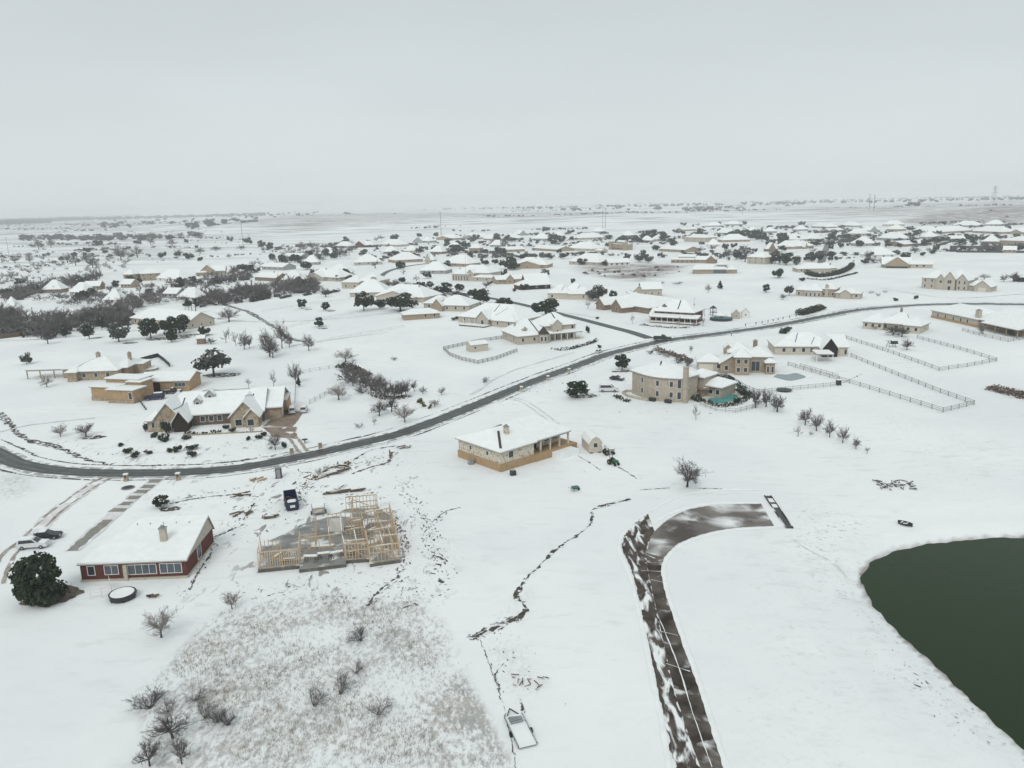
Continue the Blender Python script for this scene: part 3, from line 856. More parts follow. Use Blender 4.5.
h.chimney(.70, .36, 2.5, .95, .8, 'cream')
h.valley(b, (.93, .15), (.915, .80), .3)
for k in range(5):
    c = MB(); c.tube((h.X(.34+.13*k), h.Y(.70), b['f'](h.X(.34+.13*k), h.Y(.70))+.1), (h.X(.34+.13*k), h.Y(.70), b['f'](h.X(.34+.13*k), h.Y(.70))+.75), .07, .07, 6); c.obj('vent_pipe', 'metalgrey', h.root)

# ---- stone house above the slope, middle of the picture
h = House('stone_house', 'pale stone house on a tan skirt with recessed porch on the open slope', (459,457), (501,472), (563,443), 'palestone', under=2.5, steep=1); h.D *= .87
b = h.block(0, 1, 0, .46, 4.3, 'hy', 2.5, hl=4, hr=.01, over=.6)
b2 = h.block(0, .78, .40, 1, 4.3, 'gy', 2.52, hl=0, hr=3, over=.6)
h.boxpart('skirt_wall', -.012, 1.012, -.008, .465, -h.under, 1.55, 'skirt')
h.boxpart('terrace', .72, 1.03, .46, 1.02, -h.under, 1.4, 'skirt')
b3 = h.block(.70, 1.0, .47, .99, .30, 'gy', .55, z0=3.95, rf=.25, mat='trim', over=.35, name='porch_beam')
for t in (.56, .70, .84, .975): h.post(.985, t, 1.4, 3.95, .35, 'palestone')
h.boxpart('porch_shade', .785, .80, .48, .62, 1.5, 3.7, 'dark_or_shade')  # near-black panel paints the shade of the porch recess
h.windows(b2, 'r3x1.6@2.3=.45,.65,.85'); h.windows(b, 'r1x1.3@2.4=.3'); h.windows(b, 'f2x.7h.9@2.6=.3,.7')
h.chimney(.70, .26, 2.0, 1.0, .8, 'palestone')
h.valley(b, (.97, .02), (.60, .21), .55)
c = MB(); c.box(h.X(1.03), h.X(1.03)+2.6, h.Y(.70), h.Y(.98), -.6, .9); c.obj('deck', 'snow', h.root)
h.boxpart('stair_wall', .60, .98, 1.0, 1.12, -h.under, .9, 'skirt')

# ---- gambrel garden shed beside it
h = House('shed', 'small cream gambrel-roofed shed beside the pale stone house', (589,453.5), (602,452.5), (598,442), 'pale', 'shed')
h.D = min(h.D, 6)
b = h.block(0, 1, 0, 1, 2.1, 'none')
c = MB(); W, D = h.W, h.D
prof = [(-.15, 2.0), (W*.2, 3.2), (W*.5, 3.75), (W*.8, 3.2), (W+.15, 2.0)]
for y in (0.02, D-.02): pass
c.add([(x, 0.03, z) for x, z in prof]+[(x, D-.03, z) for x, z in prof], [(0,1,2,3,4)[::-1], (5,6,7,8,9)]+[(i, i+1, i+6, i+5) for i in range(4)]); c.obj('gable', 'pale', h.root)
c = MB(); V = [(x, -.2, z+.03) for x, z in prof]+[(x, D+.2, z+.03) for x, z in prof]; V += [(x, y, z+.24) for x, y, z in V]
c.add(V, [(i+10, i+11, i+16, i+15) for i in range(4)]+[(i+5, i+6, i+1, i) for i in range(4)]+[(i, i+1, i+11, i+10) for i in range(4)]+[(i+15, i+16, i+6, i+5) for i in range(5, 4)]+[(0,10,15,5),(4,9,19,14)]+[(i+5+10, i+6+10, i+6, i+5) for i in range(4)])
c.obj('roof_snow', 'snow', h.root)
h.windows(b, 'f1x.9h1.0@1.2=.5'); h.boxpart('skid', .05, .3, -.02, .06, -.6, .05, 'dark_or_shade'); h.boxpart('skid', .7, .95, -.02, .06, -.6, .05, 'dark_or_shade')

# ---- curved two-storey house by the turquoise pool
h = House('curved_house', 'two-storey cream house with curved faceted front and tall chimney by turquoise pool', (632,393.5), (683,402.5), 24.0, 'greytan', under=2, steep=.9)
W = h.W; arc = []
n = 9
for i in range(n+1):
    t = i/n; arc.append((W*(t*1.0), -3.1*math.sin(math.pi*t)*(.6+.6*t)))
poly = arc+[(W*1.02, 7), (W*.72, 12), (W*.1, 11), (-.5, 5)]
c = MB(); c.prism(poly, -h.under, 6.6); c.obj('wall', 'greytan', h.root)
cx, cy = W*.5, 4.5
apex = (W*.50, 6.5, 9.1); ro = MB(); op = []
for x, y in poly:
    v = Vector((x-cx, y-cy)); v = v*(1+.55/v.length); op.append((cx+v.x, cy+v.y))
nn = len(op)
def cone(mb, z0, t, ops):
    V = [(x, y, z0) for x, y in ops]+[(x, y, z0+t) for x, y in ops]+[(apex[0]-2.5, apex[1]-.5, apex[2]+z0-6.6), (apex[0]-2.5, apex[1]-.5, apex[2]+z0-6.6+t)]
    m = len(ops)
    mb.add(V, [(m+i, m+(i+1) % m, 2*m+1) for i in range(m)]+[((i+1) % m, i, 2*m) for i in range(m)]+[(i, (i+1) % m, m+(i+1) % m, m+i) for i in range(m)])
r1 = MB(); cone(r1, 6.62, .16, op); ro = r1.obj('roof', 'trim', h.root)
r1 = MB(); cone(r1, 6.79, .22, op); r1.obj('roof_snow', 'snow', ro)
for (ax, ay), k in (((W*.60, -1.9), .95), ((W*.30, -1.5), .35), ((W*.88, .2), .5)):
    c = MB(); 
    q = (ax+(apex[0]-2.5-ax)*k, ay+(apex[1]-.5-ay)*k)
    c.beam((ax, ay, 7.08), (q[0], q[1], 7.08+(apex[2]-6.6)*k), .45 if k > .6 else .2, .1); c.obj('valley', 'shingle', ro)
def facet_win(i, z, w, hh):
    a = Vector(arc[i]); e = Vector(arc[i+1]); m = (a+e)/2; dd = (e-a)
    m1, m2 = win_mesh(w, hh); o = link('window', m1, h.root, (m.x, m.y, z), math.atan2(dd.y, dd.x)); link('pane', m2, o)
for i in (2, 5, 7): 
    facet_win(i, 1.2, .9, 1.5); facet_win(i, 4.2, .9, 1.5)
facet_win(8, 3.9, 1.0, 2.4); facet_win(8, .8, 1.0, 2.0)
for i in (3, 6):
    a = Vector(arc[i]); c = MB(); c.box(a.x-.12, a.x+.12, a.y-.16, a.y+.1, -h.under, 6.6); c.obj('pilaster', 'cream', h.root)
c = MB(); c.box(W*1.0+.1, W*1.0+1.3, -.6, .5, -h.under, 10.0); o = c.obj('chimney', 'greytan', h.root)
c = MB(); c.box(W*1.0, W*1.0+1.4, -.7, .6, 10.0, 10.2); c.obj('cap', 'cream', o)
b = h.block(.98, 1.36, .42, .78, 3.1, 'hip', 1.8, wins='f3'); b = h.block(.78, 1.08, .36, .66, 5.6, 'hip', 1.5, wins='f1@3.9')
for x in (.55, .82):
    c = MB(); yy = -2.6*math.sin(math.pi*x)*(.6+.6*x)-1.3; c.box(W*x-.9, W*x+.9, yy-.5, yy+.5, -.6, .75); o = c.obj('planter', 'metalblack', h.root)
c = MB(); pts = [(-.6, 1.8), (-2.4, .5), (-2.0, -2), (1.5, -4.2), (6, -4.6), (W*.5, -4.6)]
for a, e in zip(pts, pts[1:]): c.beam((*a, .1), (*e, .1), .35, .9)
c.obj('garden_wall', 'cream', h.root)

# ---- tan house with garage behind the grey pool
h = House('tan_house', 'two-storey tan brick house with stepped gables and wide garage beside the grey pool', (698,372), (772,373.5), 17.0, 'tan', steep=.85)
b = h.block(0, .33, .10, .60, 3.0, 'hip', 2.2, wins='fg1x4.6=.34 f1=.86', mat='cream')
b = h.block(.30, .62, -.06, .70, 3.1, 'gy', 2.8, wins='f1=.25')
b4 = h.block(.42, .72, .20, .95, 5.9, 'hip', 2.5, wins='f2@3.9=.3,.8 f2=.4,.8')
b = h.block(.48, .68, -.22, .35, 5.7, 'hip', 1.8, wins='f2 f2@3.7 l1@3.6')
b = h.block(.66, 1.0, .05, .9, 5.0, 'hip', 2.3, wins='f1x2.6h3.2@0.4=.35 f2x.7h1.1@3.3=.7,.9 r2')
b = h.block(.90, 1.03, -.10, .25, 3.6, 'hip', 1.2, wins='f2x.7h2@0.5')
h.chimney(.80, .5, 2.2, 1.3, 1.1, 'brownbrick'); h.dormer(.42, .38, 2.6, 4.5, 2.0)

# ---- long tan house with a dark open gable
h = House('ranch_house', 'long cream ranch house with a dark open-sided gable and flat patio cover', (776,356), (846,356), 19, 'pale')
b = h.block(.0, .86, .12, .85, 3.0, 'hip', 2.7, wins='f5=.15,.32,.48,.62,.75')
b = h.block(.80, 1.02, -.02, .85, 3.2, 'gx', 2.2, wins='r2 f1x.8h1.8@0.6=.85')
g = h.block(.64, .86, -.10, .5, 3.0, 'gy', 3.5, mat='dark_or_shade', name='porch_shade_wall')  # solid block, coloured near-black for the shade inside the open gable
h.block(.46, .70, -.62, -.25, .18, 'flat', z0=2.5, mat='trim', over=.1, name='patio_cover')
for x in (.47, .69): h.post(x, -.60, -.8, 2.5); h.post(x, -.27, -.8, 2.5)
h.valley(b, (.30, .2), (.38, .5), .25); h.valley(b, (.52, .14), (.6, .35), .2)

# ---- porched cream house in the fenced lot
h = House('cream_house', 'cream house with a wide hipped roof and railed front deck behind the fenced lot', (455,323), (515,328), 22, 'cream')
m = h.block(0, 1, .12, 1, 2.9, 'hip', 4.2, wins='f3=.1,.66,.9 l2')
b = h.block(.64, 1.0, -.02, .5, 2.8, 'hip', 2.0, wins='f2x.9h1.3')
g = h.block(.36, .56, .02, .55, 2.9, 'gy', 2.6, wins='f1x1.4h2.1@0.1')
h.boxpart('deck', .20, .62, -.26, .02, -1.0, .35, 'oldwood'); h.boxpart('deck_snow', .205, .615, -.25, .015, .353, .45, 'snow')
for x in (.20, .30, .41, .51, .62): h.post(x, -.255, .3, 1.3, .14)
c = MB(); c.beam((h.X(.2), h.Y(-.255), 1.25), (h.X(.62), h.Y(-.255), 1.25), .08, .1); c.obj('railing', 'white', h.root)
for x in (.14, .24, .33): h.post(x, .02, .0, 2.7, .2)
h.chimney(.58, .62, 1.2, .7, .7); h.valley(m, (.53, .3), (.52, .62), .35); h.valley(m, (.60, .2), (.70, .45), .2)

# ---- turreted cream house
h = House('turreted_house', 'cream two-storey house with corner turret, dormers and wraparound porch near the road', (518,345), (580,339), 18, 'cream')
m = h.block(0, .52, .0, .95, 3.4, 'hip', 4.0, wins='f3x1.0=.15,.5,.8 l2')
b = h.block(.48, 1.0, .22, .95, 5.9, 'hip', 3.2, wins='f1@3.9=.9 f4h1.8@0.3 r2@3.8')
h.block(.46, 1.05, .02, .24, .2, 'gx', .55, z0=2.7, rf=.9, mat='trim', over=.25, name='porch_beam')
for x in (.50, .60, .70, .80, .91, 1.03): h.post(x, .03, -.6, 2.7, .24)
h.boxpart('porch_floor', .46, 1.06, .01, .22, -.9, .15, 'pale')
c = MB(); tx, ty = h.X(.40), h.Y(-.02); oc = [(tx+2.1*math.cos(math.pi*(i+.5)/4), ty+2.1*math.sin(math.pi*(i+.5)/4)) for i in range(8)]
c.prism(oc, -1, 3.6); tw = c.obj('turret', 'cream', h.root)
c = MB(); o8 = [(tx+2.5*math.cos(math.pi*(i+.5)/4), ty+2.5*math.sin(math.pi*(i+.5)/4), 3.61) for i in range(8)]
c.add(o8+[(tx, ty, 6.6)], [(i, (i+1) % 8, 8) for i in range(8)]+[tuple(range(8))[::-1]]); c.obj('turret_roof', 'shingle', tw)
for i in (4, 5, 6):
    a = math.pi*(i+1)/4-math.pi/4+math.pi/4*0; an = math.pi*(i)/4+math.pi/4*0
for an in (-90, -135, -45):
    m1, m2 = win_mesh(.9, 1.8); a = R(an); o = link('window', m1, tw, (tx+1.94*math.cos(a), ty+1.94*math.sin(a), .8), a+math.pi/2); link('pane', m2, o)
h.dormer(.14, .10, 2.2, 4, 1.4); h.dormer(.66, .10, 4.4, 6, 3.6)
h.valley(m, (.34, .02), (.29, .48), .5); h.valley(b, (.71, .3), (.70, .6), .5); h.chimney(.10, .55, 1.3, .8, .7)
h.chimney(.7, .75, 1.2, .7, .6, 'brownbrick')

# ---- brick house and red porch house north of the side road
h = House('long_brick_house', 'long low brown brick house with three gables facing the side road', (601,308.5), (641,315), (656,303.5), 'brownbrick')
b = h.block(0, 1, .15, 1, 2.8, 'gx', 3.0, hr=3.5, hl=3, wins='r3x.9')
h.block(.0, .22, -.1, .6, 2.8, 'gy', 2.3, wins='f1'); h.block(.40, .66, -.10, .6, 2.7, 'gy', 2.9, wins='f1x1.4')
h.windows(b, 'f3=.3,.75,.92')
h = House('porch_house', 'red house with snowy wraparound porch on white posts beside the junction', (649,322.5), (697,326), 17, 'brick')
b = h.block(.04, .86, .25, 1, 5.2, 'hip', 3.4, wins='f5x.9@3.6 f4h1.6@0.5')
h.block(0, 1, .0, .30, .2, 'gx', .9, z0=2.6, rf=.93, mat='trim', over=.3, name='porch_beam')
for i in range(9): h.post(.02+i*.12, .03, -.8, 2.65, .22)
h.boxpart('porch_floor', 0, 1, .01, .27, -1.2, .2, 'oldwood')
c = MB(); c.beam((h.X(.02), h.Y(.025), 1.1), (h.X(.98), h.Y(.025), 1.1), .08, .12); c.beam((h.X(.02), h.Y(.025), .65), (h.X(.98), h.Y(.025), .65), .04, .5); c.obj('railing', 'white', h.root)
h.dormer(.22, .35, 2.2, 3.5, 1.2); h.valley(b, (.52, .3), (.5, .6), .5); h.chimney(.78, .6, 1.6, .6, .6, 'white')
h.block(-.08, .08, .3, .9, 2.9, 'gx', 1.8)

# ---- pale gabled barn
h = House('barn', 'plain pale gabled barn with small side windows behind the brown brick house', (642,297.5), (662,297), 12, 'cream', 'barn')
h.block(0, 1, 0, 1, 4.6, 'gx', 2.4, wins='f3x.7h1.5@1.3', hl=0)
h.block(-.42, .12, .05, .8, 3.6, 'gy', 2.2, wins='f1'); h.block(-.7, -.3, -.15, .5, .2, 'gx', .4, z0=2.3, mat='trim', name='porch_beam')
h.post(-.68, -.13, -.5, 2.3); h.post(-.34, -.13, -.5, 2.3)

# ---- pale houses north of the turreted house
h = House('pale_house', 'pale house with bare roof ridges beside a big oak behind the turreted house', (547,299.5), (593,299.5), 18, 'pale')
h.block(.48, 1, 0, .7, 3.2, 'hip', 2.4, wins='f2x.7h1.5=.6,.85'); b = h.block(0, .5, .1, 1, 3.4, 'hip', 3.2, wins='f1=.2'); h.block(.3, .8, .35, 1, 3.6, 'hip', 3.4)
h.valley(b, (.30, .2), (.35, .6), .3); h.valley(b, (.62, .4), (.66, .6), .3)
h = House('red_gabled_house', 'snow-roofed house showing one dark red gable wall', (523,290), (552,288.5), 15, 'brick')
h.block(.2, 1, .3, 1, 3.2, 'gx', 4.6); h.block(0, .95, 0, .4, 2.7, 'gx', 1.2, mat='dark_or_shade', wins='f3', name='porch_shade_wall'); h.block(-.1, .4, .1, .8, 2.8, 'hip', 2.0)  # porch shade painted as a near-black wall
h.chimney(.93, .65, 1.4, .8, .7, 'brownbrick')
h = House('gabled_low_house', 'low tan house with a pointed front gable near the curving side street', (497,284.5), (526,283), 13, 'tan')
h.block(0, 1, .1, 1, 2.9, 'gx', 1.8, wins='f4'); h.block(.30, .58, -.05, .6, 3.0, 'gy', 2.6, wins='f1')
h = House('plaza_house', 'large two-storey cream house with tall columns and stepped roofs by the curving side street', (453,280.5), (493,281.5), 20, 'cream')
h.block(0, .86, .1, 1, 6.0, 'hip', 3.6, wins='f5@3.8'); h.block(0, .42, -.06, .3, 5.0, 'hip', 1.4, wins='f6x.9h3.2@0.5')
h.block(.38, .54, -.04, .4, 5.8, 'gy', 2.0, wins='f1@3.5'); h.block(.54, 1.0, -.10, .4, 3.0, 'hip', 1.3, wins='f2'); h.chimney(.08, .3, 1.0)
h = House('chimney_house', 'two-storey cream house with a broad corner chimney and dark roof valley', (341.5,288.5), (376,289), 20, 'cream')
b = h.block(0, .5, .02, 1, 4.2, 'hip', 3.0, wins='f2'); b = h.block(.42, 1, .18, 1, 5.0, 'hip', 3.2, wins='f2@3'); h.chimney(.88, .16, 2.6, 3.6, 1.6, 'cream', 0)
h.valley(b, (.42, .2), (.52, .6), .4)
h = House('villa', 'cream villa of three joined hip roofs among oaks by the side road', (419,310.5), (468,312), 21, 'cream')
h.block(0, .45, .3, 1, 3.2, 'hip', 2.6, wins='f2'); b = h.block(.3, 1, .05, .85, 3.1, 'hip', 3.2, wins='f4 r2'); h.block(.28, .5, -.05, .4, 3.0, 'gy', 2.6, mat='tan')
h.valley(b, (.44, .05), (.46, .5), .5); h.valley(b, (.30, .1), (.36, .5), .3)
h = House('outbuilding', 'low tan outbuilding with a hipped snowy roof beside the villa', (404,320.5), (440,318), 9, 'tan', 'outbuilding')
h.block(0, 1, 0, 1, 2.6, 'hip', 1.4, wins='f2=.6,.85')

# ---- cream shed inside the fenced lot
h = House('lot_shed', 'little cream shed standing alone inside the grey fenced lot', (471,352.5), (488.5,350.5), 4.5, 'pale', 'shed')
h.block(0, 1, 0, 1, 2.4, 'gx', .8, hl=0, hr=0, over=.15, wins='f1x.8h.8@1.1=.25')

# ---- cream mansion on the right
h = House('mansion', 'large two-storey cream stone mansion with three front gables on open snow', (920.5,288.5), (966,291), 20, 'cream')
h.block(0, .46, .05, 1, 6.4, 'hip', 3.0, wins='f3x.9@4.2 f3x.9 l3@4.2 l3'); h.block(.42, 1.0, .15, 1, 6.6, 'hip', 3.2, wins='f2@4.2=.3,.8')
h.block(.34, .54, -.02, .5, 6.0, 'gy', 2.4, wins='f1x1.4@4'); h.block(.52, .76, -.05, .5, 6.8, 'gy', 3.0, wins='f1x2.2h2@3.9 f1x1.6h2.2@0.1'); h.block(.78, 1.02, -.02, .5, 6.2, 'gy', 2.6, wins='f2x.9h1.8@3.9 f2x.9h1.8@.6')
h.block(1.0, 1.25, .15, .7, 3.0, 'hip', 1.8); h.block(1.16, 1.5, -.02, .6, 3.0, 'gy', 2.6, wins='fg1x4=.5')
h = House('dark_shed', 'dark low building at the right edge beyond the mansion', (1019,282), (1034,282), 8, 'dark_or_shade', 'shed')
h.block(0, 1, 0, 1, 3.0, 'gx', 1.4)

# ---- right-hand houses inside paddock fences
h = House('bow_house', 'long tan house with pale chimney, bow end and pergola at the right edge', (931,318), (973.5,327.5), 21, 'tan')
b = h.block(-.05, 1.02, .05, .8, 3.3, 'hip', 2.6, wins='f5=.15,.32,.5,.66,.8', mat='cream')
h.boxpart('skirt', -.055, 1.026, .045, .80, -h.under, 1.0, 'skirt')
h.block(.9, 1.9, .10, .95, 3.3, 'hip', 3.8, wins='f3x1.6=.25,.5,.75', mat='brownbrick')
h.block(1.25, 1.95, -.08, .2, .2, 'gx', .5, z0=2.7, mat='trim', name='porch_beam')
for x in (1.27, 1.5, 1.72, 1.93): h.post(x, -.06, -.5, 2.7, .3, 'stone')
h.chimney(.98, .10, 3.2, 2.2, 1.4, 'cream', 0)
h = House('paddock_house', 'cream house with low hip roof inside the upper paddock fence', (861,329), (919.5,334), 15, 'pale')
b = h.block(0, .36, .1, .9, 3.0, 'hip', 2.2, wins='f3'); b = h.block(.28, .85, .2, 1, 3.0, 'hip', 3.0, wins='f3x1.6h1.6@.6', mat='tan'); h.block(.74, 1, 0, .8, 3.1, 'hip', 2.0, wins='f2 r1')
h.chimney(.55, .6, 1.6, .8, .7, 'brownbrick'); h.valley(b, (.4, .4), (.5, .6), .25); h.valley(b, (.72, .4), (.66, .6), .25)

# ---- ranch house with dark shrubs between the road and the hedge house
h = House('bay_house', 'cream ranch house with bow-windowed bay and stone centre beyond the road', (795,296), (838,298), 17, 'cream')
h.block(0, .3, .1, .9, 3.4, 'hip', 1.8, wins='f2x.9h1.8@.5'); h.block(.22, .62, -.05, .9, 3.6, 'hip', 2.2, wins='f4x.9h1.9@.4'); h.block(.6, .92, .1, 1, 4.4, 'hip', 2.0, mat='tan', wins='f3')
h.block(.95, 1.5, -.12, .5, 2.9, 'hip', 1.4, wins='f3=.25,.55,.85'); h.chimney(.72, .12, 2.0, 1.8, 1.0, 'cream', 0); h.block(1.05, 1.3, -.2, .3, 2.9, 'gy', 1.4)

# ---- glass-fronted ranch house
h = House('glass_house', 'long low stone house with dark glass front, alone on open snow', (692.5,274), (737,273.5), 17, 'stone')
h.block(0, .47, .0, 1, 3.2, 'gx', 2.2, hl=2.0); h.block(.44, .80, .03, 1, 3.2, 'hip', 2.6, mat='dark_or_shade', name='glass_wall', wins='f5x1.8h2.3@.2'); h.block(.76, 1, -.03, .8, 3.1, 'hip', 1.8)
h.block(.55, .78, .3, .75, 2.2, 'hip', 1.2, z0=4.2, mat='grey', wins='f3x.9h.9@.6')
h = House('low_tan_house', 'low tan house with a small raised roof behind the glass-fronted house', (671,263), (713,263.5), 15, 'tan')
h.block(0, .55, 0, 1, 3.0, 'gx', 1.4, wins='f5x1.4h1.6@.6'); h.block(.16, .55, .3, 1, 5.2, 'gx', 1.3); h.block(.5, 1, .15, .9, 2.9, 'gx', 2.0, wins='f2'); h.block(.85, 1.05, .0, .8, 3.4, 'gy', 2.4, mat='brownbrick')

# ---- unfinished tall house
h = House('unfinished_house', 'unfinished three-storey tan house with open balconies and bare window gaps', (609,249.5), (625,250.5), 12, 'tan')
h.block(0, 1, .15, 1, 6.6, 'flat', over=.1, wins='f3x2h2@4.2 f3x2h2.2@.5'); h.block(-.02, .16, -.02, .3, 9.4, 'flat', over=.1); h.block(.85, 1.03, -.02, .3, 9.0, 'flat', over=.1); h.block(.3, .75, .4, .9, 2.4, 'gx', 1.2, z0=6.9, mat='grey')
h.boxpart('balcony', .16, .85, -.03, .16, 3.1, 3.4, 'lumber')

# ---- hedge house, snowy dormer house
h = House('hedge_house', 'white-roofed house almost hidden by a dark curved hedge', (797.5,272.5), (838,272.5), 17, 'cream')
h.block(0, .8, 0, 1, 2.9, 'hip', 2.6, wins='f2=.12,.3'); h.block(.5, 1.0, .2, 1, 2.9, 'hip', 2.6); h.chimney(.86, .4, 1.4)
h = House('dormer_house', 'tan house with broad front gable and long low garage wing on open snow', (884.5,268), (909,268.3), 16, 'tan')
h.block(0, 1, 0, .6, 2.6, 'gy', 4.4); h.block(-.1, 1.1, .2, 1, 2.7, 'gx', 3.6); h.block(1.05, 1.95, .1, .7, 2.8, 'gx', 1.7, mat='cream', wins='f2x1.6=.3,.6')
h.boxpart('dark_base', .05, .95, -.03, .02, -.5, 1.2, 'hedge')

# ---- left: flat-winged house, its boxy tan annexe and garage
h = House('wing_house', 'broad snow-roofed stone house with long flat carport wing and two chimneys', (69,381.5), (116,380), 18, 'stone', steep=.9)
b = h.block(.0, 1.02, .05, 1, 3.0, 'hip', 3.6, wins='f3=.3,.55,.8'); h.block(.0, .20, -.05, .5, 3.0, 'hip', 1.5); h.block(.86, 1.14, .25, 1, 3.1, 'hip', 2.2, mat='brownbrick'); h.block(1.12, 1.32, .6, 1.0, 2.9, 'flat', mat='stone', over=.4)
h.block(-.30, .02, .30, .62, 2.8, 'flat', mat='stone', over=.3); h.block(-1.1, -.28, .32, .60, .25, 'flat', z0=2.6, mat='trim', over=.2, name='carport_beam')
for x in (-1.08, -.8, -.5): h.post(x, .34, -.6, 2.6, .3, 'stone')
h.chimney(.42, .5, 1.8, 1.2, .9, 'stone'); h.chimney(1.05, .6, 2.6, 1.0, 1.0, 'stone'); h.valley(b, (.12, .12), (.34, .48), .2)
h = House('boxy_house', 'boxy tan stucco house of three stacked flat-roofed blocks beside its garage wing', (92.5,400.5), (139,402), 11, 'skirt')
h.block(.0, .53, .0, .5, 4.0, 'flat', over=.45, wins='l1', mat='skirt'); h.block(.46, 1.0, -.18, .30, 3.8, 'flat', over=.5, mat='skirt'); h.block(.08, .80, .45, 1.0, 5.4, 'flat', over=.45); h.block(.62, .92, .3, .8, 5.0, 'flat', over=.4)
h.boxpart('plinth', -.006, .535, -.015, .4, -1, 1.0, 'stone'); h.boxpart('plinth', .455, 1.006, -.20, .2, -1, .9, 'stone'); h.windows(h.blocks[1], 'f1x1.1h2.0@1.2=.88')
h = House('garage_building', 'tan garage building with two dark open bays joined behind the boxy house', (139,393), (189,391.5), 11, 'skirt', 'garage', steep=.8)
h.block(0, 1, .05, 1, 3.2, 'gx', 1.9, rf=.6, wins='fp1x3.4h1.2@1.4=.82'); h.boxpart('bay_shade', .01, .16, .01, .06, -.5, 2.6, 'dark_or_shade'); h.boxpart('bay_shade', .20, .42, .01, .06, -.5, 2.9, 'dark_or_shade'); h.post(.18, .03, -.5, 3, .5, 'skirt')  # closed near-black panels paint the unlit inside of the bays

# ---- left: twin-gabled stone house with forecourt
h = House('twin_gabled_house', 'large tan stone house with twin front gables, dormers and dark recessed entry', (147,433.5), (262,425.5), 19, 'stone', steep=.95)
m = h.block(.06, 1.0, .22, 1, 3.0, 'gx', 4.4, hl=5, wins='f3=.42,.5,.58', mat='shadedstone')
b1 = h.block(.07, .30, .02, .7, 3.4, 'gy', 4.0, wins='f2x1.2h2@.6=.38,.72'); h.block(0, .10, .05, .5, 2.8, 'hip', 1.4, wins='f1x.7')
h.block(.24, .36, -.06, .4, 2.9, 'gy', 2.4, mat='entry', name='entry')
b2 = h.block(.73, .99, -.04, .8, 3.0, 'gy', 3.8, wins='f2x1.6h1.7@.5=.27,.72'); h.block(.86, .985, -.07, .3, 2.9, 'gy', 1.9, wins='f1x1.6h1.7@.5=.4')
h.block(.90, 1.16, .3, 1.15, 3.2, 'gx', 3.6); h.block(1.12, 1.19, .6, 1.1, 3.4, 'flat', mat='skirt', over=.2)
for t in (.15, .45): h.windows(h.blocks[-2], 'rg1x2.6=%s' % t)
h.dormer(.40, .36, 2.2, 3.2, 1.5, 'grey'); h.dormer(.50, .47, 3.0, 3.5, 1.3, 'grey')
h.valley(m, (.245, .0), (.275, .5), .3); h.valley(m, (.85, .25), (.90, .5), .3); h.valley(m, (.42, .60), (.86, .60), .22)

# ---- left: long cream house under the dark oaks
h = House('long_house', 'long cream house with wide white roof behind two dark oaks', (134,324), (188.5,329.5), (214,325), 'cream')
h.block(0, 1, 0, 1, 3.2, 'gx', 3.0, hl=4, wins='r3x.7h1.2 f2'); h.block(-.04, .32, -.02, .6, 3.0, 'hip', 2.0, wins='f2'); h.block(.18, .42, .5, .9, 2.0, 'flat', z0=3.6, mat='pale')
h = House('garden_shed', 'tiny rust-brown shed below the long cream house', (197,344.5), (205.5,344), 3, 'brownbrick', 'shed')
h.block(0, 1, 0, 1, 2.2, 'gx', .8, over=.2)
h = House('gabled_tan_house', 'tan house with one pointed gable at the edge of the woods', (200,275.5), (224,274.5), 14, 'tan')
h.block(.0, .65, .0, 1, 3.2, 'gy', 4.2, wins='f2'); h.block(.45, 1.05, .15, 1, 3.2, 'gx', 3.2, mat='tan', wins='f2'); h.block(-.15, .3, -.1, .5, 2.6, 'hip', 2)

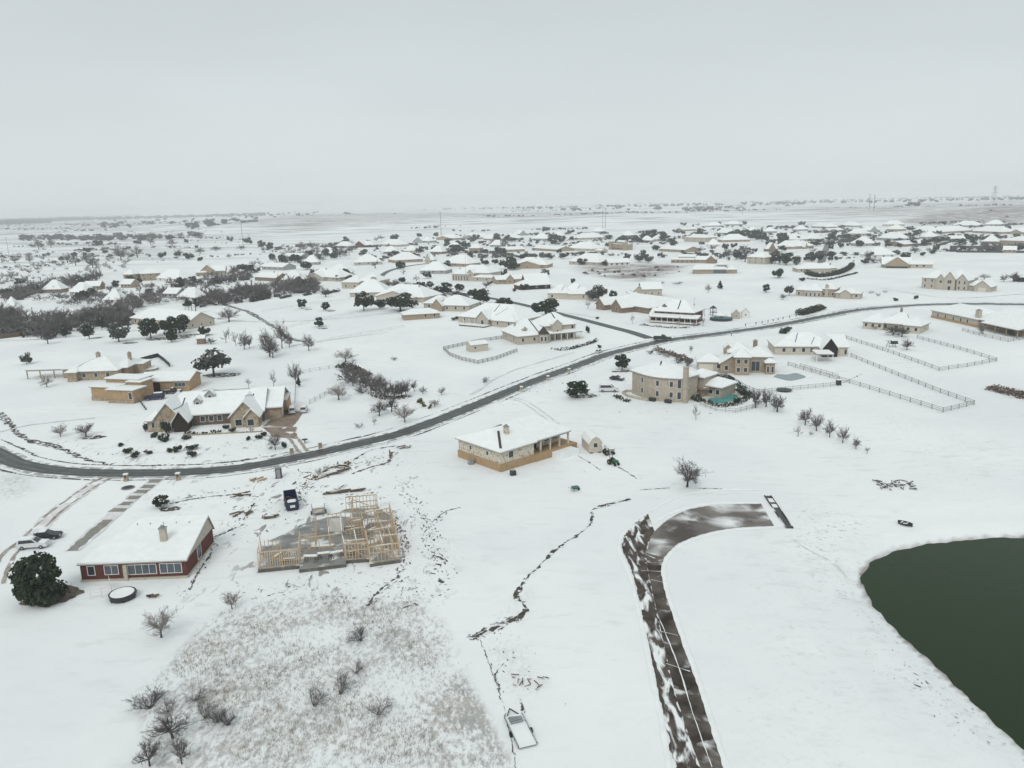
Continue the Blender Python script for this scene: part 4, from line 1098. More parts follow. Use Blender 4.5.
# ---- the far suburb: smaller houses, each placed by its own foot line
FAR = [(351,371,247.5,'gabf','brick'),(380,397,246.5,'hip','cream'),(411,428,243,'gabf','grey'),(435,453,240,'hipw','tan'),(461,480,239,'hipw','grey'),
 (483,494,240.5,'hip','tan'),(355,382,265,'hip','cream'),(395,423,262.5,'hip','tan'),(424,433,263,'gabf','cream'),(443,468,266.5,'hip','tan'),
 (469,480,253,'two','tan'),(420,446,274,'hip','grey'),(305,336,281,'hipw','cream'),(327,352,276,'hip','cream'),(350,387,297,'hip','cream'),
 (373,421,302,'hipw','cream'),(511,546,268.5,'hipw','tan'),(567,592,251,'hip','pale'),(532,557,251,'ranch','tan'),(503,525,252,'ranch','tan'),
 (506,524,240,'hip','grey'),(531,548,240.5,'hip','grey'),(518,530,235.5,'gabf','grey'),(579,605,239.5,'hip','cream'),(595,601,253,'shed','cream'),
 (569,599,265,'hip','cream'),(609,630,266,'ranch','white'),(659,685,252,'ranch','tan'),(656,671,241,'hip','grey'),(684,705,242,'two','cream'),
 (683,696,231,'ranch','tan'),(722,750,242,'hip','tan'),(705,722,227,'hip','grey'),(724,739,225.5,'hip','grey'),(747,764.5,264,'two','cream'),
 (767,779,251.5,'gabf','brownbrick'),(776,791,249,'hip','grey'),(773,797,241.5,'hip','cream'),(790,816,249,'hipw','tan'),(857,876,246,'hip','grey'),
 (871,896,258,'hip','white'),(904,932,246,'ranch','brownbrick'),(811,826,228,'hip','grey'),(868,881,232,'gabf','grey'),(882,904,226,'hip','cream'),
 (886,901,231,'hip','tan'),(877,897,240.5,'hip','grey'),(847,863,235.5,'hip','cream'),(830,844,232,'ranch','grey'),(952,975,227,'hip','grey'),
 (985,1006,226,'hip','grey'),(941,971,233,'hip','tan'),(972,1001,233.5,'hip','tan'),(913,929,232.5,'hip','grey'),(1008,1032,234.5,'hipw','tan'),
 (999,1032,246.5,'two','tan'),(982,999,244,'hip','brownbrick'),(124,133,281.5,'two','tan'),(141,161,280.5,'two','tan'),(157,179,282,'hip','white'),
 (43,61,293,'hip','brownbrick'),(104,121,304,'hip','white'),(4,16,313,'hip','white'),(84,100,290,'ranch','brownbrick'),(121,131,288,'ranch','tan'),
 (178,196,301.5,'hip','white'),(164,177,298,'ranch','grey'),(70,84,296,'hip','grey'),(255,276,281,'ranch','brownbrick'),(282,304,283,'hip','cream'),
 (262,283,270,'ranch','grey'),(303,318,265,'hip','grey'),(318,334,256,'hip','grey'),(283,300,259,'ranch','grey'),(404,419,253,'hip','pale'),
 (383,398,254,'hip','grey'),(549,560,237.5,'gabf','grey'),(708,720,247,'hip','white'),(640,652,242.5,'hip','grey'),(812,824,241,'hip','grey'),
 (925,938,239,'hip','grey'),(950,965,241,'ranch','brownbrick'),(765,777,233,'hip','grey'),(745,757,233,'hip','grey'),(840,853,227,'hip','grey'),
 (797,808,231,'hip','grey'),(592,603,233,'hip','grey'),(622,634,237,'hip','grey'),(446,458,250,'hip','grey'),(490,500,247,'hip','grey'),
 (336,348,248,'hip','grey'),(430,442,254,'hip','brownbrick'),(1003,1016,253,'ranch','tan'),(716,728,234.5,'hip','grey')]
COL = {'brick':'red','cream':'cream','grey':'grey','tan':'tan','pale':'pale','white':'white','brownbrick':'brown'}
KIND = {'gabf':'steep-gabled house','hip':'hip-roofed house','hipw':'hip-roofed house with front wing','two':'two-storey house','ranch':'low ranch house','shed':'small shed'}
rh = random.Random(11)
for x0, x1, yb, st, col in FAR:
    k = scale_at((x0+x1)/2, yb); tilt = (x1-x0)*rh.uniform(-.03, .03)
    D = min(max((x1-x0)/k*.8, 10), 24)
    h = House('shed' if st == 'shed' else 'house', '', (x0, yb-tilt), (x1, yb+tilt), D, col, 'shed' if st == 'shed' else 'house', fine=False)
    n = 3 if x1-x0 > 14 else 2
    if st == 'gabf': h.block(.15, .7, 0, .8, 3.0, 'gy', 4.6, wins='f1'); h.block(0, 1, .2, 1, 3.0, 'hip', 4.0)
    elif st == 'hip': h.block(0, 1, 0, 1, 2.9, 'hip', min(5.2, 2.6+.12*D+rh.uniform(0, .8)), wins=f'f{n}x1.4')
    elif st == 'hipw': h.block(0, 1, .15, 1, 2.9, 'hip', 4.4, wins=f'f{n}'); h.block(.55 if rh.random() < .5 else .1, .85 if rh.random() < .5 else .62, -.06, .5, 2.9, 'gy', 2.6, wins='f1')
    elif st == 'two': h.block(0, 1, 0, 1, 5.8, 'hip', 2.8, wins=f'f{n}@3.8 f{n}')
    elif st == 'ranch': h.block(0, 1, 0, 1, 2.8, 'gx', 2.3, wins=f'f{n+1}x1.6'); h.block(.35, .6, .3, .8, 1.4, 'gx', 1.0, z0=3.0)
    else: h.block(0, 1, 0, 1, 2.6, 'gx', 1.2)
    if st != 'shed' and rh.random() < .35: h.chimney(rh.uniform(.3, .8), .5, 1.0, .9, .8, 'cream')
    later(h.root, f"{COL[col]} {KIND[st]}", 'shed' if st == 'shed' else 'house', (x0+x1)/2, yb, 'houses of the snowy suburb')
# ------------------------------------------------------------------ trees: a few grown once, then copied
def grow_bare(seed, far=False, bush=False, lean=0.0, wide=1.0, tk=1.0):
    """unit-high leafless tree: returns (trunk builder, crown builder)"""
    q = random.Random(seed); tr = MB(); cr = MB()
    def limb(mb, p, d, L, r, sides, bend=.18, seg=2):
        pts = [p]; dd = d.normalized()
        for k in range(seg):
            dd = (dd+Vector((q.gauss(0, bend), q.gauss(0, bend), q.gauss(0, bend)+.06))).normalized()
            e = p+dd*(L/seg); mb.tube(p, e, r*(1-.45*k/seg), r*(1-.45*(k+1)/seg), sides, cap=False); p = e; pts.append(p)
        return pts, dd
    top = []
    if bush:
        for k in range(5 if far else 9):
            a = q.uniform(0, 6.28); top.append((Vector((.06*math.cos(a), .06*math.sin(a), 0)), Vector((math.cos(a)*q.uniform(.3, .8)*wide, math.sin(a)*q.uniform(.3, .8)*wide, 1)), q.uniform(.45, .62)))
        tr.tube((0, 0, -.05), (0, 0, .12), .045*tk, .03*tk, 5)
    else:
        p, dd = limb(tr, Vector((0, 0, -.04)), Vector((lean, 0, 1)), .34, .032*tk, 5 if not far else 4, .05)
        p0 = p[-1]
        for k in range(6 if far else 13):
            a = 2.4*k+q.uniform(-.5, .5); up = [.22, .6, 1.1, 2.4][k % 4]*q.uniform(.8, 1.25)
            top.append((p[1].lerp(p0, q.uniform(.3, 1)), Vector((math.cos(a)*wide, math.sin(a)*wide, up)), q.uniform(.36, .44)*(.9+.1*min(up, 2))))
    n2, n3, n4 = (5, 4, 0) if far else (5, 5, 3)
    r1, r2, r3, r4 = (.010, .007, .0055, 0) if far else (.011, .0058, .0034, .0024)
    r1 *= tk; r2 *= tk; r3 *= tk; r4 *= tk
    for p, d, L in top:
        a1, d1 = limb(cr, p, d, L, r1, 4 if not far else 3, .10, 3)
        for k in range(n2):
            s = a1[1+k % 3]; e = (d1+Vector((q.gauss(0, .5), q.gauss(0, .5), q.gauss(.1, .35)))).normalized()
            a2, d2 = limb(cr, s, e, L*q.uniform(.45, .7), r2, 3, .22)
            for j in range(n3):
                s3 = a2[1+j % 2].lerp(a2[0], q.uniform(0, .5)); e3 = (d2+Vector((q.gauss(0, .6), q.gauss(0, .6), q.gauss(.1, .4)))).normalized()
                a3, d3 = limb(cr, s3, e3, L*q.uniform(.25, .42), r3, 3, .2, 1)
                for i in range(n4):
                    s4 = a3[0].lerp(a3[-1], q.uniform(.2, 1)); e4 = (d3+Vector((q.gauss(0, .9), q.gauss(0, .9), q.gauss(.1, .7)))).normalized()
                    limb(cr, s4, e4, L*q.uniform(.13, .26), r4, 3, .2, 1)
    zs = max(v[2] for v in cr.v)
    for mb in (tr, cr): mb.v = [(x/zs, y/zs, z/zs) for x, y, z in mb.v]
    return tr, cr
def grow_green(seed, n=1500, wide=.5, trunk=.18, lobes=13, leaf=.055, shape='oak', flat=.8, gaps=1.0):
    """unit-high evergreen: trunk with limbs, crown of small leaf faces gathered in uneven clumps"""
    q = random.Random(seed); tr = MB(); cr = MB()
    tr.tube((0, 0, -.05), (0, 0, trunk+.15), .035, .026, 6, cap=False)
    L = []
    for k in range(lobes):
        if shape == 'cone':
            t = q.random()**.8; z = trunk+(1-trunk)*t*.92; rr = wide*(1-t)*.75; a = q.uniform(0, 6.28)
            c = Vector((rr*math.cos(a), rr*math.sin(a), z)); s = wide*(.42-.25*t)
        else:
            a = q.uniform(0, 6.28); rr = wide*math.sqrt(q.random())*.72; t = q.random()
            s = wide*q.uniform(.26, .46)
            zmax = 1-s*flat-.25*(rr/wide)**2; z = trunk+s*.5+(zmax-trunk-s*.5)*t
            c = Vector((rr*math.cos(a), rr*math.sin(a), z))
        L.append((c, s))
        tr.tube((0, 0, trunk+.05), c, .014, .006, 4, cap=False)
    for i in range(n):
        c, s = L[q.randrange(lobes)]
        v = Vector((q.gauss(0, 1), q.gauss(0, 1), q.gauss(0, 1))).normalized()
        p = c+Vector((v.x, v.y, v.z*flat))*s*(q.random()**.35)*(1.25 if q.random() < .1 else 1)
        if p.z < trunk*.7: p.z = trunk*.7+q.random()*.1
        nrm = (v+Vector((q.gauss(0, .6), q.gauss(0, .6), q.gauss(.3, .6)))).normalized()
        a = nrm.orthogonal().normalized(); b = nrm.cross(a); t = q.uniform(0, 6.28)
        a, b = a*math.cos(t)+b*math.sin(t), b*math.cos(t)-a*math.sin(t)
        w = leaf*q.uniform(.6, 1.4)
        cr.add([p-a*w-b*w*.5, p+a*w*.2-b*w*.7, p+a*w+b*w*.3, p-a*w*.1+b*w*.7], [(0, 1, 2, 3)], 1 if p.z > .55 and v.z > .2 and q.random() < (.04 if n > 4000 else .12) else 0)
    zs = max(v[2] for v in cr.v)
    for mb in (tr, cr): mb.v = [(x/zs, y/zs, z/zs) for x, y, z in mb.v]
    return tr, cr
LIB = {}
def lib(key, tc, tmat, cmat):
    t, c = tc
    me = t.mesh('trunk', tmat), c.mesh('crown', [cmat, 'snow'])
    wid = float(np.percentile([abs(v[0]) for v in c.v], 98.3 if tmat == 'bark' and cmat.startswith('twig') else 99.7))
    LIB.setdefault(key, []).append((me[0], me[1], wid))
for s in range(6): lib('b', grow_bare(s+1, wide=1.0+.15*(s % 3), tk=1.25), 'bark', 'twig')
for s in range(3): lib('k', grow_bare(s+21, wide=1.1, tk=1.6), 'bark', 'twigbrown')      # dense dark bare tree
for s in range(3): lib('l', grow_bare(s+31, wide=1.15, tk=1.0), 'bark', 'twigpale')      # light airy tree
for s in range(3): lib('t', grow_bare(s+41, wide=.5, tk=1.0, far=True), 'bark', 'twig')  # sapling
for s in range(4): lib('s', grow_bare(s+51, bush=True, wide=1.3, tk=.9), 'bark', 'twigmid')     # bare shrub
for s in range(3): lib('d', grow_bare(s+61, bush=True, wide=1.5, tk=1.5), 'bark', 'twigbrown')  # dense brown shrub
for s in range(4): lib('e', grow_green(s+71), 'bark', 'leaf')                            # broad evergreen oak
lib('A', grow_green(225, n=6500, leaf=.042, wide=.52, trunk=.06, lobes=34), 'bark', 'leaf')
for s in range(2): lib('c', grow_green(s+81, shape='cone', wide=.34, trunk=.10, lobes=20, n=1300, leaf=.045), 'bark', 'leaf')
for s in range(2): lib('p', grow_green(s+91, trunk=.5, wide=.33, lobes=8, n=900), 'bark', 'leaf')   # tall trunk pine
for s in range(2): lib('g', grow_green(s+101, wide=.55, n=1000), 'bark', 'leafgrey')     # grey-green oak
for s in range(2): lib('y', grow_green(s+111, trunk=.02, wide=.6, lobes=9, n=900, leaf=.07), 'bark', 'leafyellow')
for s in range(3): lib('h', grow_green(s+121, trunk=.02, wide=.8, lobes=10, n=900, leaf=.08), 'bark', 'hedge')   # low evergreen shrub
for s in range(4): lib('B', grow_bare(s+131, far=True, wide=1.1, tk=1.9), 'bark', 'twig')
for s in range(3): lib('K', grow_bare(s+141, far=True, wide=1.2, tk=2.0), 'bark', 'twigbrown')
for s in range(3): lib('E', grow_green(s+151, n=350, leaf=.10, wide=.6, trunk=.1), 'bark', 'leaf')
NAMES = {'b':('bare_tree','bare grey tree','tree'),'k':('bare_tree','dense dark bare tree','tree'),'l':('bare_tree','pale leafless tree','tree'),
 't':('sapling','thin bare sapling','sapling'),'s':('shrub','bare grey shrub','shrub'),'d':('shrub','dense brown shrub','shrub'),'e':('evergreen_tree','dark round evergreen tree','tree'),
 'A':('evergreen_tree','large dark spreading evergreen','tree'),'c':('conifer','narrow dark conifer','tree'),'p':('pine_tree','tall-trunked dark pine','tree'),'g':('evergreen_tree','grey-green evergreen tree','tree'),'y':('grass_clump','yellow-green clump of tall grass','plant'),
 'h':('evergreen_shrub','low dark evergreen shrub','shrub'),'B':('bare_tree','small grey bare tree','tree'),'K':('bare_tree','dark woodland tree','tree'),'E':('evergreen_tree','small dark evergreen','tree')}
GROUPS = {'b':'bare trees','k':'bare trees','l':'bare trees','t':'saplings','s':'bare shrubs','d':'brown shrubs','e':'evergreens','A':'evergreens','c':'evergreens','p':'evergreens','g':'evergreens',
 'y':'grass clumps','h':'evergreen shrubs','B':'distant bare trees','K':'woodland trees','E':'distant evergreens'}
rt = random.Random(5); NT = 0
def plant(kind, px, yb, yt, wide=None, label=None):
    """a tree whose foot shows at (px,yb) and whose top shows at yt; wide = crown width in photo pixels"""
    global NT
    NT += 1
    p = G(px, yb); H = hgt(px, yb, yt)
    tm, cm, wd = rt.choice(LIB[kind])
    nm, lb, cat = NAMES[kind]
    sxy = H
    if wide: sxy = wide/scale_at(px, yb)/2/wd
    rz = rt.uniform(0, 6.28)
    far = kind in 'BE' and yb < 262
    if far:
        o = bpy.data.objects.new(nm, cm); C.objects.link(o)
    else:
        o = bpy.data.objects.new(nm, None); C.objects.link(o)
        link('trunk', tm, o); link('crown', cm, o)
    o.location = (p.x, p.y, p.z); o.rotation_euler.z = rz; o.scale = (sxy, sxy, H)
    if label: tag(o, label, cat, GROUPS[kind])
    else: later(o, lb, cat, px, yb, GROUPS[kind])
    return o
SPEC = """
b 687 487 457 34|b 805 425 405 17|b 816.5 431 412 16|b 829.6 437.5 418 13|b 842.6 443 424 13|b 856 449 433 11|t 867 454 446|t 798 436.5 424|s 811 435 430
k 766 407 387 16|k 777 412 392 20|k 755.5 408 386 15|k 721 383 370 17|k 713 380 370 14|t 696 420 404 8|h 746 396 389 14|h 737 403 397 9|h 741 394 388 12
l 161.5 637.5 606 34|l 232 609 590 18|b 173 738 705 44|b 150 766 737 28|s 217 722 700 30|d 150 708 693 34|s 168 712 697 30|s 314 706 682 26|s 340 694 668 28|s 356 673 657 18|s 378 714 694 32|d 361 640 630 26|b 182 764 733 22|s 205 718 698 26|s 196 700 684 24|d 228 725 708 20
l 47 387 374 14|l 60.5 436.5 423 16|b 86 436.5 421 22|g 27 364 352 11|k 48 344 325 14|e 65.5 337 324 8|e 89.5 339 322 13|e 102 330 315 8|g 119 342 322 20|e 151 338 317 24|e 168 334 316 20|e 180 333 314 24|e 172 342 327 13|p 189 311 298 5|p 196 313 298 9|p 185.4 309.6 302 5|p 192 311 300 6
e 204.4 336 326 13|k 211 344 337 12|b 229 322 305 22|g 214 376 349 38|b 244.7 349.6 327 12|b 249.6 348.6 333 9|b 270 357 331 20|b 266 348.6 325 14|b 282 348.6 318 16|b 273 358 338 14|b 289.6 348 332 9|b 309 351 331 14
b 296 383 360 16|c 299 387 376 6|t 274 387 368 9|t 248.6 387.7 377 7|l 346 362 348 24|t 226 343 330 8|e 302 308.6 298.5 11|e 326 310.5 301.5 10|e 319 327 317 11|e 364 311 291 20|e 380 309 299 14|t 229 339 326 7|t 236 346 331 8
b 353 386 370 13|l 339 400 384 22|b 379 416 395 22|k 391.6 411.7 394 16|b 380 392 372 17|b 371 391 370 14|b 406 396 377 14|b 414.5 391.5 379 9|b 423 394 385 8|b 376 398 372 18|b 385 400 374 19|b 395 399 377 16|b 402 398 379 16|b 366 388 368 14|l 441.7 395 386 10|l 405 422.5 403 20|s 359 427.6 421 10|t 374.5 425 416|y 419.5 403 397.5 8|y 423 406.5 401 7|y 430 408.5 404 5|l 434.7 406.6 399 12|s 394.7 360 355.5 9|d 363 393 386 16|k 388 397 386 14|b 399 397 383 12
s 483.5 382.5 376 12|e 400.5 311 292.5 32|e 421 296 281 19|e 443.5 294 282 19|e 480 305 288 27|e 505 308 297 21|e 546 316 297.5 30|h 524.5 290 283.5 10|t 520.6 321 309 8|b 486 288 281 9|e 577 398 379.5 25|e 622 370 354 16|g 598 300.5 284 22|t 588 309 300 8|t 632.5 324 313 5
h 599 348 344.5 5|h 587.6 333 325 5|s 691 351 344 4|e 766 292.5 283.5 9|c 720 289 280.5 6|l 708 292.5 283.5 7|d 678 363 355 14|d 687 366 357 12|s 668 357 351 10|s 677 284 280.5 12|s 661 284 280 10|h 597.3 319 316.5 4|d 650 354 349 8|s 660 355 349 10
b 907 350 334.5 15|g 789 296 285 10|b 783 299.6 291.5 9|h 916 299 295 5|h 895 301 297.5 6|h 786 333.5 326.5 13|b 1014 282 271 14|b 1003.6 282 273 9|l 984 279.5 273 12|s 871 293.5 290 7|s 878 296 292 7|s 885 292.5 289.5 6|s 983 334 321 12|s 1011 335 327 11|d 877 329 323 14|k 893 335 325 20|k 902 337 326 16|t 694 327 318 6|t 703 326 316 6|t 679 326 316 5|s 640 372 366 6|l 745 360 354 5|t 690.5 353 344 4
h 166 434 419 10|h 148.5 431 421 9|h 155 437 432 8|h 164 441 434 12|h 186 439 435 10|h 120 446 443 8|h 129 453 447 12|h 135 457 451 10|h 148 454 450 9|h 178 452 445 10|h 193 449 444 14|h 192 457 450 10|h 169 452 448 9|h 284 448 441 6|b 275.5 449.5 432 16|s 270 449 445 8|h 259 439 434 8|h 248 440 436 6|h 265 436 431 8|s 252 432 424 6|h 226 429 424 7|h 233 432 427 8
e 161 507 496 19|A 41 602 553 46|s 72 598 592 8|h 134 594 590 8|h 151 597 594 6|s 318 474 466 9|s 326 470 464 7
e 613 300 290 9|h 573 283 278 5|e 582 265 258 12|e 596 264 259 11|e 605 266 261 7|g 640 262 252 12|g 648 263 254 10|e 553 242 234 14|e 561 243 235 10|e 645 240 230 12|e 655 240 229 14|e 664 241 231 10|e 633 241 235 12|e 623 241 236 12|e 456 253 244 16|e 463 252 246 10|e 485 265 260 9|e 495 264 259 8|e 508 269 256 17|e 514 270 260 14|e 447 267 260 8|g 545 277 268 10|e 700 236 228 10|e 676 233 229 8|e 735 238 229 14|e 745 238 229 14|e 756 240 229 18|e 762 242 232 12|k 745 257 244 14|e 736 260 249 8|k 772 263 249 14|k 780 263 250 18|e 786 265 252 16|e 775 264 253 10|e 783 243 232 15|e 791 241 233 10|e 816 246 239 10|e 848 239 234 18|e 856 240 235 10|e 813 262 254 7|d 875 263 255 16|k 868 262 249 10|e 865 264 258 8|e 797 264 256 9|k 745 262 250 12|e 905 259 252 12|e 917 236 229 10|g 912 243 236 12|e 935 243 237 12|e 951 239 233 9|e 960 244 238 12|k 915 253 246 12|e 990 252 247 9|e 963 251 245 8|e 778 278 268 12|h 803 281 277 8|g 1018 250 243 8|e 904 240 233 9
e 476 240 234 9|k 505 247 236 9|e 497 241 233 9|b 492 246 238 7|g 512 242 237 14|b 352 252 244 12|e 333 254 246 14|k 340 257 248 14|k 320 262 254 12|b 312 249 240 9|e 309 256 250 9|e 430 288 281 9|k 408 290 281 12|k 396 288 278 12|b 388 288 277 10|e 402 283 277 8|k 326 297 286 12|e 310 287 280 10|e 420 253 246 9|b 526 258 250 9|b 700 252 245 9|b 712 250 245 8|b 727 255 247 9|d 733 254 249 9
e 262 248 240 8|e 270 250 242 8|b 302 249 241 9|b 317 251 245 6|b 121 260.5 243.5 17|b 137.5 257.5 243.5 13|b 151 245 233 10|b 172.5 246 238 10|b 179 256 248 9|b 200 254 245 12|b 241 250 243.5 11|k 76 265.5 252 12|k 67.5 263 252 12|k 87.5 263 251 14|b 15 263 254.5 12|b 30 263 254 8|b 39 249.5 235.5 12|b 51 248 236 9|e 196 237 232 14|k 180 237 232 9|k 216 251 245.5 12|b 229 258 253 6|k 93 268 256 12|b 160 258 252 6|e 131 283 275 9|e 139 285 277 8|k 221 281 272 8|e 193 283 276 10|e 242 271 264 12|e 250 273 264 14|k 235 274 266 9|k 110 292 284 10|e 116 288 280 8
"""
for tok in SPEC.replace('\n', '|').split('|'):
    a = tok.split()
    if not a: continue
    k = a[0]; v = [float(t) for t in a[1:]]
    plant(k, v[0], v[1], v[2], v[3] if len(v) > 3 else None)
# the wooded creek on the left: each dark tree by itself
rw = random.Random(17)
def wood(line, spread, n, hpx, kinds='KKKb', tall=1.0):
    for i in range(n):
        t = (i+rw.random())/n*(len(line)-1); j = min(int(t), len(line)-2); f = t-j
        x = line[j][0]+(line[j+1][0]-line[j][0])*f+rw.uniform(-3, 3); y = line[j][1]+(line[j+1][1]-line[j][1])*f+rw.uniform(-spread, spread)
        hh = hpx*rw.uniform(.65, 1.2)
        plant(rw.choice(kinds), x, y, y-hh, hh*rw.uniform(.8, 1.15))
wood([(-8,320),(20,329),(45,332),(70,326),(100,322),(128,319)], 7, 34, 17, 'KKBbBbk')
wood([(5,300),(20,292),(50,287),(80,282),(100,279)], 5, 20, 11, 'KKBBb')
wood([(130,300),(160,292),(185,298)], 7, 8, 12, 'KKBE')
wood([(196,303),(215,300),(240,296),(262,293),(290,289),(315,287)], 6, 32, 14, 'KKBBb')
wood([(200,285),(225,280),(250,276)], 5, 10, 11, 'KKBE')
wood([(280,262),(300,256),(330,252),(350,250)], 5, 14, 8, 'KBE')
wood([(285,290),(300,285),(312,292)], 4, 6, 9, 'KBE')
wood([(78,300),(90,297),(115,301)], 3, 8, 9, 'KEE')
# garden trees and hedge bushes between the far houses
rs_ = random.Random(29)
for x0, x1, y0, y1, n, hp in [(360,520,236,262,34,6),(520,680,232,262,30,6),(680,800,224,262,34,6),(800,930,224,262,40,6),(930,1024,224,256,28,6),(60,250,240,262,16,6),(250,420,258,290,22,7),(420,560,270,295,8,6),(0,200,280,310,14,8)]:
    for i in range(n):
        x = rs_.uniform(x0, x1); y = rs_.uniform(y0, y1); hh = hp*rs_.uniform(.6, 1.3)*(1 if y > 240 else .75)
        plant(rs_.choice('BEEEE'), x, y, y-hh, hh*rs_.uniform(.9, 1.6))
# ---- hedges: clipped banks of leaf, one thing each
def hedge(pts, w, h, label, mat='hedge', seed=0, dens=26, name='hedge', cat='hedge', group=None):
    line = smooth_line([G(x, y) for x, y in pts], 1.0); q = random.Random(seed); mb = MB(); c = line[len(line)//2]; z = tz(c.x, c.y)
    n = int(len(line)*dens*max(.5, w*h/3))
    for i in range(n):
        j = q.randrange(len(line)-1); p = line[j].lerp(line[j+1], q.random()); d = (line[j+1]-line[j]).normalized(); nx = Vector((-d.y, d.x))
        a = q.uniform(0, math.pi*2); r = q.random()**.35; lump = .75+.25*math.sin(j*.9+seed)+.12*math.sin(j*2.3)
        P = Vector((p.x+nx.x*math.cos(a)*r*w/2, p.y+nx.y*math.cos(a)*r*w/2, tz(p.x, p.y)+max(.05, h*lump*(.5+.5*math.sin(a)*r))))-Vector((c.x, c.y, z))
        nn = Vector((q.gauss(0, 1), q.gauss(0, 1), q.gauss(.4, 1))).normalized(); u = nn.orthogonal().normalized(); v = nn.cross(u); s = q.uniform(.12, .34)
        mb.add([P-u*s-v*s*.6, P+u*s-v*s*.5, P+u*s*.8+v*s*.6, P-u*s*.7+v*s*.6], [(0, 1, 2, 3)])
    o = mb.obj(name, mat); o.location = (c.x, c.y, z)
    return tag(o, label, cat, group)
hedge([(250,302.5),(260,300.5),(270,298.5)], 3, 2.2, 'longest dark clipped hedge, leftmost of the small hedge row', seed=1, group='clipped hedge row')
hedge([(280,299),(291,296.5)], 2.5, 2.0, 'second short clipped hedge of the small hedge row', seed=2, group='clipped hedge row')
hedge([(304,296),(311,294.5)], 2.5, 2.0, 'third and shortest clipped hedge of the small hedge row', seed=3, group='clipped hedge row')
hedge([(324,294.5),(339,291.5)], 3, 2.2, 'rightmost clipped hedge of the row beside the white-roofed cream house', seed=4, group='clipped hedge row')
hedge([(339,367),(349,369),(356,372)], 4.5, 2.2, 'dark green rounded hedge at the fence end above the bare thicket', seed=5)
hedge([(357,373),(368,376.5)], 4, 2.0, 'brown-leaved hedge joined to the rounded green hedge', 'drybrush', 6)
hedge([(799,315.5),(811,312.5),(822,309)], 5, 3.0, 'dark evergreen hedge alone beside the main road', seed=7)
hedge([(806,274),(818,277),(835,275),(848,270),(852,266)], 4.5, 3.4, 'dark tall curved hedge round the white-roofed house', seed=8)
hedge([(806,279),(828,280),(850,275),(857,273)], 2, 1.2, 'low dark outer hedge below the curved hedge', seed=9)
hedge([(551,349.5),(562,350.5),(572,349),(590,344),(597,341)], 1.6, 1.3, 'dark low hedge along the porch of the turreted house', seed=10)
hedge([(612,372),(628,372)], .8, .4, 'low brown hedge strip under the round evergreen near the curved house', 'drybrush', 11)
hedge([(655,350),(668,354),(680,358),(690,362)], 3, 1.6, 'long brown scrub hedge behind the curved cream house', 'drybrush', 12)
hedge([(989,388.5),(1003,391),(1020,396),(1040,400)], 7, 1.2, 'thicket of tall brown grass at the right edge', 'drybrush', 13, name='thicket', cat='thicket')
hedge([(372,394),(385,398),(400,398),(408,396)], 4, .6, 'low brown brush under the bare thicket trees', 'drybrush', 14, name='brush', cat='brush')
hedge([(706,402),(716,406),(730,406),(742,402),(750,396)], 2.2, 1.0, 'mixed dark planting along the turquoise pool edge', 'hedge', 15)
hedge([(683,394),(692,398),(702,402)], 3.0, 1.3, 'dark shrubs between the curved house and the turquoise pool', 'hedge', 16)
hedge([(727,377),(735,384),(745,391)], 2.0, 1.2, 'dark bushes between the two pools', 'hedge', 17)
hedge([(615,396),(622,400),(630,402)], 2.0, .9, 'dark bushes by the curved garden wall', 'hedge', 18)
hedge([(640,325),(668,328),(690,328)], 1.5, .8, 'brown low bushes in front of the red porch house', 'drybrush', 19)
hedge([(184,434),(205,434),(222,432)], 1.2, .8, 'dark bed of bushes along the recessed front of the twin-gabled house', 'hedge', 20)
# ---- far woods that read as one mass
def woods(name, rows, seed, hr, keys='KB'):
    q = random.Random(seed); V = []; F = []; n = 0
    src = []
    for k in keys:
        for tm, cm, wd in LIB[k]:
            co = np.empty(len(cm.vertices)*3); cm.vertices.foreach_get('co', co)
            src.append((co.reshape(-1, 3), [tuple(p.vertices) for p in cm.polygons], cm.materials[0].name))
    for line, spread, cnt in rows:
        for i in range(cnt):
            t = q.random()*(len(line)-1); j = min(int(t), len(line)-2); f = t-j
            p = G(line[j][0]+(line[j+1][0]-line[j][0])*f, line[j][1]+(line[j+1][1]-line[j][1])*f+q.uniform(-spread, spread))
            co, fs, mt = q.choice(src); h = q.uniform(*hr); a = q.uniform(0, 6.28); s = h*q.uniform(.9, 1.6)
            x = co[:, 0]*math.cos(a)-co[:, 1]*math.sin(a); y = co[:, 0]*math.sin(a)+co[:, 1]*math.cos(a)
            V.append(np.stack([x*s+p.x, y*s+p.y, co[:, 2]*h+p.z], 1)); F += [tuple(v+n for v in ff) for ff in fs]; n += len(co)
    me = bpy.data.meshes.new(name); me.from_pydata(np.concatenate(V).tolist(), [], F); me.materials.append(MATS['leaf' if keys == 'F' else ('twigbrown' if 'K' in keys else 'twigmid')])
    me.update(); return stuff(name, me)
for s in range(3): lib('F', grow_green(s+171, n=70, leaf=.2, wide=.75, trunk=.05, lobes=7), 'bark', 'hedge')
woods('far_woods', [([(16,240),(60,238.5),(85,239.5),(120,239),(165,238)], 1.8, 120), ([(683,210),(710,209),(745,208)], 2.2, 110), ([(190,236),(200,235)], 1, 8)], 3, (4, 12), 'FK')
woods('distant_forest', [([(-70,227.5),(0,224.3),(50,222.2)], .8, 330), ([(-70,225),(0,222.3),(60,220.5),(90,219.2)], .8, 330), ([(-70,222.5),(0,220.6),(60,218.4),(110,216.6),(140,215.2)], .7, 300), ([(85,220),(180,217.6),(265,215.6)], .5, 160)], 8, (14, 26), 'F')
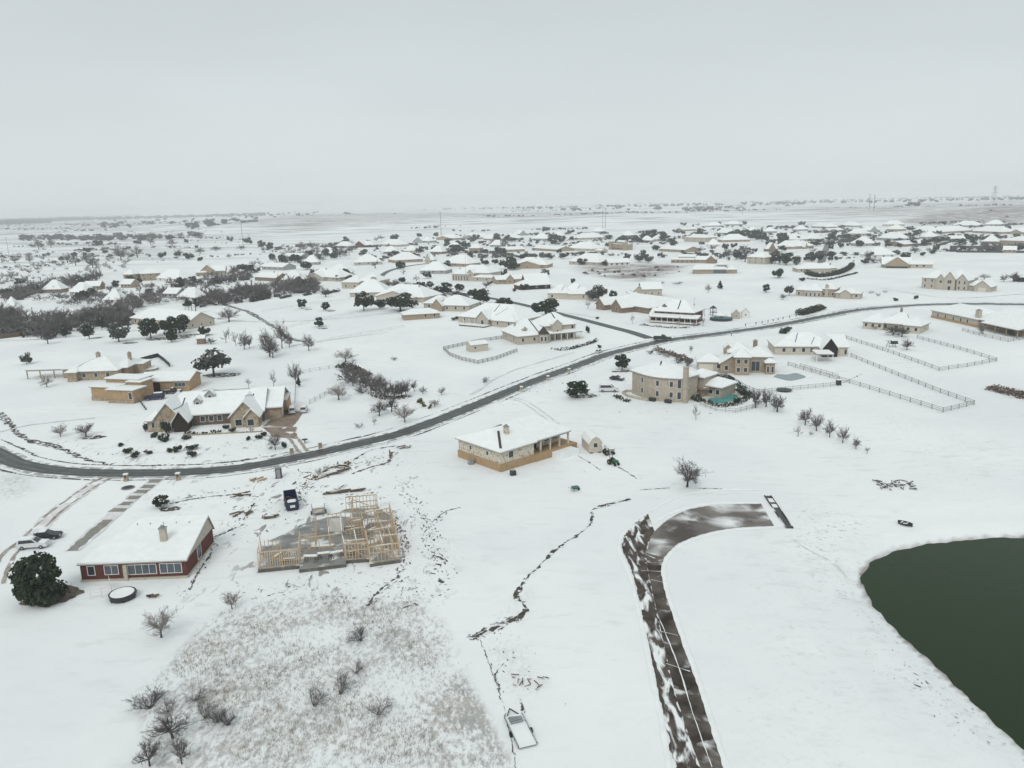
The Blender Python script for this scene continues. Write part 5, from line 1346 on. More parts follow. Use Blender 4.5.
woods('far_treeline', [([(400,207.8),(620,204.2),(1024,196.6)], .6, 260), ([(420,209.5),(700,205),(1024,199)], 1.0, 170), ([(140,214.5),(330,209.8),(420,208.2)], .7, 130), ([(110,213),(200,212),(330,209.5)], 1.6, 60), ([(310,209),(420,208),(512,208.5),(620,206),(690,204.5)], 1.6, 120), ([(745,205),(860,201),(960,199),(1024,197)], 2.2, 90),
   ([(190,228),(250,217),(320,212)], 3, 30), ([(100,225),(180,222),(260,226)], 5, 46), ([(760,206),(1024,199)], 1.5, 20),([(345,214),(350,214)], .6, 6),([(985,215),(993,215)],.5,8),([(908,206),(918,206)],.4,6),
   ([(560,211),(660,209)],1,14)], 4, (8, 16), 'F')
woods('scrub', [([(585,272),(640,275),(680,268)], 4, 40), ([(270,250),(330,248),(350,256)], 5, 26), ([(790,256),(860,262)], 5, 14), ([(900,240),(1024,236)], 6, 40),([(0,268),(50,266)], .7, 24),([(55,263),(90,262),(120,262)], 1.2, 22),([(210,257),(256,254)],.8,18),([(150,262),(215,256)],2,20)], 5, (.9, 2.3), 'FB')
woods('thicket', [([(-8,318),(45,329),(100,319),(128,315)], 9, 230), ([(5,300),(50,288),(100,279)], 6, 130), ([(196,303),(240,296),(290,290),(318,287)], 6, 170), ([(130,306),(165,298),(200,300)], 6, 60), ([(40,305),(100,300),(140,306)], 5, 70), ([(0,262),(60,258),(120,255)], 8, 40), ([(0,280),(40,272),(130,265)], 7, 60), ([(130,300),(200,285),(260,275)], 8, 70), ([(250,262),(350,248)], 7, 60), ([(120,240),(250,236)], 8, 50), ([(345,380),(370,388)], 4, 10)], 9, (2.5, 7.0), 'B')
woods('undergrowth', [([(-8,322),(45,334),(100,324),(130,320)], 6, 130), ([(5,300),(50,288),(100,279)], 4, 80), ([(196,304),(240,298),(290,291),(318,288)], 5, 110), ([(200,285),(250,276)], 4, 50), ([(280,262),(350,251)], 5, 60), ([(285,290),(312,290)], 3, 30),
   ([(360,257),(440,252),(520,250)], 6, 70), ([(520,244),(600,242),(680,240)], 5, 170), ([(690,232),(800,232)], 7, 160), ([(800,236),(900,238),(1024,238)], 9, 300), ([(440,240),(520,238)], 4, 70), ([(700,250),(800,262)], 7, 50), ([(400,292),(440,297),(470,300)], 3, 30), ([(0,335),(40,332)], 2, 50)], 6, (1.2, 4.2), 'FKF')
# hedgerows and brushy field edges out to the horizon
def rows_():
    q = random.Random(77); out = []
    for k in range(90):
        y = 206+56*q.random()**1.25; x = q.uniform(-40, 1064); L = q.uniform(14, 90)*(1 if y > 225 else 1.6); sl = -.022+q.gauss(0, .02)
        if y < 217-.0225*x+4: y = 219-.0225*x+q.uniform(2, 12)
        out.append(([(x, y), (x+L, y+L*sl)], .5, int(L*q.uniform(.25, .6))+3))
    return out
woods('hedgerows', rows_(), 21, (1.5, 5.0), 'FK')
# ---- dry grass in the weedy plot, too many to count
def grass():
    P = pxpoly([(190,640),(138,690),(140,712),(152,775),(510,775),(470,700),(440,625),(418,598),(330,592),(260,600),(215,612)])
    q = random.Random(3); nprng = np.random.default_rng(3)
    lo, hi = P.min(0), P.max(0); xs = nprng.uniform(lo[0], hi[0], 13000); ys = nprng.uniform(lo[1], hi[1], 13000)
    ok = poly_sd(xs, ys, P) > nprng.uniform(0, 3, len(xs)); xs, ys = xs[ok], ys[ok]
    cl = np.sin(xs*.45+1)*np.sin(ys*.38)+.7*np.sin(xs*.17+ys*.21+2)+.4*np.sin(xs*1.3-ys*.9); keep = cl+nprng.normal(0, .7, len(xs)) > .15
    xs, ys = xs[keep], ys[keep]; zs = terr(xs, ys); mb = MB()
    for x, y, z in zip(xs, ys, zs):
        for k in range(4):
            a = q.uniform(0, 6.28); h = q.uniform(.15, .5); w = .022; lx, ly = math.cos(a)*h*q.uniform(.2, .9), math.sin(a)*h*q.uniform(.2, .9)
            ox, oy = x+q.gauss(0, .15), y+q.gauss(0, .15); ca, sa = -math.sin(a)*w, math.cos(a)*w
            mb.add([(ox-ca, oy-sa, z-.05), (ox+ca, oy+sa, z-.05), (ox+lx, oy+ly, z+h)], [(0, 1, 2)])
    stuff('dry_grass', mb.mesh('dry_grass', 'drygrass'))
grass()

# ------------------------------------------------------------------ vehicles
def vehicle(kind, px, py, yaw, paint, label, snow=.5, scale=1.0):
    p = G(px, py); root = thing({'pickup':'pickup_truck','suv':'parked_car','car':'parked_car','van':'parked_car'}[kind], label, {'pickup':'pickup'}.get(kind, 'car'), (p.x, p.y, p.z+.02), R(yaw))
    root.scale = (scale,)*3
    L = {'car': 4.6, 'suv': 4.8, 'pickup': 5.6, 'van': 5.0}[kind]; W = 1.85; hl = L/2
    if kind == 'car': low = [(-hl,.35),(-hl,.75),(-hl+.35,.92),(hl-1.3,.95),(hl-.25,.82),(hl,.62),(hl,.35)]; cab = [(-hl+.35,.92),(-hl+1.0,1.42),(hl-2.2,1.46),(hl-1.3,.95)]
    elif kind == 'suv': low = [(-hl,.4),(-hl,1.0),(hl-1.3,1.08),(hl-.15,.98),(hl,.7),(hl,.4)]; cab = [(-hl+.05,1.0),(-hl+.35,1.72),(hl-2.2,1.76),(hl-1.3,1.08)]
    elif kind == 'van': low = [(-hl,.4),(-hl,1.05),(hl-1.0,1.1),(hl-.1,.9),(hl,.4)]; cab = [(-hl+.02,1.05),(-hl+.2,1.85),(hl-1.9,1.9),(hl-1.0,1.1)]
    else: low = [(-hl,.5),(-hl,1.08),(hl-1.5,1.12),(hl-.1,1.05),(hl,.75),(hl,.5)]; cab = [(-.5,1.1),(-.35,1.82),(hl-2.4,1.84),(hl-1.5,1.12)]
    def ext(mb, prof, w0, w1, m=0):
        n = len(prof); zmin = min(z for _, z in prof); zmax = max(z for _, z in prof)
        wz = lambda z: w0+(w1-w0)*(z-zmin)/(zmax-zmin)
        V = [(x, -wz(z)/2, z) for x, z in prof]+[(x, wz(z)/2, z) for x, z in prof]
        mb.add(V, [tuple(range(n)), tuple(range(n, 2*n))[::-1]]+[((i+1) % n, i, n+i, n+(i+1) % n) for i in range(n)], m)
    b = MB(); ext(b, low, W, W-.08)
    if kind == 'pickup': pass
    body = b.obj('body', paint, root)
    b = MB(); ext(b, cab, W-.12, W-.45); cabo = b.obj('cabin', paint, root)
    def lerp(a, c, t): return (a[0]+(c[0]-a[0])*t, a[1]+(c[1]-a[1])*t)
    A, B_, C_, D_ = cab
    zmin, zmax = A[1], max(B_[1], C_[1])
    wz = lambda z: (W-.12)+(-.33)*(z-zmin)/(zmax-zmin)
    for s in (-1, 1):
        m = MB(); ins = .12
        q = [lerp(A, D_, .06), lerp(A, D_, .92), lerp(B_, C_, .94), lerp(B_, C_, .06)]
        q = [(q[0][0]+.15, q[0][1]+.10), (q[1][0]-.10, q[1][1]+.10), (q[2][0], q[2][1]-.09), (q[3][0], q[3][1]-.09)]
        V = [(x, s*(wz(z)/2+.015), z) for x, z in q]+[(x, s*(wz(z)/2-.03), z) for x, z in q]
        m.add(V, [(0,1,2,3) if s < 0 else (3,2,1,0), (7,6,5,4) if s < 0 else (4,5,6,7)]+[(i, (i+1) % 4, 4+(i+1) % 4, 4+i) for i in range(4)]); m.obj('side_window', 'glass', root)
    for nm, a, c in (('windscreen', D_, C_), ('rear_window', A, B_)):
        m = MB(); e, f = lerp(a, c, .12), lerp(a, c, .88); sg = 1 if nm == 'windscreen' else -1
        V = [(e[0]+sg*.02, -wz(e[1])/2+.1, e[1]+.02), (e[0]+sg*.02, wz(e[1])/2-.1, e[1]+.02), (f[0]+sg*.02, wz(f[1])/2-.1, f[1]+.02), (f[0]+sg*.02, -wz(f[1])/2+.1, f[1]+.02)]
        V += [(x-sg*.05, y, z-.02) for x, y, z in V]; m.add(V, [(0,1,2,3), (7,6,5,4)]+[(i, 4+i, 4+(i+1) % 4, (i+1) % 4) for i in range(4)]); m.obj(nm, 'glass', root)
    for sx in (-1, 1):
        for sy in (-1, 1):
            cx = sx*(hl-.92); m = MB(); m.tube((cx, sy*(W/2-.22), .34), (cx, sy*(W/2+.01), .34), .34, .34, 14); t = m.obj('wheel', 'rubber', root)
            m = MB(); m.tube((cx, sy*(W/2-.02), .34), (cx, sy*(W/2+.03), .34), .2, .2, 10); m.obj('rim', 'metalgrey', t)
    for sy in (-1, 1):
        m = MB(); m.box(hl-.06, hl+.02, sy*.68-.2, sy*.68+.2, .62, .78); m.obj('headlight', 'lamp', root)
        m = MB(); m.box(-hl-.02, -hl+.05, sy*.75-.12, sy*.75+.12, .66, .92); m.obj('tail_light', 'brick', root)
    if kind == 'pickup':
        m = MB(); m.box(-hl+.08, -.55, -W/2+.16, W/2-.16, 1.085, 1.11); m.obj('cargo_bed', 'metalblack' if snow < .4 else 'snow', root)
        for s in (-1, 1): m = MB(); m.box(-hl+.02, -.5, s*(W/2-.10)-.05, s*(W/2-.10)+.05, 1.08, 1.3); m.obj('bed_rail', paint, root)
    if snow > .15:
        m = MB(); z = max(B_[1], C_[1]); w = wz(z)/2-.06
        m.prism([(B_[0]+.1, -w), (C_[0]-.1, -w), (C_[0]-.1, w), (B_[0]+.1, w)], z-.02, z+.09*snow+.06); m.obj('roof_snow', 'snow', cabo)
    if snow > .45:
        m = MB(); x0, x1 = D_[0]+.15, hl-.25; m.add([(x0,-.7,low[-4][1]+.0),(x1,-.7,low[-3][1]-.02),(x1,.7,low[-3][1]-.02),(x0,.7,low[-4][1]),(x0,-.65,1.2 if kind!='car' else 1.04),(x1,-.65,1.06 if kind!='car' else .9),(x1,.65,1.06 if kind!='car' else .9),(x0,.65,1.2 if kind!='car' else 1.04)],
              [(0,1,5,4),(1,2,6,5),(2,3,7,6),(3,0,4,7),(4,5,6,7)]); m.obj('bonnet_snow', 'snow', body)
    return root
vehicle('suv', 34, 547.5, 8, 'metalwhite', 'white car dusted with snow, nearer of two left of the red brick house', .6)
vehicle('car', 47.5, 538.5, 12, 'metalblack', 'black car with clear windows behind the white car by the driveway ruts', .2)
vehicle('van', 292.5, 412.5, 104, 'metalwhite', 'pale snow-covered car in the middle of three on the forecourt edge', .7)
vehicle('suv', 304, 411.5, 100, 'metalwhite', 'snow-white car rightmost of three beside the forecourt', .9)
vehicle('car', 285, 411.5, 106, 'metalblack', 'dark car leftmost of three, against the garage end of the twin-gabled house', .55)
vehicle('suv', 155, 399.5, 195, 'metalblue', 'dark blue car with one snowy end in front of the garage bays', .25, 1.15)
vehicle('pickup', 173, 393.5, 5, 'metalblack', 'dark pickup close against the garage building wall', .5)
vehicle('pickup', 662.5, 340.5, -12, 'metalgreen', 'dark green pickup driving at the road junction', .12, 1.3)
vehicle('van', 608.5, 391.5, -6, 'metalwhite', 'white van with snow on its roof left of the curved cream house', .6, 1.15)
vehicle('car', 617, 380, -35, 'metalblack', 'dark snow-topped car behind the white van by the curved house', .8)
vehicle('suv', 599, 352.8, 60, 'metalwhite', 'small white snow-covered car near the road below the turreted house', .8, .8)
vehicle('pickup', 457, 320, 30, 'metalblack', 'dark parked pickup at the left end of the porched cream house', .6)
vehicle('car', 915, 278, 10, 'metalblack', 'black car parked beside the low garage wing of the tan gabled house', .3) if False else None
vehicle('suv', 888, 270.5, 0, 'metalblack', 'dark car parked under the broad front gable of the snowy house', .2) if False else None

# ------------------------------------------------------------------ fences
def fence(name, label, pts, h=1.2, step=3.0, mat='fencegrey', rails=3, rw=.10, pw=.13, solid=False, group=None, mesh=False):
    P = [G(x, y).xy for x, y in pts]; o0 = P[0]; z0 = tz(*o0)
    root = thing(name, label, 'fence', (o0.x, o0.y, z0), 0, group)
    tot = sum((b-a).length for a, b in zip(P, P[1:])); step = max(step, tot/95)
    m = MB(); m.box(-pw/2, pw/2, -pw/2, pw/2, -.4, h+.08); pm = m.mesh('post', mat); first = True
    for a, b in zip(P, P[1:]):
        L = (b-a).length; n = max(1, int(round(L/step))); rz = math.atan2((b-a).y, (b-a).x)
        pp = [a.lerp(b, i/n) for i in range(n+1)]
        for i, q in enumerate(pp[(0 if first else 1):]):
            link('post', pm, root, (q.x-o0.x, q.y-o0.y, tz(q.x, q.y)-z0), rz)
        first = False
        hs = [h*(k+1)/rails-.08 for k in range(rails)] if not solid else []
        for zz in hs:
            m = MB()
            for c, d in zip(pp, pp[1:]): m.beam((c.x-o0.x, c.y-o0.y, tz(*c)-z0+zz), (d.x-o0.x, d.y-o0.y, tz(*d)-z0+zz), .05, rw)
            m.obj('rail', mat, root)
        if solid or mesh:
            m = MB()
            for c, d in zip(pp, pp[1:]):
                if mesh:
                    k = int((d-c).length/.35)
                    for i in range(1, k):
                        e = c.lerp(d, i/k); m.box(e.x-o0.x-.014, e.x-o0.x+.014, e.y-o0.y-.014, e.y-o0.y+.014, tz(*e)-z0, tz(*e)-z0+h-.1)
                else: m.beam((c.x-o0.x, c.y-o0.y, tz(*c)-z0+h/2), (d.x-o0.x, d.y-o0.y, tz(*d)-z0+h/2), .06, h)
            m.obj('panel', mat, root)
    return root
fence('fence', 'grey post fence enclosing the lot with the little cream shed', [(517,336.5),(480,342),(443.5,350),(450,356),(462,360.5),(478,364),(497,359.5),(517,352)], 1.35, 2.6, 'fencegrey', 3, .22, .22)
fence('fence', 'upper paddock fence of grey rails round the cream paddock house', [(841.5,337.5),(872,347),(905,358.5),(939,371),(967,367),(996.5,361.5),(960,350),(917,338.5)], 1.3, 4.0, 'fencegrey', 3, .12, .16)
fence('fence', 'long lower paddock fence of grey rails reaching furthest down the slope', [(788,365.5),(820,375),(860,386.5),(900,399),(943,412.5),(974,405),(940,393),(905,379),(851,357)], 1.3, 4.0, 'fencegrey', 3, .12, .16)
fence('fence', 'rail fence in front of the bow-windowed house at the right edge', [(962.5,331),(985,337),(1008,342),(1030,338.5)], 1.3, 3.5, 'fencegrey', 3, .12, .15)
fence('fence', 'dark iron fence round the grey pool terrace', [(726,377),(745,388.5),(758,394),(785,391),(838,386),(838,378),(800,367)], 1.3, 2.5, 'fencedark', 2, .05, .07, mesh=True)
fence('fence', 'dark iron fence round the turquoise pool garden', [(700,405),(716,411),(735,413),(752,409),(764,402)], 1.2, 2.2, 'fencedark', 2, .05, .07, mesh=True)
fence('wall', 'dark solid wall in an L shape round the far right paddock', [(1040,249),(985,248),(950,247.5),(957,252.5),(1000,252.8),(1040,253)], 2.0, 12, 'fencedark', 2, .1, .3, True)['category'] = 'wall'
fence('fence', 'pale rail fence crossing the field below the round evergreens', [(302,347),(340,338.5),(390,330),(404,327.5)], 1.2, 6, 'fencewhite', 2, .10, .12)
fence('fence', 'pale rail fence between the round evergreen and the oaks', [(285,329),(330,318),(370,311.5),(404,307)], 1.2, 6, 'fencewhite', 2, .10, .12)
fence('fence', 'pale rail fence beyond the small hedge row', [(262,312.5),(300,306),(350,300)], 1.2, 7, 'fencewhite', 2, .10, .12)
fence('fence', 'wire field fence running from the bare round tree to the hedge', [(300,373.5),(320,370.5),(338,367.5)], 1.2, 4, 'fencegrey', 2, .06, .14)
fence('fence', 'wire fence sloping from the forecourt cars up to the thicket', [(310,404),(325,396),(336,389),(346,384.5)], 1.3, 3, 'fencegrey', 3, .06, .12)
fence('fence', 'thin fence running down from the bare round tree to the parked cars', [(296,384),(295.5,393),(295,403)], 1.2, 3, 'fencegrey', 2, .06, .12)
fence('fence', 'pale fence left of the villa outbuilding', [(380,330),(404,326),(434,321.5)], 1.2, 6, 'fencewhite', 2, .10, .12) if False else None
fence('fence', 'row of short dark posts along the main road near the hedge', [(745.5,326),(756,324.5),(768,322.5),(783,319),(796,316.5)], 1.0, 5, 'fencedark', 1, .05, .25)
fence('fence', 'dark board fence in the woods at the far left', [(-5,339.5),(20,336.5),(42,332.5)], 2.2, 3, 'oldwood', 2, .1, .3, True)
fence('wall', 'low dark retaining wall beside the boxy tan house', [(139.5,401),(146,410)], .5, 3, 'fencedark', 1, .1, .3, True)['category'] = 'wall'
fence('fence', 'dark fence closing the round pool yard behind the boxy house', [(141,361.5),(150,359),(158,357),(164,361.5),(170,367)], 1.5, 2.5, 'fencedark', 2, .1, .15, True)
fence('fence', 'white wire kennel fence behind the red brick house', [(91,599),(113,596.5),(110,585.5)], 1.5, 1.5, 'fencewhite', 3, .03, .06)
fence('fence', 'low stone garden edging in front of the twin-gabled house', [(184,436),(205,435),(232,433.5),(262,432)], .35, 4, 'stone', 1, .3, .3, True)
# metal strip across the lane end
def strip_grate():
    a, b = G(767.5, 496), G(789.5, 528.5); o = thing('drain_channel', 'dark drain channel with snow lying across it at the end of the concrete lane', 'drain', (a.x, a.y, a.z))
    v = (b-a).xy; n = v.normalized(); m = MB(); L = v.length; nx = Vector((-n.y, n.x))
    for s in (-.6, .6): m.beam((nx.x*s, nx.y*s, .1), (v.x+nx.x*s, v.y+nx.y*s, .1+b.z-a.z), .12, .25)
    m.obj('kerb', 'laneshoulder', o)
    m = MB(); m.beam((0, 0, .02), (v.x, v.y, .02+b.z-a.z), 1.05, .1); m.obj('grate', 'metalblack', o)
    q = random.Random(2); c = MB()
    for t0, t1 in ((.10,.22),(.28,.50),(.54,.66),(.70,.98)):
        c.beam((v.x*t0+nx.x*.1, v.y*t0+nx.y*.1, .09), (v.x*t1+nx.x*.1, v.y*t1+nx.y*.1, .09), 1.0, .10)
    c.obj('snow_patch', 'snow', o)
strip_grate()

# ------------------------------------------------------------------ the timber house frame
SLAB = [(258,569.6),(300,565.5),(299,569.6),(346,564),(346,560.5),(369.6,559),(369.6,564),(400.8,559.7),(389.5,515),(378,508),(346,509),(331,515),(300,525),(286,533),(262,544)]
def frame_house():
    z = tz(*G(330, 545).xy)+.55
    pt = lambda x, y: Gz(x, y, z).xy
    c = pt(330, 545)
    root = thing('unfinished_house', 'unfinished house of bare timber wall frames standing on a grey concrete slab', 'building site', (c.x, c.y, z))
    m = MB(); m.prism([tuple(pt(x, y)-c) for x, y in SLAB], -1.3, 0, 0, 1); m.obj('slab', ['slabside', 'wetslab'], root)
    sm = {}
    def stud(h, lean=False):
        k = round(h, 1)
        if k not in sm: q = MB(); q.box(-.05, .05, -.05, .05, .05, k-.05); sm[k] = q.mesh('stud', 'lumber')
        return sm[k]
    def wall(a, b, n, h=2.7, top=True, bottom=True, brace=False, header=False):
        A, B = pt(*a)-c, pt(*b)-c; rz = math.atan2((B-A).y, (B-A).x); L = (B-A).length
        f = bpy.data.objects.new('wall_frame', None)
        m = MB()
        if bottom: m.box(0, L, -.07, .07, 0, .09)
        if top: m.box(0, L, -.07, .07, h-.1, h+.06)
        if header: m.box(0, L, -.06, .06, h*.55, h*.55+.14)
        if brace: m.beam((L*.1, .09, h*.9), (L*.9, .09, .15), .05, .13)
        f = m.obj('wall_frame', 'lumber', root); f.location = (A.x, A.y, .002); f.rotation_euler.z = rz
        for i in range(n+1): link('stud', stud(h), f, (L*i/n, 0, 0))
        if top and rh.random() < .6:
            m = MB(); t0 = rh.uniform(0, .3); t1 = rh.uniform(.6, 1); m.box(L*t0, L*t1, -.06, .06, h+.062, h+.10); m.obj('snow_strip', 'snow', f)
    wall((259,568.5),(299,564.5),17); wall((259,568.5),(261,549),2); wall((300,564),(301,547),3)
    wall((308,553),(343,548.5),3, bottom=False); wall((343,548.5),(345.5,560),4)
    wall((346.5,559.8),(368.5,558),7, header=True, brace=True); wall((370.5,562.5),(400,558.6),8, header=True, brace=True)
    wall((400,558.6),(390,517),12); wall((369.5,560),(362,526),9); wall((371,545.5),(396.5,541),7, brace=True); wall((360,528),(391,522),8)
    wall((347,545),(367,541.5),5); wall((346.5,511),(377.5,508),9, header=True, brace=True); wall((343,548),(341,527),4); wall((329,529),(346,526),4, header=True)
    wall((329,529),(329,541),2); wall((378,530),(385,546),4); wall((376,509),(378,525),4); wall((385,536),(394,534),3); wall((351,523),(360,522),3); wall((352,536),(365,534),4); wall((376,527),(386,526),3)
    wall((262,556),(281,553),5, top=False); wall((301,551),(316,549),3, header=True); wall((316,549),(317,529),5, top=False); wall((330,549),(330,541),3); wall((345.5,557),(367,554.5),6); wall((346,534),(362,532),5, header=True)
    wall((371,553),(398,549.5),8); wall((384,559),(380,546),4); wall((366,545),(364,534),3); wall((352,516),(353,510),2); wall((362,521),(378,519),5); wall((392,535),(372,537.5),6); wall((358,558),(355,545),4); wall((394,559),(389,543),5)
    wall((281,566),(281.5,556),1, top=False); wall((316,538),(316,528),1, top=False, bottom=False)
    # sheathing sheets and small stacks on the porch slab
    return z, c, root, pt
fz, fc, froot, fpt = frame_house()
def at_slab(x, y): p = fpt(x, y); return (p.x, p.y, fz)
for i, (x, y, lb) in enumerate([(311,561,'leftmost pair of sawhorses under boards on the porch slab'),(325,558,'middle sawhorses with a snowy sheet on the porch slab'),(337,557,'sawhorses with a tilted white board at the right end of the porch slab')]):
    o = thing('sawhorse', lb, 'sawhorse', at_slab(x, y), .2*i)
    for sx in (-.8, .8):
        m = MB(); m.box(sx-.05, sx+.05, -.5, .5, .75, .85); m.obj('beam', 'oldwood', o)
        for sy in (-.4, .4):
            for d in (-.25, .25): m = MB(); m.beam((sx, sy, .76), (sx+d, sy+d*.3, 0), .08, .08); m.obj('leg', 'oldwood', o)
    m = MB(); m.box(-1.2, 1.1, -.35, .3, .86, .92); t = m.obj('board', 'lumber', o)
    m = MB(); m.box(-1.1, 1.0, -.32, .27, .922, 1.02); m.obj('snow_cap', 'snow', t)
o = thing('board_stack', 'snowy stack of boards lying inside the timber frame behind the sawhorses', 'boards', at_slab(322, 547), .12)
for k in range(3): m = MB(); m.box(-2.2+.2*k, 2.0+.1*k, -.5+.02*k, .4-.05*k, .1*k, .1*k+.09); m.obj('board', 'lumber', o)
m = MB(); m.box(-1.7, 1.9, -.4, .25, .292, .36); m.obj('snow_cap', 'snow', o)
o = thing('sheet_stack', 'white wrapped sheets leaning in the upper left room of the frame', 'sheets', at_slab(337, 531), .1)
m = MB(); m.box(-1.2, 1.2, -.1, .1, 0, 2.3); m.obj('sheet', 'white', o); m = MB(); m.box(-1.2, 1.2, .13, .2, 0, 1.5); m.obj('backing_sheet', 'lumber', o)

for i, (x, y, a, lb) in enumerate([(290,560,.1,'loose lumber stack in the left room of the timber frame'),(355,552,.5,'loose lumber stack in the front middle room of the timber frame'),(385,551,-.2,'loose lumber stack in the front right room of the timber frame'),(372,530,.9,'loose lumber stack in the back right room of the timber frame'),(350,528,.2,'loose lumber stack in the back middle room of the timber frame'),(278,556,1.2,'loose lumber stack near the outer left wall of the timber frame')]):
    o = thing('lumber_stack', lb, 'lumber', at_slab(x, y), a); q = random.Random(i)
    for k in range(5):
        m = MB(); b0 = q.gauss(0, .25); m.beam((-1.6+q.gauss(0, .3), b0-.3, .06+.1*(k % 3)), (1.4+q.gauss(0, .3), b0+q.gauss(0, .3), .06+.1*(k % 3)), .16, .08); t = m.obj('plank', 'lumber', o)
    m = MB(); m.box(-1.0, .8, -.25, .1, .32, .38); m.obj('snow_cap', 'snow', o)
# dumpster, trailer, planks, and the rest of the building plot
p = G(293, 511); o = thing('dumpster', 'dark blue open dumpster filled with snowy rubble', 'dumpster', (p.x, p.y, p.z), R(20))
L, W, Hh = 6.8, 2.1, 1.85
m = MB()
m.add([(-W/2,0,.15),(W/2,0,.15),(W/2,L,.15),(-W/2,L,.15),(-W/2-.1,-.35,Hh),(W/2+.1,-.35,Hh),(W/2+.1,L,Hh),(-W/2-.1,L,Hh)], [(0,1,5,4),(1,2,6,5),(2,3,7,6),(3,0,4,7),(3,2,1,0)])
t = .1; m.add([(-W/2+t,t,.3),(W/2-t,t,.3),(W/2-t,L-t,.3),(-W/2+t,L-t,.3),(-W/2-.1+t,-.35+t,Hh),(W/2+.1-t,-.35+t,Hh),(W/2+.1-t,L-t,Hh),(-W/2-.1+t,L-t,Hh)], [(4,5,1,0),(5,6,2,1),(6,7,3,2),(7,4,0,3),(0,1,2,3)])
m.add([(-W/2-.1,-.35,Hh+.002),(W/2+.1,-.35,Hh+.002),(W/2+.1,L,Hh+.002),(-W/2-.1,L,Hh+.002),(-W/2-.1+t,-.35+t,Hh+.002),(W/2+.1-t,-.35+t,Hh+.002),(W/2+.1-t,L-t,Hh+.002),(-W/2-.1+t,L-t,Hh+.002)], [(0,1,5,4),(1,2,6,5),(2,3,7,6),(3,0,4,7)])
m.obj('body', 'metalblue', o)
for k in range(5):
    for s in (-1, 1): m = MB(); x = s*(W/2+.09); m.box(x-.06, x+.06, .5+k*1.25, .62+k*1.25, .2, Hh-.05); m.obj('rib', 'metalblue', o)
m = MB(); m.box(-.45, .45, -.27, -.2, .75, 1.25); m.obj('sign_plate', 'white', o)
q = random.Random(4); m = MB()
for k in range(26):
    x, y, z = q.uniform(-.9, .9), q.uniform(.3, 5.6), .3+q.uniform(.2, .9); m.beam((x, y, z), (x+q.gauss(0, .5), y+q.gauss(0, .6), z+q.gauss(0, .25)), .25, .1)
m.obj('rubble', 'oldwood', o)
m = MB(); m.box(-.8, .7, .5, 2.4, .9, 1.35); m.box(-.5, .9, 2.2, 3.4, .8, 1.1); m.obj('snow_heap', 'snow', o)
p = G(319, 516); o = thing('trailer', 'small grey two-wheeled trailer with snow, between dumpster and timber frame', 'trailer', (p.x, p.y, p.z), R(16))
m = MB(); m.box(-1.2, 1.2, 0, 2.4, .5, 1.5); m.obj('bed', 'metalgrey', o); m = MB(); m.box(-1.05, 1.05, .15, 2.2, 1.502, 1.7); m.obj('snow_cap', 'snow', o)
for s in (-1, 1): m = MB(); m.tube((s*1.22, 1.2, .35), (s*1.42, 1.2, .35), .35, .35, 12); m.obj('wheel', 'rubber', o)
m = MB(); m.beam((0, 2.4, .6), (0, 3.8, .45), .1, .1); m.obj('drawbar', 'metalblack', o); m = MB(); m.box(-.9, .9, -.12, -.02, .7, 1.35); m.obj('tailgate', 'palestone', o)
p = G(279, 477.5); o = thing('portable_toilet', 'dark grey portable toilet cabin by the road above the dumpster', 'toilet', (p.x, p.y, p.z), .2)
m = MB(); m.box(-.6, .6, -.6, .6, .1, 2.2); m.obj('cabin', 'fencedark', o); m = MB(); m.add([(-.65,-.65,2.2),(.65,-.65,2.2),(.65,.65,2.2),(-.65,.65,2.2),(0,0,2.5)], [(0,1,4),(1,2,4),(2,3,4),(3,0,4),(3,2,1,0)]); m.obj('roof', 'metalgrey', o)
m = MB(); m.box(-.4, .4, -.66, -.6, .15, 2.0); m.obj('door', 'metalgrey', o); m = MB(); m.box(-.7, .7, -.7, .7, 0, .1); m.obj('base', 'oldwood', o)
def pile(name, label, cat, px, py, n, L, spread, mat, seed, snowy=True, wob=.25, yaw=0, thick=.2):
    p = G(px, py); o = thing(name, label, cat, (p.x, p.y, p.z), R(yaw)); q = random.Random(seed)
    for k in range(n):
        x, y = q.uniform(-spread[0], spread[0]), q.uniform(-spread[1], spread[1]); a = q.gauss(0, wob); l = L*q.uniform(.6, 1.2)
        m = MB(); z = .1+thick*.6*(k % 3); m.beam((x-l/2*math.cos(a), y-l/2*math.sin(a), z), (x+l/2*math.cos(a), y+l/2*math.sin(a), z+q.uniform(-.05, .3)), thick*1.3, thick)
        b = m.obj('plank' if mat != 'concrete' else 'block', mat, o)
        if snowy and q.random() < .6:
            m = MB(); m.beam((x-l/2.4*math.cos(a), y-l/2.4*math.sin(a), z+thick*.75), (x+l/2.4*math.cos(a), y+l/2.4*math.sin(a), z+thick*.75+.1), thick*1.1, thick*.4); m.obj('snow_cap', 'snow', b)
    return o
pile('plank_pile', 'long pile of dark planks lying slanted below the road', 'planks', 330, 475, 9, 6, (1.2, .5), 'oldwood', 1, yaw=38)
pile('brush_pile', 'dark brush heap at the top end of the slanted plank pile', 'brush pile', 342, 466.5, 14, 2.6, (1.3, 1), 'oldwood', 2, wob=1.2, yaw=38)
pile('timber_stack', 'flat stack of long snowy timbers above the frame', 'timber', 337, 493, 5, 5, (.4, .5), 'oldwood', 3, wob=.05, yaw=10)
pile('timber_stack', 'short stack of timbers right of the long snowy timbers', 'timber', 358.5, 491, 4, 3, (.3, .4), 'oldwood', 4, wob=.08, yaw=8)
pile('plank_pile', 'low snowy planks left of the blue dumpster', 'planks', 270, 518, 5, 3, (.4, .4), 'oldwood', 5, wob=.1, yaw=8)
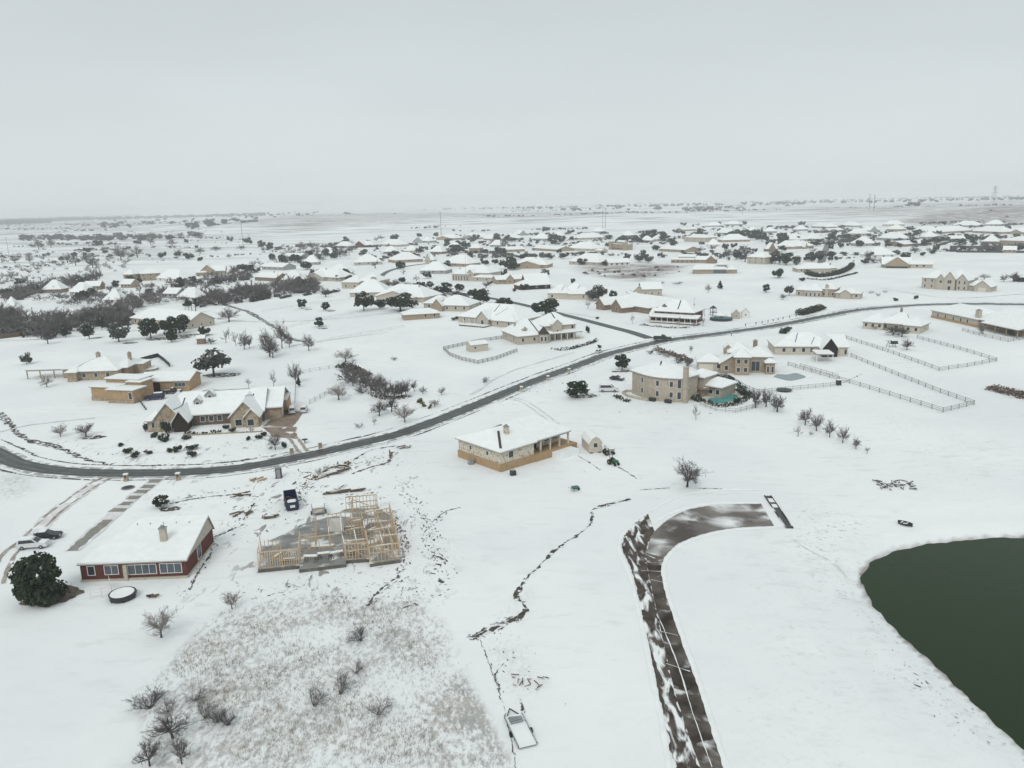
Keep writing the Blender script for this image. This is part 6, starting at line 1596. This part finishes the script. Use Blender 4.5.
pile('plank_pile', 'scattered dark sticks at the left edge of the building plot', 'planks', 245, 515, 6, 2, (1.0, 2.2), 'oldwood', 6, wob=.5, yaw=70)
pile('plank_pile', 'row of dark boards on the snow left of the dumpster', 'planks', 246, 495, 5, 2.4, (2.4, .3), 'oldwood', 7, wob=.2)
pile('debris_heap', 'heap of brown boards beside the portable toilet', 'debris', 257, 480.5, 8, 1.8, (1.4, .7), 'skirt', 8, wob=.8)
pile('debris_heap', 'snowy heap of rocks and branches alone above the pond', 'debris', 895, 485.5, 44, 1.1, (3.6, 2.6), 'twig', 9, wob=1.4, thick=.14)
pile('wood_pile', 'dark low logs beside the trampoline', 'logs', 152.5, 597, 4, 1.4, (.5, .2), 'oldwood', 10, wob=.3)
pile('wood_pile', 'small pile of grey boards at the road end of the building plot', 'boards', 406, 448, 6, 1.8, (1.3, .4), 'oldwood', 11, wob=.4, yaw=15)
pile('debris_heap', 'scatter of dark branches near the bottom trailer', 'branches', 530, 682, 14, .9, (2.0, 1.4), 'oldwood', 12, wob=1.3, thick=.08)
# flatbed trailer under snow near the bottom
p = G(528, 748); o = thing('flatbed_trailer', 'flatbed trailer almost buried in snow at the bottom of the photo', 'trailer', (p.x, p.y, p.z), R(17))
L, W = 5.2, 2.0
m = MB(); m.box(-W/2, W/2, 0, L, .1, .2); m.obj('bed', 'metalgrey', o); m = MB(); m.box(-W/2+.05, W/2-.05, .03, L-.03, .202, .30); m.obj('snow_cap', 'snow', o)
for s in (-1, 1):
    m = MB(); m.box(s*W/2-.03, s*W/2+.03, .05, L-.05, .38, .44); m.obj('side_rail', 'metalgrey', o)
    for k in range(5): m = MB(); y = .1+k*(L-.2)/4; m.box(s*W/2-.05, s*W/2+.05, y-.05, y+.05, .2, .38); m.obj('stake', 'metalblack', o)
    m = MB(); m.tube((s*(W/2+.03), L*.45, .15), (s*(W/2+.25), L*.45, .15), .3, .3, 12); m.obj('wheel', 'rubber', o)
m = MB(); m.beam((-.7, L, .2), (0, L+1.3, .2), .1, .1); m.beam((.7, L, .2), (0, L+1.3, .2), .1, .1); m.obj('drawbar', 'metalblack', o)
q = random.Random(5)
for k in range(5): m = MB(); y = L*.55+q.uniform(0, 2); m.beam((-.7, y, .40), (.7, y+q.gauss(0, .3), .5), .2, .15); m.obj('crossbar', 'metalgrey', o)
# garden tractor, mower, and odd things round the stone house
def tractor(px, py, yaw, paint, label, snow):
    p = G(px, py); o = thing('tractor', label, 'tractor', (p.x, p.y, p.z), R(yaw))
    m = MB(); m.prism([(.1,-.35),(1.5,-.3),(1.5,.3),(.1,.35)], .7, 1.25); m.obj('hood', paint, o); m = MB(); m.box(-.7, .15, -.4, .4, .6, .95); m.obj('chassis', paint, o)
    m = MB(); m.box(-.55, -.1, -.25, .25, .96, 1.1); m.box(-.6, -.5, -.25, .25, 1.1, 1.5); m.obj('seat', 'metalblack', o)
    for sy in (-1, 1):
        m = MB(); m.tube((-.5, sy*.45, .6), (-.5, sy*.8, .6), .6, .6, 14); t = m.obj('wheel', 'rubber', o); m = MB(); m.tube((-.5, sy*.78, .6), (-.5, sy*.83, .6), .3, .3, 10); m.obj('rim', 'leafyellow', t)
        m = MB(); m.tube((1.15, sy*.4, .35), (1.15, sy*.62, .35), .35, .35, 12); m.obj('wheel', 'rubber', o)
        m = MB(); m.beam((-.6, sy*.4, .9), (-.65, sy*.4, 2.1), .08, .08); m.obj('roll_bar', 'metalblack', o)
    m = MB(); m.beam((-.65, -.4, 2.1), (-.65, .4, 2.1), .08, .08); m.obj('roll_bar', 'metalblack', o)
    m = MB(); m.beam((.2, 0, 1.2), (-.05, 0, 1.5), .05, .05); m.lathe([(.2, 1.5), (.2, 1.54)], 10, c=(-.07, 0)); m.obj('steering_wheel', 'metalblack', o)
    if snow: m = MB(); m.box(.15, 1.4, -.27, .27, 1.252, 1.42); m.box(-.5, -.12, -.2, .2, 1.102, 1.25); m.obj('snow_cap', 'snow', o)
tractor(613, 464.5, -55, 'tractorgreen', 'green tractor standing in the snow below the cream shed', False)
tractor(608, 454.5, 15, 'metalgrey', 'snow-covered tractor right beside the cream gambrel shed', True)
p = G(575, 491); o = thing('wheelbarrow', 'small green wheelbarrow alone on the open slope below the stone house', 'wheelbarrow', (p.x, p.y, p.z), .5); o.scale = (1.35,)*3
m = MB(); m.add([(-.3,-.25,.35),(.3,-.25,.35),(.3,.25,.35),(-.3,.25,.35),(-.5,-.4,.7),(.6,-.4,.65),(.6,.4,.65),(-.5,.4,.7)], [(3,2,1,0),(0,1,5,4),(1,2,6,5),(2,3,7,6),(3,0,4,7),(4,5,6,7)]); m.obj('tray', 'teal', o)
m = MB(); m.tube((.65, -.06, .2), (.65, .06, .2), .2, .2, 12); m.obj('wheel', 'rubber', o)
for s in (-1, 1): m = MB(); m.beam((.65, s*.15, .2), (-1.0, s*.3, .62), .05, .05); m.obj('handle', 'oldwood', o); m = MB(); m.beam((-.35, s*.25, .4), (-.4, s*.27, 0), .05, .05); m.obj('leg', 'metalblack', o)
def bin_(px, py, label, mat='metalblack'):
    p = G(px, py); o = thing('air_conditioner', label, 'air conditioner', (p.x, p.y, p.z), .5)
    m = MB(); m.box(-.5, .5, -.5, .5, .05, 1.0); m.obj('casing', mat, o); m = MB(); m.lathe([(.38, 1.0), (.38, 1.06)], 14); m.obj('fan_grille', 'metalgrey', o); m = MB(); m.box(-.6, .6, -.6, .6, -.2, .05); m.obj('base', 'concrete', o)
bin_(471, 464, 'grey air conditioner below the left wall of the stone house', 'metalgrey'); bin_(513, 475, 'small dark air conditioner right of the stone house corner')
# trampoline
p = G(123, 598); o = thing('trampoline', 'round trampoline with a sagging snow-laden mat behind the red brick house', 'trampoline', (p.x, p.y, p.z))
rr_ = 1.8; m = MB(); N_ = 28
for i in range(N_):
    a, b = 2*math.pi*i/N_, 2*math.pi*(i+1)/N_; m.tube((rr_*math.cos(a), rr_*math.sin(a), .85), (rr_*math.cos(b), rr_*math.sin(b), .85), .09, .09, 6)
m.obj('rim', 'metalblack', o)
m = MB(); m.lathe([(.05, .60), (1.2, .66), (rr_-.12, .82), (rr_-.12, .86)], 28); m.obj('mat', 'metalblack', o)
m = MB(); m.lathe([(rr_-.14, .87), (rr_-.22, .95), (1.2, .93), (.3, .90), (.02, .90)], 28); m.obj('snow_cap', 'snow', o)
m = MB(); m.lathe([(rr_-.02, .12), (rr_+.02, .8)], 28); m.obj('skirt', 'metalblack', o)
for k in range(6): a = k*math.pi/3; m = MB(); m.beam((rr_*math.cos(a), rr_*math.sin(a), .82), (rr_*math.cos(a), rr_*math.sin(a), -.1), .08, .08); m.obj('leg', 'metalblack', o)
# rowing boat above the pond
p = G(905, 525); o = thing('boat', 'small dark rowing boat lying on the snow above the pond', 'boat', (p.x, p.y, p.z), R(-48)); o.scale = (.62, .95, .9)
sec = [(-2.0,.05,.6),(-1.7,.38,.55),(-1.0,.72,.5),(0,.8,.5),(.9,.66,.55),(1.7,.25,.65),(2.0,.03,.75)]
m = MB(); V = []; 
for x, w_, h_ in sec: V += [(x, -w_, h_), (x, -w_*.6, .08), (x, 0, 0), (x, w_*.6, .08), (x, w_, h_)]
n = len(sec); m.add(V, [(i*5+j, (i+1)*5+j, (i+1)*5+j+1, i*5+j+1) for i in range(n-1) for j in range(4)]+[(0,1,2,3,4)])
m.add([(x, y*.92, z+.02) for x, y, z in V], [(i*5+j+1, (i+1)*5+j+1, (i+1)*5+j, i*5+j) for i in range(n-1) for j in range(4)]); m.obj('hull', 'metalblack', o)
for x in (-.9, .5): m = MB(); m.box(x-.13, x+.13, -.62, .62, .36, .41); t = m.obj('seat', 'metalgrey', o); m = MB(); m.box(x-.12, x+.12, -.5, .5, .412, .5); m.obj('snow_cap', 'snow', t)
m = MB(); m.box(-.6, .3, -.4, .4, .1, .25); m.obj('snow_heap', 'snow', o)
# bare soil and mulch under the big evergreen, and one smaller
def disc(name, px, py, rx, ry, mat, off=.05, seed=0):
    p = G(px, py); q = random.Random(seed); n = 28; pts = []
    for i in range(n):
        a = 2*math.pi*i/n; k = q.uniform(.85, 1.12); pts.append((p.x+rx*k*math.cos(a), p.y+ry*k*math.sin(a)))
    V = [(p.x, p.y, tz(p.x, p.y)+off)]+[(x, y, tz(x, y)+off) for x, y in pts]
    me = bpy.data.meshes.new(name); me.from_pydata(V, [], [(0, i+1, (i+1) % n+1) for i in range(n)]); me.materials.append(MATS[mat]); me.update(); return struct(name, me)
disc('bare_soil', 52, 596, 4.2, 3.2, 'mud', .06, 1); disc('bare_soil', 585, 396, 4.0, 2.4, 'creek', .06, 2)
for i, (x, y, rx, ry) in enumerate([(157,339,6,5),(176,338,8,6),(192,335,12,4),(222,375,8,5),(130,343,4,3),(97,338,3,2.5),(323,328.5,3,2.5),(331,311,3,2.5),(628,371,3,2),(308,309.5,3,2),(93,437.5,4,2),(170,509,2.6,1.5),(408,311,7,5),(552,316,6,5)]):
    disc('bare_soil', x, y, rx*.8, ry*.8, 'creek', .06, 10+i)
# round pool yard, pools
def pool(name, label, pts, mat, coping='snow', z=.04):
    P = [G(x, y).xy for x, y in pts]; L = smooth_line(P+[P[0]], 1.0)[:-1]; c = sum(L, Vector((0, 0)))/len(L); zz = tz(*c)
    o = thing(name, label, 'pool', (c.x, c.y, zz)); n = len(L)
    m = MB(); m.prism([tuple(p-c) for p in L], -.5, z+.05); m.obj('water', mat, o)
    m = MB(); Vi = [tuple(p-c) for p in L]; Vo = [tuple((p-c)*(1+.9/(p-c).length)) for p in L]
    m.add([(x, y, .16) for x, y in Vi]+[(x, y, .16) for x, y in Vo]+[(x, y, -.2) for x, y in Vo]+[(x, y, -.2) for x, y in Vi],
          [(i, n+i, n+(i+1) % n, (i+1) % n) for i in range(n)]+[(n+i, 2*n+i, 2*n+(i+1) % n, n+(i+1) % n) for i in range(n)]+[(3*n+i, i, (i+1) % n, 3*n+(i+1) % n) for i in range(n)])
    m.obj('coping', coping, o); return o
pool('swimming_pool', 'bright turquoise kidney-shaped swimming pool beside the curved cream house', [(707,403),(709,399),(714,398),(719,395.5),(729,394),(737,395.5),(738,400),(731,402),(722,404),(713,405)], 'pool', 'palestone')
pool('swimming_pool', 'dull grey-green swimming pool in front of the two-storey tan house', [(773,377.5),(778,374.5),(786,375),(795,373.5),(801,375),(806,377.5),(798,380),(788,381)], 'poolgrey')
p = G(142, 370); o = thing('covered_pool', 'large round pool buried under snow between the wing house and dark fence', 'pool', (p.x, p.y, p.z)); o.scale = (1, .8, 1)
m = MB(); m.lathe([(5.6, -.4), (5.6, .7)], 36); m.obj('wall', 'stone', o); m = MB(); m.lathe([(5.7, .702), (5.6, .85), (4.5, .95), (.1, 1.0)], 36); m.obj('snow_cap', 'snow', o)
# patio furniture and pergola by the turquoise pool
p = G(706, 396.5); o = thing('pergola', 'brown wooden pergola with snow on it beside the turquoise pool', 'pergola', (p.x, p.y, p.z), .15)
for x in (-2.2, 2.2):
    for y in (-1.5, 1.5): m = MB(); m.box(x-.12, x+.12, y-.12, y+.12, -.2, 2.4); m.obj('post', 'brownbrick', o)
m = MB(); m.box(-2.6, 2.6, -1.9, 1.9, 2.4, 2.55); m.obj('roof', 'brownbrick', o); m = MB(); m.box(-1.0, 2.5, -.2, 1.8, 2.553, 2.7); m.obj('snow_cap', 'snow', o)
for i, (x, y, lb) in enumerate([(692,389,'dark patio table nearest the curved house chimney'),(698,387,'dark patio table behind the pergola left post'),(712,387,'dark patio table right of the pergola'),(697,396,'dark patio table in front of the curved house wing')]):
    p = G(x, y); o = thing('patio_table', lb, 'table', (p.x, p.y, p.z), i)
    m = MB(); m.lathe([(.7, .7), (.7, .76)], 12); m.obj('tabletop', 'metalblack', o); m = MB(); m.lathe([(.62, .762), (.55, .88)], 12); m.obj('snow_cap', 'snow', o); m = MB(); m.tube((0, 0, -.05), (0, 0, .7), .07, .07, 6); m.obj('pedestal', 'metalblack', o)
    for k in range(4):
        a = k*math.pi/2+.4; m = MB(); x2, y2 = 1.2*math.cos(a), 1.2*math.sin(a); m.box(x2-.25, x2+.25, y2-.25, y2+.25, .4, .46); m.box(x2-.25, x2+.25, y2-.25 if math.sin(a) < 0 else y2+.2, y2-.2 if math.sin(a) < 0 else y2+.25, .46, .95); m.box(x2-.2, x2-.15, y2-.2, y2-.15, -.05, .4); m.box(x2+.15, x2+.2, y2+.15, y2+.2, -.05, .4); m.obj('chair_seat', 'metalblack', o)
# play yard north of the junction
p = G(721, 320); o = thing('swim_spa', 'dark round above-ground pool with white canopy and teal rim near the red porch house', 'pool', (p.x, p.y, p.z))
m = MB(); m.lathe([(5.2, -.2), (5.2, 1.1)], 24); m.obj('wall', 'metalblack', o); m = MB(); m.lathe([(5.0, 1.1), (5.0, 1.16)], 24); m.obj('water', 'teal', o)
m = MB(); m.lathe([(3.2, 2.6), (.1, 3.6)], 12, c=(-.5, .5)); m.obj('canopy', 'snow', o)
for k in range(6): a = k*math.pi/3; m = MB(); m.beam((-.5+3*math.cos(a), .5+3*math.sin(a), 0), (-.5+3*math.cos(a), .5+3*math.sin(a), 2.65), .15, .15); m.obj('post', 'white', o)
p = G(713, 315.5); o = thing('play_tower', 'dark green wooden play tower with slide behind the round pool', 'playset', (p.x, p.y, p.z), .3)
for x in (-1, 1):
    for y in (-1, 1): m = MB(); m.box(x-.1, x+.1, y-.1, y+.1, -.2, 4.0); m.obj('post', 'metalgreen', o)
m = MB(); m.box(-1.2, 1.2, -1.2, 1.2, 1.6, 1.75); m.obj('platform', 'metalgreen', o); m = MB(); m.add([(-1.3,-1.3,3.6),(1.3,-1.3,3.6),(1.3,1.3,3.6),(-1.3,1.3,3.6),(0,0,5.0)], [(0,1,4),(1,2,4),(2,3,4),(3,0,4),(3,2,1,0)]); m.obj('roof', 'metalgreen', o)
m = MB(); m.beam((1.1, 0, 1.7), (4.6, 0, .1), .8, .1); m.obj('slide', 'teal', o); m = MB(); m.beam((-1, 0, 3.4), (-5, 0, 3.4), .14, .14); m.beam((-5, 0, 3.4), (-5.3, -.9, 0), .12, .12); m.beam((-5, 0, 3.4), (-5.3, .9, 0), .12, .12); m.obj('swing_frame', 'metalgreen', o)
for nm, px, py, W_, lb in (('shed', 736, 319, 4.0, 'tan gabled garden shed right of the round pool'), ('shed', 745.5, 317.8, 3.2, 'white gabled garden shed, right of two by the main road')):
    h = House(nm, lb, (px-4, py), (px+4, py), 4, 'cream' if nm == 'shed' and px < 740 else 'white', 'shed'); h.block(0, 1, 0, 1, 2.3, 'gy', 1.5, over=.2, wins='f1x.6h.7')
# swing set / play equipment near paddock house, water trough
p = G(891, 347); o = thing('playset', 'dark playset with slanted canopy inside the upper paddock', 'playset', (p.x, p.y, p.z), .2)
for x in (-1.4, 1.4):
    for y in (-1, 1): m = MB(); m.beam((x, y, -.1), (x*.8, 0, 2.4), .12, .12); m.obj('leg', 'metalblack', o)
m = MB(); m.beam((-2.4, 0, 2.4), (2.2, 0, 2.4), .12, .12); m.obj('beam', 'metalblack', o); m = MB(); m.box(-.2, 2.6, -.9, .9, 1.2, 1.35); m.box(.2, 2.2, -.8, .8, 1.35, 2.2); m.obj('cabin', 'metalgreen', o)
m = MB(); m.box(-.1, 2.5, -.85, .85, 2.41, 2.55); m.obj('roof_snow', 'snow', o)
# dark trampolines/tables by the pool fences
for x, y, r, lb in ((784, 391, 2.2, 'dark low round trampoline outside the grey pool fence'), (838.5, 385, .8, 'dark square gate pillar at the corner of the grey pool fence')):
    p = G(x, y); o = thing('trampoline' if r > 1 else 'gate_pillar', lb, 'trampoline' if r > 1 else 'pillar', (p.x, p.y, p.z))
    if r > 1:
        m = MB(); m.lathe([(r, .35), (r, .5)], 20); m.obj('mat', 'metalblack', o)
        for k in range(4): a = k*math.pi/2; m = MB(); m.beam((r*.9*math.cos(a), r*.9*math.sin(a), .36), (r*.9*math.cos(a), r*.9*math.sin(a), -.1), .08, .08); m.obj('leg', 'metalblack', o)
    else:
        m = MB(); m.box(-.6, .6, -.6, .6, -.2, 1.6); m.obj('shaft', 'fencedark', o); m = MB(); m.box(-.7, .7, -.7, .7, 1.6, 1.7); m.obj('cap', 'snow', o)
# stone letter boxes along the road
for x, y, mat, lb in [(126.5,481,'stone','stone letterbox pillar at the rutted driveway mouth'),(178.5,480,'stone','stone letterbox pillar at the striped drive mouth'),(292,454,'stone','stone gate pillar left of the forecourt drive'),(320.5,448.5,'stone','stone gate pillar right of the forecourt drive'),
   (521.5,391.5,'cream','pale letterbox pillar nearest the stone house along the road'),(548,380.5,'cream','pale letterbox pillar by the long road below the turreted house'),(569,373.2,'cream','third pale letterbox pillar nearing the junction'),(657,348.5,'fencegrey','grey letterbox post at the junction corner'),
   (731.5,336,'fencegrey','grey letterbox post on the road right of the junction'),(390,458,'oldwood','wooden stake post at the dirt entrance of the building plot'),(216.5,509,'oldwood','short wooden post left of the brick house gable') if False else (128,549,'oldwood','') if False else (305,443,'fencegrey','low grey bird bath on the snow beside the forecourt'),(880,318,'fencegrey','pale letterbox post in front of the paddock house'),(857,311,'fencegrey','grey letterbox post on the outer bend of the main road')]:
    p = G(x, y); o = thing('letterbox' if 'letterbox' in lb else ('gate_pillar' if 'pillar' in lb else ('bird_bath' if 'bath' in lb else 'post')), lb, 'letterbox' if 'letterbox' in lb else ('pillar' if 'pillar' in lb else ('bird bath' if 'bath' in lb else 'post')), (p.x, p.y, p.z), .15)
    if 'bath' in lb:
        m = MB(); m.lathe([(.25, -.1), (.12, .3), (.15, .7)], 10); m.obj('pedestal', mat, o); m = MB(); m.lathe([(.2, .7), (.75, .85), (.75, .92)], 14); m.obj('bowl', 'fencedark', o)
    else:
        w_ = .38 if mat in ('stone', 'cream') else .14; hh_ = 1.5 if mat != 'oldwood' else 2.0
        m = MB(); m.box(-w_, w_, -w_, w_, -.3, hh_); m.obj('shaft', mat, o)
        m = MB(); m.box(-w_-.08, w_+.08, -w_-.08, w_+.08, hh_+.002, hh_+.13); m.obj('cap', 'snow', o)
        if 'letterbox' in lb: m = MB(); m.box(-.18, .18, -w_-.12, -w_+.05, .95, 1.25); m.obj('mail_slot', 'metalblack', o)
for x, y in ((128, 488),):
    p = G(x, y); o = thing('manhole', 'dark round manhole cover on the lawn between the two driveways', 'manhole', (p.x, p.y, p.z)); m = MB(); m.lathe([(1.35, -.2), (1.3, .16)], 20); m.obj('ring', 'concrete', o); m = MB(); m.lathe([(1.0, .163), (1.0, .2)], 20); m.obj('cover', 'fencedark', o)
# ------------------------------------------------------------------ poles and masts
def mast(px, yb, yt, label, r=.35, arms=0, lattice=False, mat='pole'):
    p = G(px, yb); H = hgt(px, yb, yt); o = thing('pylon' if lattice else 'power_pole', label, 'pylon' if lattice else 'power pole', (p.x, p.y, p.z))
    m = MB()
    if lattice:
        b = H*.12
        for sx in (-1, 1):
            for sy in (-1, 1): m.beam((sx*b, sy*b, -1), (sx*b*.15, sy*b*.15, H), r, r)
        for k in range(7):
            z0, z1 = H*k/7, H*(k+1)/7; w0, w1 = b*(1-.85*k/7), b*(1-.85*(k+1)/7)
            for sy in (-1, 1): m.beam((-w0, sy*w0, z0), (w1, sy*w1, z1), r*.6, r*.6); m.beam((w0, sy*w0, z0), (-w1, sy*w1, z1), r*.6, r*.6)
        m.obj('tower', mat, o)
        for k, w in ((.72, .2), (.84, .17), (.95, .12)): m = MB(); m.beam((-H*w, 0, H*k), (H*w, 0, H*k), r, r*1.4); m.obj('arm', mat, o)
    else:
        m.tube((0, 0, -1), (0, 0, H), r, r*.6, 8); m.obj('shaft', mat, o)
        for k in range(arms): m = MB(); z = H*(.96-.12*k); m.beam((-H*.07, 0, z), (H*.07, 0, z), r*.7, r*.7); m.obj('arm', mat, o)
mast(8.5, 253, 237, 'wooden power pole at the far left edge before the tree belt', .3, 1); mast(243.5, 249, 222, 'tall lone power pole left of centre in the far fields', .34, 1)
mast(441.3, 237, 212, 'tall thin mast standing behind the far houses, left of centre', .5, 1); mast(602.8, 228, 206.5, 'left of the twin masts behind the unfinished house', .5, 1); mast(605.5, 228, 207.5, 'right of the twin masts behind the unfinished house', .5, 1)
mast(742, 220, 202, 'single distant mast beside the far evergreen belt', .5, 1); mast(868.5, 216, 194, 'left of the far twin pylons on the hillside', .9, 2); mast(873.3, 216, 195, 'right of the far twin pylons on the hillside', .9, 2)
mast(993, 209, 186, 'faint lattice pylon on the skyline at the far right', .4, 0, True)
mast(466, 281, 255, 'slender pale pole in front of the two-storey cream house', .13, 0, mat='fencegrey'); mast(693.5, 320, 298, 'slender lamp pole beside the red porch house', .1, 1, mat='fencegrey')
settle_labels()
# ------------------------------------------------------------------ air, sky, sun, camera
def haze():
    mb = MB(); mb.box(-15000, 15000, -15000, 15000, -12, 110)
    m = bpy.data.materials.new('haze'); m.use_nodes = True
    N = m.node_tree.nodes; N.remove(N['Principled BSDF'])
    v = N.new('ShaderNodeVolumePrincipled'); v.inputs['Color'].default_value = (.93, .955, .97, 1)
    v.inputs['Density'].default_value = HAZE_D; v.inputs['Anisotropy'].default_value = 0
    m.node_tree.links.new(v.outputs['Volume'], N['Material Output'].inputs['Volume'])
    MATS['haze'] = m
    stuff('haze', mb.mesh('haze', 'haze'))
HAZE_D = .00016
haze()
w = bpy.data.worlds.new('World'); scene.world = w; w.use_nodes = True
N = w.node_tree.nodes; L = w.node_tree.links
bg = N['Background']; bg.inputs['Strength'].default_value = .1
SUN_EL, SUN_AZ = 42, 200
sky = N.new('ShaderNodeTexSky'); sky.sky_type = 'NISHITA'; sky.sun_disc = False
sky.sun_elevation = R(SUN_EL); sky.sun_rotation = R(SUN_AZ)
tc = N.new('ShaderNodeTexCoord')
sx = N.new('ShaderNodeSeparateXYZ'); L.new(tc.outputs['Generated'], sx.inputs['Vector'])
cr = N.new('ShaderNodeValToRGB'); L.new(sx.outputs['Z'], cr.inputs['Fac'])
e = cr.color_ramp.elements
e[0].position = 0; e[0].color = (.71, .765, .78, 1)
e[1].position = 1; e[1].color = (.73, .77, .78, 1)
k = e.new(.045); k.color = (.725, .775, .788, 1)
k = e.new(.13); k.color = (.685, .745, .758, 1)
k = e.new(.23); k.color = (.645, .705, .722, 1)
k = e.new(.5); k.color = (.69, .735, .745, 1)
mp = N.new('ShaderNodeMapping'); mp.inputs['Scale'].default_value = (1.2, 1.2, 5)
L.new(tc.outputs['Generated'], mp.inputs['Vector'])
nz = N.new('ShaderNodeTexNoise'); nz.inputs['Scale'].default_value = 1.6; nz.inputs['Detail'].default_value = 5
L.new(mp.outputs['Vector'], nz.inputs['Vector'])
mr = N.new('ShaderNodeMapRange'); mr.inputs['From Min'].default_value = .3; mr.inputs['From Max'].default_value = .7
mr.inputs['To Min'].default_value = 9.2; mr.inputs['To Max'].default_value = 9.9
L.new(nz.outputs['Fac'], mr.inputs['Value'])
vm = N.new('ShaderNodeVectorMath'); vm.operation = 'SCALE'
L.new(cr.outputs['Color'], vm.inputs[0]); L.new(mr.outputs['Result'], vm.inputs['Scale'])
mx = N.new('ShaderNodeMix'); mx.data_type = 'RGBA'; mx.inputs['Factor'].default_value = .96   # cloud cover over the clear sky
L.new(sky.outputs['Color'], mx.inputs['A']); L.new(vm.outputs['Vector'], mx.inputs['B'])
L.new(mx.outputs['Result'], bg.inputs['Color'])
sl = bpy.data.lights.new('sun', 'SUN'); sl.energy = 1.2; sl.angle = R(25); sl.color = (1, .97, .93)
so = bpy.data.objects.new('sun', sl); C.objects.link(so)
d = Vector((math.sin(R(SUN_AZ))*math.cos(R(SUN_EL)), math.cos(R(SUN_AZ))*math.cos(R(SUN_EL)), math.sin(R(SUN_EL))))
so.rotation_euler = d.to_track_quat('Z', 'Y').to_euler(); so.location = (0, -40, 100)
cd = bpy.data.cameras.new('camera'); cam = bpy.data.objects.new('camera', cd); C.objects.link(cam)
cd.sensor_width = 36; cd.lens = 36*FPX/1024; cd.clip_start = .5; cd.clip_end = 60000
m = Matrix((( _R.x, _U.x, -_F.x, CAM.x), (_R.y, _U.y, -_F.y, CAM.y), (_R.z, _U.z, -_F.z, CAM.z), (0, 0, 0, 1)))
cam.matrix_world = m
scene.camera = cam
vs = scene.view_settings
vs.view_transform = 'Standard'; vs.look = 'None'; vs.exposure = 0; vs.gamma = 1; vs.use_curve_mapping = False
cy = scene.cycles
cy.max_bounces = 5; cy.diffuse_bounces = 3; cy.glossy_bounces = 2; cy.transmission_bounces = 2; cy.volume_bounces = 1
cy.use_denoising = True; cy.use_adaptive_sampling = True; cy.adaptive_threshold = .015
cy.caustics_reflective = False; cy.caustics_refractive = False
